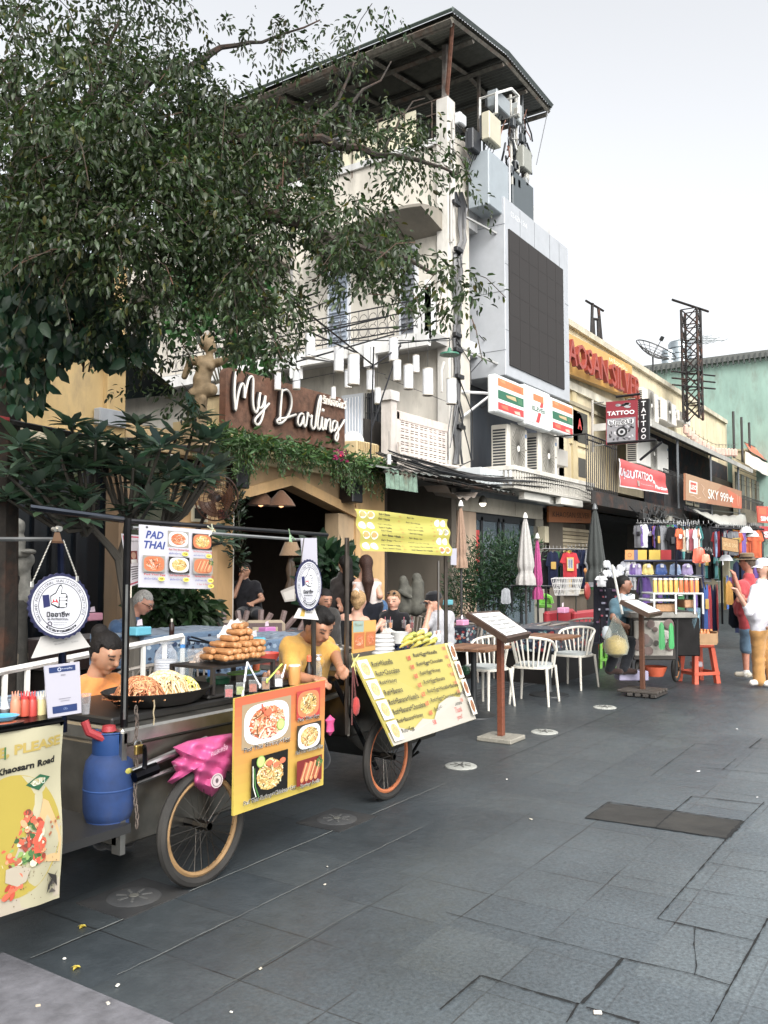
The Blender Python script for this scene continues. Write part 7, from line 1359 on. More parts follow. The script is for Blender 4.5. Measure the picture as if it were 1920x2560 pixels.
 if hair:
  hp=[('e',loc(0,-.018,.03),(.088*hs,.098*hs,.098*hs),Rm,c['hair']),('c',loc(0,-.06,0),loc(0,-.055,-.05),.06,.045,c['hair'])]
  if hair=='bun':hp+=[('e',loc(0,-.105,.085),(.05,.05,.05),None,c['hair'])]
  if hair=='long':hp+=[('c',loc(0,-.06,0),loc(0,-.10,-.2),.06,.07,c['hair']),('c',loc(0,-.10,-.2),loc(0,-.11,-.44),.07,.02,c['hair'])]
  if hair=='bob':hp+=[('c',loc(-.07,-.03,0),loc(-.075,-.03,-.1),.035,.03,c['hair']),('c',loc(.07,-.03,0),loc(.075,-.03,-.1),.035,.03,c['hair']),('c',loc(0,-.07,0),loc(0,-.08,-.11),.06,.05,c['hair'])]
  if hair=='tuft':hp+=[('c',loc(0,.0,.09),loc(0,.07,.1),.045,.035,c['hair'])]
  fl=.048
  def hc(X,Y,Z):
   x=(X-hd[0])*hr[0]+(Y-hd[1])*hr[1]+(Z-hd[2])*hr[2];y=(X-hd[0])*f[0]+(Y-hd[1])*f[1]+(Z-hd[2])*f[2];z=(X-hd[0])*hu[0]+(Y-hd[1])*hu[1]+(Z-hd[2])*hu[2]
   return np.minimum(y-.012+np.clip(z,-.02,0)*.3,fl-z+np.abs(x)*.25)+.006*np.sin(X*190+3*np.sin(Z*40))
  sdf_mesh('hair',hp,h*.8,'hair',r,k=.025,cut=[hc])
 if extra:extra(r,loc,q,hr,f,hu)
 return r
SK1,SK2,SK3='#b5815f','#c4937a','#c98f74'
def glasses(col):
 def g(r,loc,q,hr,f,hu):
  b=B();[b.tube([V(loc(s*.033+.024*math.cos(a),.1,.008+.017*math.sin(a)))for a in[i*PI/5 for i in range(11)]],.003,col,4)for s in(-1,1)];[b.tube([V(loc(s*.057,.1,.012)),V(loc(s*.078,.0,.012))],.003,col,4)for s in(-1,1)]
  if col=='#141414':[b.ball(V(loc(s*.033,.1,.008)),.024,col,8,sq=(.9,.9,.7))for s in(-1,1)]
  b.build('glasses','ceramic',r)
 return g
def hat(kind,col,c2=None):
 def g(r,loc,q,hr,f,hu):
  b=B(Matrix([[hr[0],f[0],hu[0],q['hd'][0]],[hr[1],f[1],hu[1],q['hd'][1]],[hr[2],f[2],hu[2],q['hd'][2]],[0,0,0,1]]))
  if kind=='brim':b.lathe([(.16,.045),(.15,.055),(.098,.05),(.095,.13),(.07,.145),(0,.14)],(0,0,0),col,24);b.lathe([(.1,.055),(.099,.085)],(0,0,0),'#2a201a',24)
  else:b.lathe([(.096,.03),(.098,.06),(.085,.105),(.05,.13),(0,.135)],(0,-.008,0),col,20,sq=(.93,1.08));b.grid(lambda u,v:(math.sin((u-.5)*2.4)*(.08+.015*v),.06+.04*math.cos((u-.5)*2.4)+.07*v*math.cos((u-.5)*1.8),.04-.02*v-.03*(2*u-1)**2*.6),10,5,c2 or col)
  b.build('hat' if kind=='brim' else 'cap','cloth',r)
 return g
person('woman in an orange patterned T-shirt with tied black hair bending over the noodle pan',5.0,dict(hd=(266,1634),nk=(236,1700,.03),sL=(186,1722,-.05),sR=(282,1712,.14),hp=(205,1960,.05),eL=(210,1840,-.1),hL=(300,1795,-.2),eR=(300,1775,.0),hR=(338,1768,-.1),kL=(260,1990,-.3),kR=(290,1985,-.1),fL=(255,2090,-.3),fR=(285,2080,-.1)),
       dict(skin=SK1,hair='#16110f',top='#d9822a',bot='#2b2d33',shoe='#333333'),face=(.78,-.45,-.42),h=.0075,sl=.75,hair='bun',extra=lambda r,loc,q,hr,f,hu:(B().tube([V(loc(0,-.09,.1))+V((.03*math.cos(a),.03*math.sin(a),.0))for a in[i*PI/5 for i in range(11)]],.009,'#e0562a',6).build('hair_tie','cloth',r),[B().ball(V(q['nk']*.55+q['hp']*.45)+V((dx,dy,dz)),.022,cc,8,sq=(1,.4,1)).build('shirt_print','print',r)for dx,dy,dz,cc in((.02,-.13,.16,'#cfe0cf'),(-.03,-.12,.05,'#e6e2dc'),(.04,-.13,-.02,'#d8d5a8'))]))
person('white-haired man with glasses in a blue T-shirt leaning on the batik table',8.6,dict(hd=(359,1507),nk=(330,1544),sL=(290,1568,-.15),sR=(325,1560,.25),hp=(290,1680),eL=(335,1615,-.15),hL=(398,1594,-.1),eR=(360,1605,.2),hR=(405,1588,.1),kL=(370,1720,-.15),kR=(390,1715,.1)),dict(skin='#c08468',hair='#a9a6a0',top='#3d5778',bot='#3a3f48',shoe='#333333'),face=(.85,-.2,-.45),sl=.85,extra=glasses('#3a2a24'))
person('man in sunglasses and a black T-shirt resting his chin on his hand inside the arch',12.6,dict(hd=(611,1428),nk=(613,1450),sL=(592,1464),sR=(640,1462),hp=(625,1530),eL=(585,1490,-.2),hL=(602,1448,-.15),eR=(655,1498,-.1),hR=(632,1508,-.3),kL=(600,1535,-.4),kR=(640,1535,-.4)),dict(skin='#a5775c',hair='#1c1714',top='#1b1b20',bot='#22242a',shoe='#333333'),face=(-.25,-.95,0),extra=glasses('#141414'))
person('young man in a mustard yellow T-shirt bending over the roti griddle',5.55,dict(hd=(796,1566,-.1),nk=(764,1598,.05),sL=(724,1618,-.12),sR=(808,1608,.25),hp=(740,1800,.2),eL=(735,1690,-.2),hL=(785,1700,-.3),eR=(838,1640,.15),hR=(850,1668,-.1),kL=(730,1900,.1),kR=(800,1900,.3)),dict(skin='#a87250',hair='#141110',top='#c9962a',bot='#2a2d35',shoe='#333333'),face=(.6,-.62,-.5),h=.009,sl=.7,hair='tuft',hs=1.02)
person('standing woman with very long brown hair, white sleeveless top and dark trousers',10.6,dict(hd=(914,1412),nk=(910,1436),sL=(893,1456,0),sR=(940,1456),hp=(920,1515),eL=(887,1485,-.1),hL=(890,1515,-.2),eR=(950,1490,-.1),hR=(945,1460,.2),kL=(915,1610),kR=(930,1610),fL=(915,1690),fR=(932,1690)),dict(skin=SK2,hair='#3a2219',top='#cfc2bd',bot='#20232e',shoe='#333333',tank=1),face=(-.3,.95,0),sl=.02,hair='long')
person('woman with long black hair seen from behind beside the arch pillar',10.9,dict(hd=(862,1412),nk=(858,1436),sL=(838,1456),sR=(880,1456),hp=(855,1535),eL=(842,1490),hL=(850,1512,-.2),eR=(882,1490),kL=(850,1610),kR=(862,1610),fL=(850,1685),fR=(864,1685)),dict(skin='#9a6a50',hair='#15110f',top='#2a2523',bot='#26262a',shoe='#222222'),face=(-.5,.8,0),hair='long',sl=.3)
person('blonde woman in a black tank top sitting with her back to the street',9.7,dict(hd=(898,1503),nk=(893,1530),sL=(858,1545),sR=(915,1552),hp=(872,1640),eL=(850,1590),hL=(870,1612,.2),eR=(925,1590),hR=(945,1565,.1),kL=(890,1650,.4),kR=(920,1650,.4)),dict(skin=SK2,hair='#b08a56',top='#17171a',bot='#26272c',shoe='#333333',tank=1),face=(.35,.9,.05),sl=.02,hair='bun',extra=lambda r,loc,q,hr,f,hu:B().ball(V(loc(0,-.09,.1)),.05,'#c9c6c0',8,sq=(.5,1,1.2)).build('hair_clip','plastic',r))
person('fair woman in a black T-shirt with sunglasses on her head at the diners table',10.4,dict(hd=(983,1502),nk=(982,1527),sL=(960,1542),sR=(1012,1545),hp=(985,1615),eL=(958,1575,-.1),hL=(965,1595,-.25),eR=(1022,1575,-.1),hR=(1015,1590,-.25),kL=(970,1620,-.4),kR=(1005,1620,-.4)),dict(skin='#cf9a80',hair='#8a6844',top='#16161a',bot='#26272c',shoe='#333333'),face=(-.3,-.95,-.1),sl=.45,extra=lambda r,loc,q,hr,f,hu:[B().ball(V(loc(s*.035,.06,.1)),.026,'#141414',8,sq=(1,.6,.6)).build('sunglasses','ceramic',r)for s in(-1,1)])
person('man in a black cap and pale grey T-shirt with hands clasped at his mouth',9.9,dict(hd=(1084,1507),nk=(1095,1530),sL=(1078,1546,-.15),sR=(1122,1540,.15),hp=(1105,1640),eL=(1062,1575,-.25),hL=(1072,1532,-.2),eR=(1092,1580,-.15),hR=(1076,1528,-.1),kL=(1060,1650,-.2),kR=(1080,1650,0)),dict(skin='#cc9579',hair='#5a4636',top='#a3a3a8',bot='#5a5348',shoe='#333333'),face=(-.8,-.5,-.12),sl=.5,extra=hat('cap','#17181c'))
person('diner in a blue T-shirt half hidden behind the standing woman',11.6,dict(hd=(936,1478),nk=(938,1498),sL=(925,1512),sR=(955,1512),hp=(945,1570),eR=(962,1535,-.1),hR=(945,1530,-.3),eL=(925,1535)),dict(skin=SK3,hair='#4a3626',top='#34567c',bot='#2c2e36',shoe='#333333'),face=(-.2,-.9,-.1))
person('seated person in dark patterned clothes holding a menu, behind the narrow badge',9.6,dict(hd=(812,1500),nk=(812,1522),sL=(788,1538),sR=(836,1536),hp=(815,1630),eL=(785,1570),hL=(808,1572,-.25),eR=(838,1565),hR=(820,1545,-.2)),dict(skin='#a87458',hair='#17120f',top='#3a3836',bot='#2c2e36',shoe='#333333'),face=(.5,-.7,-.2),hair='bob')
person('street seller with a white scarf sitting behind the juice cart',11.4,dict(hd=(1561,1462),nk=(1556,1490),sL=(1536,1508),sR=(1580,1508),hp=(1548,1600),eL=(1532,1545,-.1),hL=(1555,1560,-.3),eR=(1585,1545),hR=(1572,1570,-.2),kL=(1545,1605,-.4),kR=(1580,1605,-.4),fL=(1525,1672,-.5),fR=(1560,1672,-.5)),dict(skin='#8f6048',hair='#141110',top='#4a6a78',bot='#1f2126',shoe='#3a2a26'),face=(.9,-.4,-.05),sl=.6,extra=lambda r,loc,q,hr,f,hu:B().grid(lambda u,v:V(loc(.13*math.sin(u*6.28),.03+.11*math.cos(u*6.28),-.13-.13*v+.02*math.sin(u*25))),30,6,'#d9dce0').build('scarf','cloth',r))
person('stout man in a straw hat, red polo shirt and blue shorts',12.3,dict(hd=(1868,1407),nk=(1872,1436),sL=(1850,1462,-.12),sR=(1893,1458,.2),hp=(1876,1575),eL=(1856,1500,-.2),hL=(1838,1446,-.15),eR=(1905,1500,-.2),hR=(1862,1500,-.35),kL=(1864,1630,-.05),kR=(1894,1630,.1),fL=(1866,1682,-.1),fR=(1900,1686,.1)),dict(skin='#b5765c',hair='#6a5a4c',top='#b03a40',bot='#557086',shoe='#b9b2a0',sock='#d8d6d0',belly=1),face=(-.75,.5,.0),sl=.55,ll=.42,extra=hat('brim','#7a6448'))
person('woman in a white cap, loose white shirt and mustard trousers at the right edge',11.4,dict(hd=(1908,1420),nk=(1905,1452),sL=(1888,1472,-.15),sR=(1945,1475,.1),hp=(1905,1580),eL=(1872,1530,-.2),hL=(1845,1485,-.3),eR=(1950,1530),hR=(1930,1560,-.2),kL=(1895,1650),kR=(1925,1650),fL=(1898,1700),fR=(1932,1702)),dict(skin=SK2,hair='#a8895c',top='#d3d2da',bot='#b5823c',shoe='#cfc9bf',cuff=.08,belly=1),face=(-.85,-.35,-.05),sl=1.3,hair='bob',extra=hat('cap','#d6d9e6'))
# ================================================================== tables, chairs and stands of the terrace
def chair(col,seat_col,lab):
 r=T('spindle_chair',lab,'chair',(0,0,0),'spindle-back chairs');k='paint'
 b=B();b.prism([(.22*math.copysign(abs(math.cos(a))**.5,math.cos(a)),.22*math.copysign(abs(math.sin(a))**.5,math.sin(a)))for a in[i*PI/10 for i in range(20)]],.415,.44,col);b.build('seat_frame',k,r);b=B();b.prism([(.2*math.copysign(abs(math.cos(a))**.5,math.cos(a)),.2*math.copysign(abs(math.sin(a))**.5,math.sin(a)))for a in[i*PI/10 for i in range(20)]],.44,.465,seat_col);b.build('seat','cloth',r)
 arc=lambda t,z,s=1:V((-.2*math.cos(t)-.02-(z-.44)*.16,.25*s*math.sin(t),z))
 b=B();b.tube([V((.04,-.25,.62))]+[arc(t,.78-.06*(abs(t)/1.5)**2)for t in np.linspace(-1.45,1.45,15)]+[V((.04,.25,.62))],.016,col,7);b.build('back_rail',k,r)
 b=B();[b.tube([arc(t*.8,.44,.8),arc(t,.775-.05*(abs(t)/1.5)**2)],.0105,col,6)for t in np.linspace(-1.25,1.25,9)];b.build('spindles',k,r)
 for x,y in((.2,.2),(.2,-.2),(-.19,.2),(-.19,-.2)):b=B();b.tube([V((x,y,.43)),V((x*1.22,y*1.16,0))],[.02,.013],col,7);b.build('leg',k,r)
 b=B();[b.tube([V((.04,s*.25,.62)),V((.06,s*.22,.44))],.014,col,6)for s in(-1,1)];b.build('arm_post',k,r)
 return r
def put(proto,px,py,yaw,lab,first=[0]):
 p=onZ(px,py);
 if proto.get('_u')is None:proto['_u']=1;proto.location=p;proto.rotation_euler=(0,0,yaw);proto['label']=lab;return
 copy_tree(proto,p,yaw,label=lab)
wc=chair('#cfcabd','#9aa09f','');dc=chair('#7d756c','#4a4744','')
put(wc,1336,1757,R(8),'white spindle chair between the menu stand post and the wooden table');put(wc,1436,1718,R(172),'white spindle chair on the far side of the square wooden table');put(wc,1215,1765,R(168),'white spindle chair with the melon on it, behind the big roti board')
for px,py,yw,lab in((1375,1690,80,'dark spindle chair directly behind the wooden table'),(1330,1690,100,'dark spindle chair left of the flowery cloth table'),(1445,1665,60,'dark spindle chair at the right end of the flowery cloth table'),(1200,1690,20,'dark spindle chair between the capped man and the menu stand'),(1160,1700,200,'dark spindle chair right behind the capped man'),(1240,1690,190,'dark spindle chair seen under the menu stand board'),(480,1830,100,'grey spindle chair behind the plastic bag on the noodle cart'),(640,1800,60,'grey spindle chair behind the spring rolls'),(330,1890,95,'grey spindle chair behind the white railing'),(400,1880,80,'grey spindle chair left of the plate stack'),(830,1790,20,'dark spindle chair behind the man in yellow'),(1040,1655,250,'dark spindle chair back between the fair woman and the capped man'),(965,1690,270,'pale spindle chair by the yellow pillar')):put(dc,px,py,R(yw),lab)
del wc['_u'],dc['_u']
def wtable(px,py,sx,sy,lab,z=.74):
 p=onZ(px,py);r=T('wooden_table',lab,'table',p,'square wooden tables');b=B()
 for k in range(7):b.box(p.x-sx/2,p.x+sx/2,p.y-sy/2+k*sy/7,p.y-sy/2+(k+.93)*sy/7,z-.03,z,('#7d5436','#8a6040','#6f482d')[k%3],.003)
 b.build('table_top','wood',r);b=B();b.lathe([(.25,0),(.24,.015),(.06,.05),(.035,.14),(.03,.3),(.032,z-.05),(.1,z-.03)],p,'#1c2022',24);b.build('pedestal','paint',r)
wtable(1373,1738,.62,.62,'square slatted wooden table with a black pedestal among the white chairs');wtable(1185,1790,.62,.6,'wooden table half hidden behind the roti board')
def cloth_table(px,py,d,sx,sy,cols,lab,z=.75,n=260):
 p=onD(px,py,d);p.z=0;r=T('cloth_table',lab,'table',p);b=B();b.box(p.x-sx/2+.06,p.x+sx/2-.06,p.y-sy/2+.06,p.y+sy/2-.06,0,z-.02,'#1a1614');b.build('table_frame','wood',r);b=B();b.box(p.x-sx/2,p.x+sx/2,p.y-sy/2,p.y+sy/2,z-.32,z,cols[0],.015);rd=random.Random(int(px))
 for k in range(n):
  s=rd.uniform(.015,.04);c_=rd.choice(cols[1:]);f=k%3;u,v=rd.uniform(-.48,.48),rd.uniform(-.48,.48);ps=[(s*math.cos(a+k),s*.7*math.sin(a+k))for a in(0,1.2,2.5,3.8,5)];e=.002+(k%5)*.0004
  O=(p.x+u*sx,p.y+v*sy,z+e)if f==0 else(p.x+u*sx,p.y-sy/2-e,z-.16+v*.28)if f==1 else(p.x-sx/2-e,p.y+u*sy,z-.16+v*.28)
  b.add([(O[0]+a,O[1]+c,O[2])if f==0 else(O[0]+a,O[1],O[2]+c)if f==1 else(O[0],O[1]+a,O[2]+c)for a,c in ps],[(0,1,2,3,4)],c_)
 b.build('tablecloth','cloth',r);return r
FL=['#191e2e','#8a2a2c','#5f6a78','#2f5a5f','#a8604a','#8f9a9c','#232f4a'];BT=['#5f7892','#8fa3b8','#2e3e5c','#a9b8c6','#3f5672','#1f2a40'];
cloth_table(1385,1540,12.6,1.9,.8,FL,'long flowery dark tablecloth table in front of the red sofas',n=320);cloth_table(1140,1600,12.6,.7,.7,FL,'small flowery table with a pink tissue box behind the menu stand');cloth_table(1180,1540,14.2,1.1,.7,FL,'far flowery table by the wicker planters');cloth_table(1010,1600,10.2,1.2,.75,FL,'diners table with drinks on a flowery cloth');cloth_table(720,1590,10.2,1.1,.8,FL,'flowery navy and red table behind the spring rolls',z=.83);cloth_table(650,1640,8.6,1.2,.8,BT,'light blue batik table right behind the noodle cart',z=.9);cloth_table(430,1640,8.7,1.4,.8,BT,'light blue batik table where the white-haired man sits',z=.95);cloth_table(60,1720,6.2,1.1,.8,BT,'blue batik table behind the white railing at the left edge',z=.62);cloth_table(215,1560,9.6,1.2,.7,['#2a1712','#3a211a','#4a2a20'],'dark wooden counter with cutlery racks at the left',z=.82,n=20)
for k,(px,py,d,c_,lab)in enumerate(((1408,1522,12.4,'#d08ab0','pink tissue box on the long flowery table'),(1156,1553,12.3,'#d08ab0','pink tissue box on the small flowery table'),(668,1572,9.9,'#d07ac0','pink tissue box on the navy and red table'),(232,1537,9.2,'#d08aa0','pink tissue box on the dark counter'),(350,1572,7.9,'#5ab8cf','light blue tissue box on the batik table'),(637,1600,7.9,'#4fb5cf','light blue tissue box behind the spring rolls'),(1118,1503,13.5,'#5aa8b5','pale teal tissue box behind the capped man'))):
 p=onD(px,py,d);r=T('tissue_box',lab,'box',p,'tissue boxes');b=B();b.box(p.x-.09,p.x+.09,p.y-.06,p.y+.06,p.z-.06,p.z+.02,c_,.01);b.build('box_body','plastic',r);b=B();b.add([p+V((-.04,0,.03)),p+V((.04,.01,.03)),p+V((.02,0,.09)),p+V((-.02,.01,.08))],[(0,1,2,3)],'#d8c8d2');b.build('tissue','cloth',r)
for k,(px,lab)in enumerate(((1393,'left red padded sofa with stitched back'),(1460,'right red padded sofa with stitched back'))):
 p=onD(px,1540,15.2);p.z=0;r=T('red_sofa',lab,'sofa',p,'red sofas');b=B();b.box(p.x-.62,p.x+.62,p.y-.1,p.y+.02,.35,.84,'#a5202c',.04);b.build('backrest','plastic',r);b=B();b.box(p.x-.62,p.x+.62,p.y-.6,p.y-.1,.2,.42,'#9a1c28',.04);b.build('seat','plastic',r)
for k,px in enumerate((1165,1240)):
 p=onD(px,1540,14.9);p.z=0;b=B();b.box(p.x-.62,p.x+.62,p.y-.2,p.y+.2,0,.62,'#3f4446',.03);
 for j in range(12):b.box(p.x-.625,p.x+.625,p.y-.208,p.y-.2,.03+j*.05,.055+j*.05,'#4c5254')
 b.build('wicker_planter','cloth',label=('left grey wicker planter under the bamboo hedge','right grey wicker planter under the bamboo hedge')[k],cat='planter',group='wicker planters')
def umbrella(px,pt,pb,d,rr,col,lab,cap='#d5d5d0',pole=None):
 rr*=.8;p1,p0=onD(px,pt,d),onD(px,pb,d);r=T('closed_umbrella',lab,'umbrella',V((p1.x,p1.y,0)),'closed garden umbrellas');H_=p1.z-p0.z;b=B()
 def f(u,v):
  a=u*2*PI;w_=rr*np.interp(v,[0,.1,.35,.72,.8,.9,1],[.1,.32,.62,.95,.7,1.05,1.1])*(1+.16*math.sin(a*8+v*2.2));return V((p1.x+w_*math.cos(a+v*.5),p1.y+w_*math.sin(a+v*.5),p1.z-H_*v))
 b.grid(f,48,22,col);b.build('folded_cloth','cloth',r,smooth=180);b=B();b.tube([V((p1.x,p1.y,0)),p1],.02,'#3a3a3a',6);b.build('pole','paint',r);b=B();b.lathe([(.045,-.02),(.03,.04),(.012,.07),(0,.075)],p1,cap,10);b.build('finial','plastic',r)
umbrella(1313,1292,1462,14.6,.17,'#a9a6a2','closed pale grey umbrella in front of the store',cap='#e3e3de');umbrella(1343,1343,1498,14.9,.1,'#a83a78','closed magenta umbrella beside the pale grey one',cap='#c9c9c4');umbrella(1487,1270,1455,13.6,.17,'#3e4240','closed charcoal umbrella left of the market stalls',cap='#55585a');umbrella(1152,1262,1420,13.8,.11,'#957862','closed peach umbrella by the corner pillar behind the yellow banner')
def lectern(base,quad,col,lab,foot='block'):
 p=onZ(*base);d=(p-CAMP).dot(FW);r=T('menu_stand',lab,'menu stand',p,'menu stands');Q=quad;cx_=sum((q for q in Q),V())/4;b=B();b.box(p.x-.028,p.x+.028,p.y-.028,p.y+.028,.04,cx_.z-.03,col,.004);b.build('post','wood',r)
 Board(*Q,60,40,'#4a3527',.05).build('tray','wood',r);bd=Board(*Q,60,40,'#c9c9c6',0);bd.b=B();bd.k=3;bd.rect(3,3,57,37,'#d5d5d3').lay()
 for k in range(9):bd.rect(10+22*(k%2),8+(k//2)*6,26+22*(k%2),10+(k//2)*6,'#9a9a98')
 bd.build('menu_page','print',r);b=B()
 if foot=='block':b.box(p.x-.16,p.x+.16,p.y-.17,p.y+.17,0,.04,'#8f8b7e',.006)
 else:
  for k in range(4):b.cbox(p+V((.0,-.2+k*.12,.03)),.5,.07,.04,'#3f3a36',.006,rz=.1*k);b.cbox(p+V((-.2+k*.13,0,.065)),.06,.5,.03,'#4a443e',.006)
 b.build('base','wood',r)
p=onZ(1253,1850);zz=.98;d0=p;qd=[V((p.x-.25,p.y+.20,1.16)),V((p.x+.22,p.y+.28,1.14)),V((p.x+.28,p.y-.24,.97)),V((p.x-.15,p.y-.3,.98))]
def bq(pts,ds):return[onD(x,y,d)for(x,y),d in zip(pts,ds)]
lectern((1253,1850),bq([(1168,1531),(1246,1526),(1327,1583),(1270,1596)],[7.7,8.3,8.1,7.4]),'#7a3f24','near menu stand with a reddish post and open pages, in the clear street','block');lectern((1607,1738),bq([(1552,1500),(1590,1498),(1658,1530),(1625,1536)],[10.3,10.8,10.8,10.2]),'#5f3a26','far menu stand with crossed dark foot boards, before the juice cart','x')
mini('beer_bottle','brown beer bottle on the batik table by the white-haired man','bottle',429,1592,-7.9,[('bottle','ceramic','#2e160e',[(6,0),(6.5,3),(6.5,28),(2.5,38),(2.5,44)]),('label','print','#cfc9bb',[(2.8,36),(2.8,45),(0,45)])]);mini('beer_bottle','green beer bottle before the capped man','bottle',1058,1578,-10,[('bottle','ceramic','#1c3a24',[(4,0),(4.2,22),(1.8,30),(1.8,36)])])
for k,(px,col,lab)in enumerate(((963,'#c9b9a8','tall glass with a straw before the fair woman'),(976,'#d8842e','glass of orange drink before the fair woman'),(1010,'#4a1f28','glass of dark red drink with a pink straw'),(1030,'#9a2a2a','red drink beside the dark glass'))):mini('drink_glass',lab,'glass',px,1570,-10,[('drink','food',col,[(4,0),(5,13),(0,14)]),('glass','clear','#cfd3d3',[(5,0),(6,20)]),('straw','plastic','#d87a8a',[(.6,0),(.6,28)])])
for k,(px,py)in enumerate(((556,1538),(650,1530))):  # scalloped garden seats with cushions
 p=onD(px,py,10.4);p.z=0;r=T('scalloped_chair',('left','right')[k]+' scalloped wooden garden seat with a bordered cushion','chair',p,'scalloped wooden seats');b=B();a_=-FWH
 for j in range(9):t=(j-4)*.17;b.tube([p+V((0,0,.5))+RT*t*.9,p+V((0,0,1.07-t*t*.35))+RT*t*1.7+FWH*.1],.036,'#7f6a66',6)
 b.tube([p+RT*t+V((0,0,.5))for t in(-.3,.3)],.04,'#7f6a66',6);b.build('slatted_back','wood',r);b=B();q0=p+V((0,0,.76))-FWH*.12+RT*.08;m0=Matrix.Translation(q0)@Matrix.Rotation(HEAD-PI/2+.15,4,'Z')@Matrix.Rotation(-.2,4,'X');b.m=m0;b.box(-.24,.24,-.05,.05,-.2,.2,'#a8977f',.045);b.box(-.2,.2,-.056,-.04,-.16,.16,'#6a5a58',.004);b.box(-.15,.15,-.061,-.045,-.11,.11,'#b5a688',.004);b.build('cushion','cloth',r)
for k,(px,py,lab)in enumerate(((652,1260,'left pendant lamp glowing in the dark arch'),(703,1262,'right pendant lamp glowing in the dark arch'))):
 p=onD(px,py,13.0);r=T('pendant_lamp',lab,'lamp',p,'pendant lamps in the arch');b=B();b.lathe([(.22,-.02),(.16,.08),(.05,.2),(.02,.22)],p,'#6a4a34',18);b.build('lamp_shade','cloth',r);b=B();b.ball(p,.045,'#ffb070',8);b.build('bulb','emit',r)
p=onD(727,1372,12.6);r=T('table_lamp','beige pleated table lamp inside the arch','lamp',p);b=B();b.lathe([(.17,-.1),(.09,.1)],p,'#8a6f52',18);b.build('lamp_shade','cloth',r);b=B();b.lathe([(.1,-.6),(.05,-.45),(.08,-.3),(.03,-.1)],p,'#5a4a3c',12);b.build('lamp_base','ceramic',r)
bd=Board(*bq([(701,1478),(740,1462),(738,1502),(712,1505)],[11.5]*4),40,30,'#b5aea6',.1);bd.lay().rect(5,6,36,26,'#cfcac2');props(bd.build('menu_lectern','print'),'slanted menu lectern standing in the arch left of the narrow badge','menu stand')
b=B();p=onD(1140,1700,9.0);[b.tube([onD(1140+k,1402,9.6),onD(1140+k,1600,9.6)],.012,'#8b8782',5)for k in(-44,)];b.build('slim_post','metal',label='thin steel post behind the capped man',cat='post')
# ================================================================== market stalls at the right
rdm=random.Random(21)
TEE=[(-.5,.62),(-.33,.95),(-.12,1),(0,.95),(.12,1),(.33,.95),(.5,.62),(.34,.55),(.33,0),(-.33,0),(-.34,.55)];TANK=[(-.34,.7),(-.22,1),(-.12,.98),(0,.86),(.12,.98),(.22,1),(.34,.7),(.36,0),(-.36,0)];PANT=[(-.4,1),(.4,1),(.48,0),(.08,0),(0,.6),(-.08,0),(-.48,0)];BAG=[(-.4,.85),(-.15,1),(.15,1),(.4,.85),(.5,.1),(.3,0),(-.3,0),(-.5,.1)]
def garment(px,py0,py1,d,w_,col,lab,shape=TEE,cat='shirt',nm='hanging_shirt',group=None,turn=0.0,kind='cloth',decor=None):
 p1,p0=onD(px,py0,d),onD(px,py1,d);H_=p1.z-p0.z;s=d/FPX;W_=w_*s;r=T(nm,lab,cat,p0,group);ax_=(RT*math.cos(turn)+FWH*math.sin(turn));nn=ax_.cross(V((0,0,1)));b=B();ph=rdm.random()*6
 n=len(shape);cx,cy=0,.55
 def f(u,v):
  i=u*n;i0=int(i)%n;t=i-int(i);x=shape[i0][0]*(1-t)+shape[(i0+1)%n][0]*t;y=shape[i0][1]*(1-t)+shape[(i0+1)%n][1]*t;x,y=cx+(x-cx)*v,cy+(y-cy)*v
  return p0+ax_*(x*W_)+V((0,0,y*H_))+nn*((.03*math.sqrt(max(0,1-v*v))+.016*math.sin(x*15+ph)*v)*min(1,W_*3))
 b.grid(f,n*3,5,col);c0=len(b.v);nn=-nn;b.grid(f,n*3,5,col);b.build('cloth',kind,r,smooth=70)
 if decor:
  b=B()
  for(x,y,w2,h2,c2)in decor:q=p0+ax_*(x*W_)+V((0,0,y*H_))+(-FWH)*.05;b.m=Matrix(((ax_.x,FWH.x,0,q.x),(ax_.y,FWH.y,0,q.y),(0,0,1,q.z),(0,0,0,1)));b.box(-w2*W_/2,w2*W_/2,-.004,.004,-h2*H_/2,h2*H_/2,c2,.003)
  b.build('print','print',r)
 if cat in('shirt','trousers')and p1.z>1.2:b=B();b.tube([p1+V((0,0,.01))-ax_*W_*.2,p1+V((0,0,.05)),p1+V((0,0,.01))+ax_*W_*.2],.006,'#1c1c1c',4);b.tube([p1+V((0,0,.05)),p1+V((0,0,.1))],.004,'#bbbbbb',4);b.build('hanger','plastic',r)
 return r
def bar(pts,d,r_,col,nm,lab,cat='rail',kd='metal'):
 b=B();[b.tube([onD(x,y,d)for x,y in seg_],r_,col,6)for seg_ in pts];return b.build(nm,kd,label=lab,cat=cat)
CL=['red','orange','rust','pale yellow','cream','peach','white','pink'];HX=dict(red='#b02a34',orange='#d9622e',rust='#a85a3a',cream='#cfc3a8',peach='#d99a78',white='#d3d5d8',pink='#c96a78',blue='#3f62a8',navy='#1c2440',purple='#6a4f98',black='#17171b',yellow='#d0ac2c',teal='#3f8a8a',green='#3a7a4a',grey='#77797e',lilac='#9a8ab8')
HX['pale yellow']='#d9c46a';HX['sky blue']='#8fa9cf'
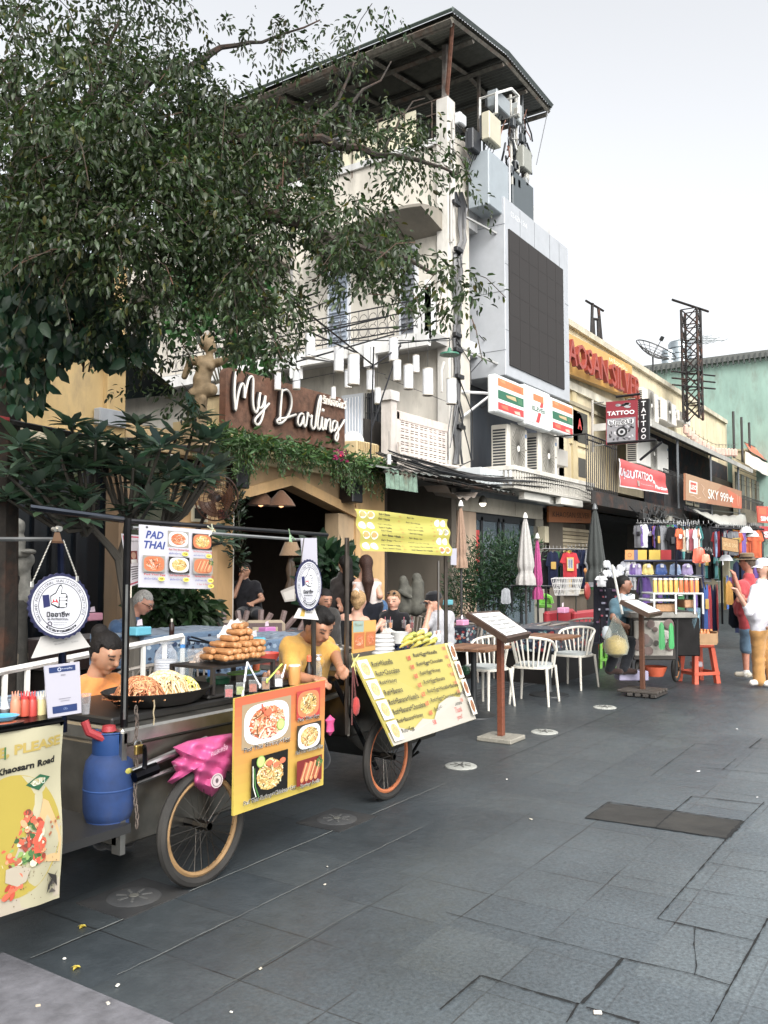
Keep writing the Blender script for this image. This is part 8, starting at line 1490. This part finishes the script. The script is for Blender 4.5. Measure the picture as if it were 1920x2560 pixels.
def rack(px0,px1,py0,py1,d,names,where,w_=18,shape=TEE,cat='shirt',nm='hanging_shirt',grp=None,turn=None,tilt=0):
 names=[x for c_ in names for x in(c_,rdm.choice(names))]if w_>20 and shape is TEE else names;n=len(names)
 for i,c_ in enumerate(names):px=px0+(px1-px0)*(i+.5)/n;garment(px,py0+rdm.uniform(-3,3)+tilt*i,py1+rdm.uniform(-5,5)+tilt*i,d+rdm.uniform(-.12,.12),w_,HX[c_],f'{c_} {cat}, number {i + 1} from the left, {where}',shape,cat,nm,grp or 'clothes '+where,turn if turn is not None else rdm.uniform(-1.35,1.35),decor=[(0,.6,.35,.2,rdm.choice(('#d9d9d9','#2a2a2e','#c9a23a')))]if rdm.random()<.4 and w_>20 else None)
rack(1692,1750,1322,1378,11.5,['red','orange','peach','cream','pink','white'],'on the tall front rail',26)
rack(1788,1905,1325,1392,13.5,['sky blue','navy','grey','red','rust','yellow','orange','purple','black','red','orange','blue'],'on the high rail by the wooden board',34)
rack(1752,1800,1462,1588,12.6,['navy','blue','red','navy','red'],'hanging low right of the juice cart',24,TANK,cat='jersey',nm='sports_jersey')
rack(1590,1722,1312,1368,15.8,['grey','white','navy','purple','rust','green','blue','black'],'in the dark shop behind',26)
rack(1360,1490,1375,1470,16.6,['black','navy','green','yellow','navy','black','grey'],'on the shutter wall',36)
rack(1795,1845,1440,1520,14,['teal','orange','yellow','blue','purple','pink','green'],'scarves behind the red polo shirt',9,PANT,'scarf','hanging_scarf')
rack(1500,1590,1440,1470,12.2,['white','black','grey','navy','black','white'],'heaped behind the seller',34)
rack(1740,1800,1385,1450,14.2,['black','grey','white','teal','black','navy','white','green'],'in the middle of the stall',28);rack(1850,1925,1400,1580,16.5,['navy','black','grey','purple','black','navy','rust','black'],'behind the two tourists',40);rack(1600,1760,1440,1540,15.5,['navy','black','grey','purple','blue','black','green','navy','rust','black'],'on the back rail of the stall',40);rack(1640,1790,1270+45,1400,15.0,['black','grey','navy','black','teal','black'],'under the grey tarpaulin',40)
garment(1425,1380,1448,15.9,50,'#b3202c','bright red shirt with a blue and white crest on the shutter wall',decor=[(0,.55,.34,.5,'#c9a03a'),(0,.58,.28,.38,'#c9d3e3'),(-.06,.56,.06,.3,'#3a5fa8'),(.06,.56,.06,.3,'#3a5fa8')])
for k,(px,c_)in enumerate(((1582,'purple'),(1596,'lilac'),(1620,'pale yellow'),(1653,'blue'),(1688,'sky blue'),(1718,'lilac'))):garment(px,1409,1437,11.9,30 if k>1 else 18,HX[c_],f'{c_} folded shirt in clear wrap on the upper shelf, {["first", "second", "third", "fourth", "fifth", "last"][k]} from the left',BAG,'folded shirt','folded_shirt','wrapped shirts on the shelf',0,'plastic',[(0,.8,.3,.3,'#d9dadf')])
for k,(px,w_,c_,lb)in enumerate(((1574,22,'#c9883a','orange picture card'),(1590,9,'#5f5f8f','narrow violet card'),(1606,22,'#cfa81e','plain yellow card'),(1637,28,'#d0b02a','wider yellow card'),(1665,26,'#b82a30','red folded bag'))):
 bd=Board(*[onD(x,y,12)for x,y in((px-w_/2,1375),(px+w_/2,1375),(px+w_/2,1400),(px-w_/2,1400))],20,20,c_,.02);bd.lay().ring(10,10,4,4,1.2,'#8a4a2a' if k==0 else c_,10);props(bd.build('picture_card','print'),f'{lb} hung on the top rail of the clothes stall','card')
bd=Board(*bq([(1803,1341),(1847,1349),(1848,1383),(1804,1376)],[12.8]*4),44,34,'#1d1713',.03);bd.lay().rect(2,2,42,32,'#a8804a').lay().text('SALE 200',22,17,9,'#cdb27c',34);props(bd.build('wooden_board','wood'),'framed light wooden board hung before the yellow shirt','sign')
bar([[(1690,1318),(1690,1640)],[(1755,1398),(1758,1600)],[(1560,1402),(1762,1402)],[(1570,1440),(1760,1440)]],11.8,.018,'#1b2440','goods_rack','dark blue steel frame of the clothes stall','frame','paint');bar([[(1780,1320),(1910,1324)],[(1802,1320),(1806,1560)],[(1850,1380),(1852,1560)]],13.4,.016,'#2a2a2c','clothes_rail','high clothes rail at the right edge');bar([[(1590,1308),(1725,1308)],[(1355,1372),(1500,1374)]],16.2,.014,'#5a5a5a','clothes_rail','rails in the dark shop and on the shutter wall');bar([[(1530,1412),(1556,1535)]],11.0,.016,'#c9c9c2','white_pole','slanting white pole beside the seller','pole','paint')
bar([[(1700,1462),(1712,1440),(1752,1444),(1756,1470)],[(1640,1530),(1690,1540)]],11.2,.012,'#8d8d8a','push_bar','bent steel push bar of the juice cart')
garment(1748,1368,1408,11.3,34,'#dd5a3a','bunched orange-red plastic bag tied to the stall frame',BAG,'bag','plastic_bag',kind='plastic');garment(1765,1385,1405,11.2,22,'#e08a6a','small peach plastic bag beside the orange-red one',BAG,'bag','plastic_bag',kind='plastic');garment(1824,1452,1512,11.9,20,'#b5842c','mustard yellow bag held by the man in the red polo',BAG,'bag','cloth_bag');garment(1845,1465,1570,12.5,46,'#17202c','big dark shoulder bag of the man in the red polo',BAG,'bag','shoulder_bag')
for k,(px,c_)in enumerate(((1500,'navy'),(1516,'black'),(1534,'navy'))):
 garment(px,1448,1605,12.4+k*.2,34,'#20202a',f'dark elephant-patterned trousers, {["left", "middle", "right"][k]} pair on the rack behind the red sofa',PANT,'trousers','patterned_trousers','patterned trousers',0,'cloth',[(rdm.uniform(-.3,.3),.12+j*.1,rdm.uniform(.1,.3),.03,rdm.choice(('#8f8fa5','#a8a8b5','#9a3a4a','#6a4a6a')))for j in range(9)])
b=B();rd=random.Random(1)
for k in range(26):p=onD(1560+rd.uniform(-48,30),1424+rd.uniform(-14,14)-0,12.1);b.ball(p,.045,rd.choice(('#c9ccd2','#b5b9c2','#dadbdd')),7,sq=(1,1,1.3))
b.build('white_tassels','cloth',label='bunch of white fluffy hangers above the seller',cat='hangers')
for k,(px,py,c_)in enumerate(((1880,1332,'#cfd0cc'),(1866,1322,'#d9d9d6'),(1815,1392,'#c9cbcf'))):mini('sun_cap',['white cap at the right end of the high rail','white cap above the yellow shirt','grey-white cap under the wooden board'][k],'cap',px,py+10,-13,[('crown','cloth',c_,[(16,0),(15,6),(9,14),(0,16)]),('brim','cloth',c_,[(16,1),(20,0)])])
# juice cart
jc=T('juice_cart','small juice cart with a spotted grey cloth front and steel frame','food cart',onZ(1640,1700));P3=lambda x,y,d=11.0:onD(x,y,d);b=B()
def slab(b,x0,x1,y0,y1,d,dep,col,bv=.01):
 a,c=onD(x0,y1,d),onD(x1,y0,d);L_=(onD(x1,y1,d)-a).length;h_=c.z-a.z;mid=onD((x0+x1)/2,(y0+y1)/2,d)+FWH*dep/2;b.cbox(mid,L_,dep,h_,col,bv,rz=HEAD-PI/2)
slab(b,1582,1690,1545,1650,11.0,.7,'#4a4744');slab(b,1575,1745,1530,1546,10.95,.8,'#8f8b84');slab(b,1690,1750,1545,1640,11.1,.6,'#2b2a2a');b.build('cart_body','metal',jc)
b=B();slab(b,1586,1682,1552,1640,10.95,.03,'#9a958c');b.build('cloth_front','cloth',jc);b=B()
for k in range(13):p=P3(rd.uniform(1592,1676),rd.uniform(1560,1634),10.93);b.ball(p,rd.uniform(.03,.075),rd.choice(('#6f6a64','#5f5a56','#7d776f','#b9b2ac','#6a5a56')),10,sq=(1,.06,1),rz=HEAD-PI/2)
b.build('cloth_spots','cloth',jc);b=B();slab(b,1632,1760,1482,1487,10.95,.5,'#b9bbb8');slab(b,1625,1692,1498,1504,10.95,.5,'#cfd0cc')
for x in(1634,1688,1735,1756):slab(b,x,x+4,1484,1535,10.94,.03,'#c9cac6',0)
b.build('display_shelf','paint',jc);b=B();slab(b,1640,1688,1510,1530,11.0,.4,'#a87a4a');slab(b,1712,1735,1500,1520,11.0,.3,'#b5855a');b.build('wooden_drawer','wood',jc)
for x in(1600,1690):t_,q_,s_=B(),B(),B();wheel(t_,q_,s_,P3(x,1672,11.2),.17);w_=t_.build('wheel','dirt',jc);q_.build('rim','dirt',w_);s_.build('spokes','metal',w_)
b=B();b.tube([P3(1578,1545),P3(1580,1700)],.02,'#2a2a2a',6);b.tube([P3(1692,1545),P3(1690,1690)],.02,'#2a2a2a',6);b.tube([P3(1575,1560),P3(1582,1540),P3(1600,1534),P3(1680,1540),P3(1690,1560)],.014,'#1c1c1c',6);b.build('cart_frame','paint',jc)
for k in range(9):mini('juice_bag',f'tied bag of {"yellow" if k < 5 else "orange"} juice, number {k + 1} from the left on the shelf','juice bag',1638+k*13,1482,-11.1,[('juice','ceramic',['#d9b04a','#d9a83a','#dfb24a','#c9a03c','#d99a34','#c9662a','#cf5a24','#d97a2a','#dd8a34'][k],[(6,0),(7.5,4),(7.5,28),(5,34)]),('lid','plastic','#d3d3d0',[(7.8,32),(7.8,36),(0,37)])],'juice bags on the cart shelf',n=10,sq=(1,.7))
garment(1655,1556,1624,10.8,16,'#2f8a4a','green plastic bag hanging at the left of the cart handle',BAG,'bag','plastic_bag',kind='plastic');garment(1679,1558,1622,10.8,14,'#2a9a4e','green plastic bag hanging nearest the cart post',BAG,'bag','plastic_bag',kind='plastic')
mini('fruit_bag','big clear hanging bag of yellow peel beside the juice cart','bag',1541,1645,-10.7,[('filling','food','#b59a3a',[(4,2),(24,12),(29,28),(24,46),(6,56)]),('clear_bag','clear','#c9cfbf',[(5,0),(27,10),(32,28),(27,55),(16,80),(6,105)])]);mini('white_bag','small white plastic bag behind the big clear one','bag',1517,1600,-10.9,[('bag','plastic','#c9d3d9',[(4,0),(11,6),(12,22),(6,34)])])
def stool(px,py,d,col,lab,hpx,wpx):
 p=onZ(px,py);s=(p-CAMP).dot(FW)/FPX;H_,w_=hpx*s,wpx*s/2;r=T('plastic_stool',lab,'stool',p,'plastic stools');m0=Matrix.Translation(p)@Matrix.Rotation(HEAD-PI/2+.3,4,'Z');b=B(m0);b.box(-w_*.78,w_*.78,-w_*.78,w_*.78,H_-.05,H_,col,.015);b.build('seat','plastic',r)
 for x in(-1,1):
  for y in(-1,1):b=B(m0);b.add([(x*w_*(.78 if t<4 else 1)-x*i*w_*(.3),y*w_*(.78 if t<4 else 1)-y*j*w_*(.3),H_-.05 if t<4 else 0)for t,(i,j)in enumerate([(0,0),(1,0),(1,1),(0,1)]*2)],[(0,1,2,3),(7,6,5,4),(0,4,5,1),(1,5,6,2),(2,6,7,3),(3,7,4,0)],col);b.build('leg','plastic',r)
 b=B(m0);[b.box(-w_*.95 if a else c*w_*.93-.01,w_*.95 if a else c*w_*.93+.01,c*w_*.93-.01 if a else-w_*.95,c*w_*.93+.01 if a else w_*.95,H_*.22,H_*.3,col)for a in(0,1)for c in(-1,1)];b.build('brace','plastic',r)
stool(1745,1705,11,'#cf5636','orange-red plastic stool carrying the cardboard box',96,76);stool(1508,1668,11,'#6ab52e','bright green plastic stool under the clear fruit bag',80,46)
bx=T('cardboard_box','low brown cardboard box of juice bottles on the orange stool','box',P3(1745,1612,11.3));b=B();slab(b,1697,1793,1606,1612,11.2,.5,'#a8865c',0);slab(b,1697,1793,1584,1608,11.2,.02,'#a07c54',.002);slab(b,1700,1794,1578,1600,11.68,.02,'#9a7850',.002)
for x in(1696,1792):slab(b,x,x+3,1580,1608,11.2,.5,'#94714a',0)
b.build('box_walls','matte',bx)
for k in range(8):mini('juice_bottle',f'little {"orange" if k > 3 else "clear blue-capped"} bottle in the cardboard box, number {k + 1} from the left','bottle',1722+k*8,1600,-11.35-(k%2)*.12,[('bottle','plastic','#d9762a' if k>3 else '#a9c3d3',[(5,0),(5.4,16),(3,22)]),('cap','plastic','#e08a3a' if k>3 else '#4a90c9',[(3,21),(3,27),(0,27)])],'bottles in the cardboard box',n=8)
mini('clear_tub','pale blue clear tub above the cardboard box','tub',1736,1572,-11.2,[('tub','clear','#8fc0d3',[(20,0),(25,50),(26,52)]),('cups','plastic','#9cc3cf',[(16,1),(19,34),(0,35)])],sq=(1,.6));mini('orange_basin','orange basin standing under the juice cart','basin',1638,1690,-11.2,[('basin','plastic','#c9552a',[(20,0),(29,20),(30,24),(26,20),(16,2)])]);b=B();slab(b,1548,1622,1678,1702,10.9,.25,'#8f8aa5');b.build('low_step','plastic',label='low lilac plastic step in front of the juice cart',cat='step')
b=B();slab(b,1736,1757,1655,1668,12.0,.2,'#b9aeb5');b.build('paper_stack','matte',label='stack of paper under the orange stool',cat='paper')
# basket, guitar and green chair behind the sofas
wb_=T('wire_basket','white wire basket on legs in front of the red crest shirt','basket',P3(1415,1490,14.6));b=B()
for k in range(17):t=k/16;b.tube([P3(1378+78*t,1447+5*math.sin(t*6),14.6),P3(1388+58*t,1488,14.6)],.006,'#c9c9c6',4);b.tube([P3(1390+66*t,1443,15.0),P3(1396+52*t,1484,15.0)],.006,'#c9c9c6',4)
for y in(1447,1460,1474,1488):b.tube([P3(1378+(y-1447)*.25,y,14.6),P3(1456-(y-1447)*.25,y,14.6),P3(1458-(y-1447)*.25,y-3,15.0),P3(1388,y-3,15.0),P3(1378+(y-1447)*.25,y,14.6)],.007,'#cfcfcc',4)
b.build('wire_mesh','paint',wb_);b=B();[b.tube([P3(x,1488,14.7),P3(x,1560,14.7)],.012,'#5a5a5a',4)for x in(1394,1440)];b.build('basket_stand','metal',wb_)
gt=T('guitar','small orange and red toy guitar leaning by the dark umbrella','guitar',P3(1466,1500,14.2));b=B();b.ball(P3(1468,1478,14.2),.13,'#a8322a',14,sq=(.9,.3,1.1));b.build('guitar_body','plastic',gt);b=B();b.tube([P3(1467,1462,14.2),P3(1465,1430,14.2)],.025,'#b5742e',5);b.ball(P3(1463,1426,14.2),.06,'#c9822e',8,sq=(1,.4,.7));b.build('guitar_neck','wood',gt)
gch=T('green_chair','bright lime green plastic chair back behind the magenta umbrella','chair',P3(1363,1540,15.4));b=B();b.tube([P3(1348,1508,15.4),P3(1352,1493,15.4),P3(1364,1488,15.4),P3(1376,1494,15.4),P3(1380,1508,15.4)],.04,'#6fc22e',6);b.build('back_rail','plastic',gch);b=B();slab(b,1352,1377,1498,1510,15.42,.03,'#68b52a');b.build('backrest','plastic',gch);b=B();slab(b,1348,1380,1512,1520,15.0,.4,'#68b52a');b.build('seat','plastic',gch)
bar([[(1275,1464),(1400,1466)],[(1280,1464),(1280,1530)],[(1325,1464),(1325,1530)],[(1365,1465),(1365,1530)],[(1398,1465),(1398,1520)]],14.8,.016,'#25282a','low_rail','low dark rail behind the flowery table','rail','paint')
garment(1265,1470,1510,14.5,26,'#8f9398','pale patterned cloth hanging on the low dark rail',BAG,'cloth','hanging_cloth')
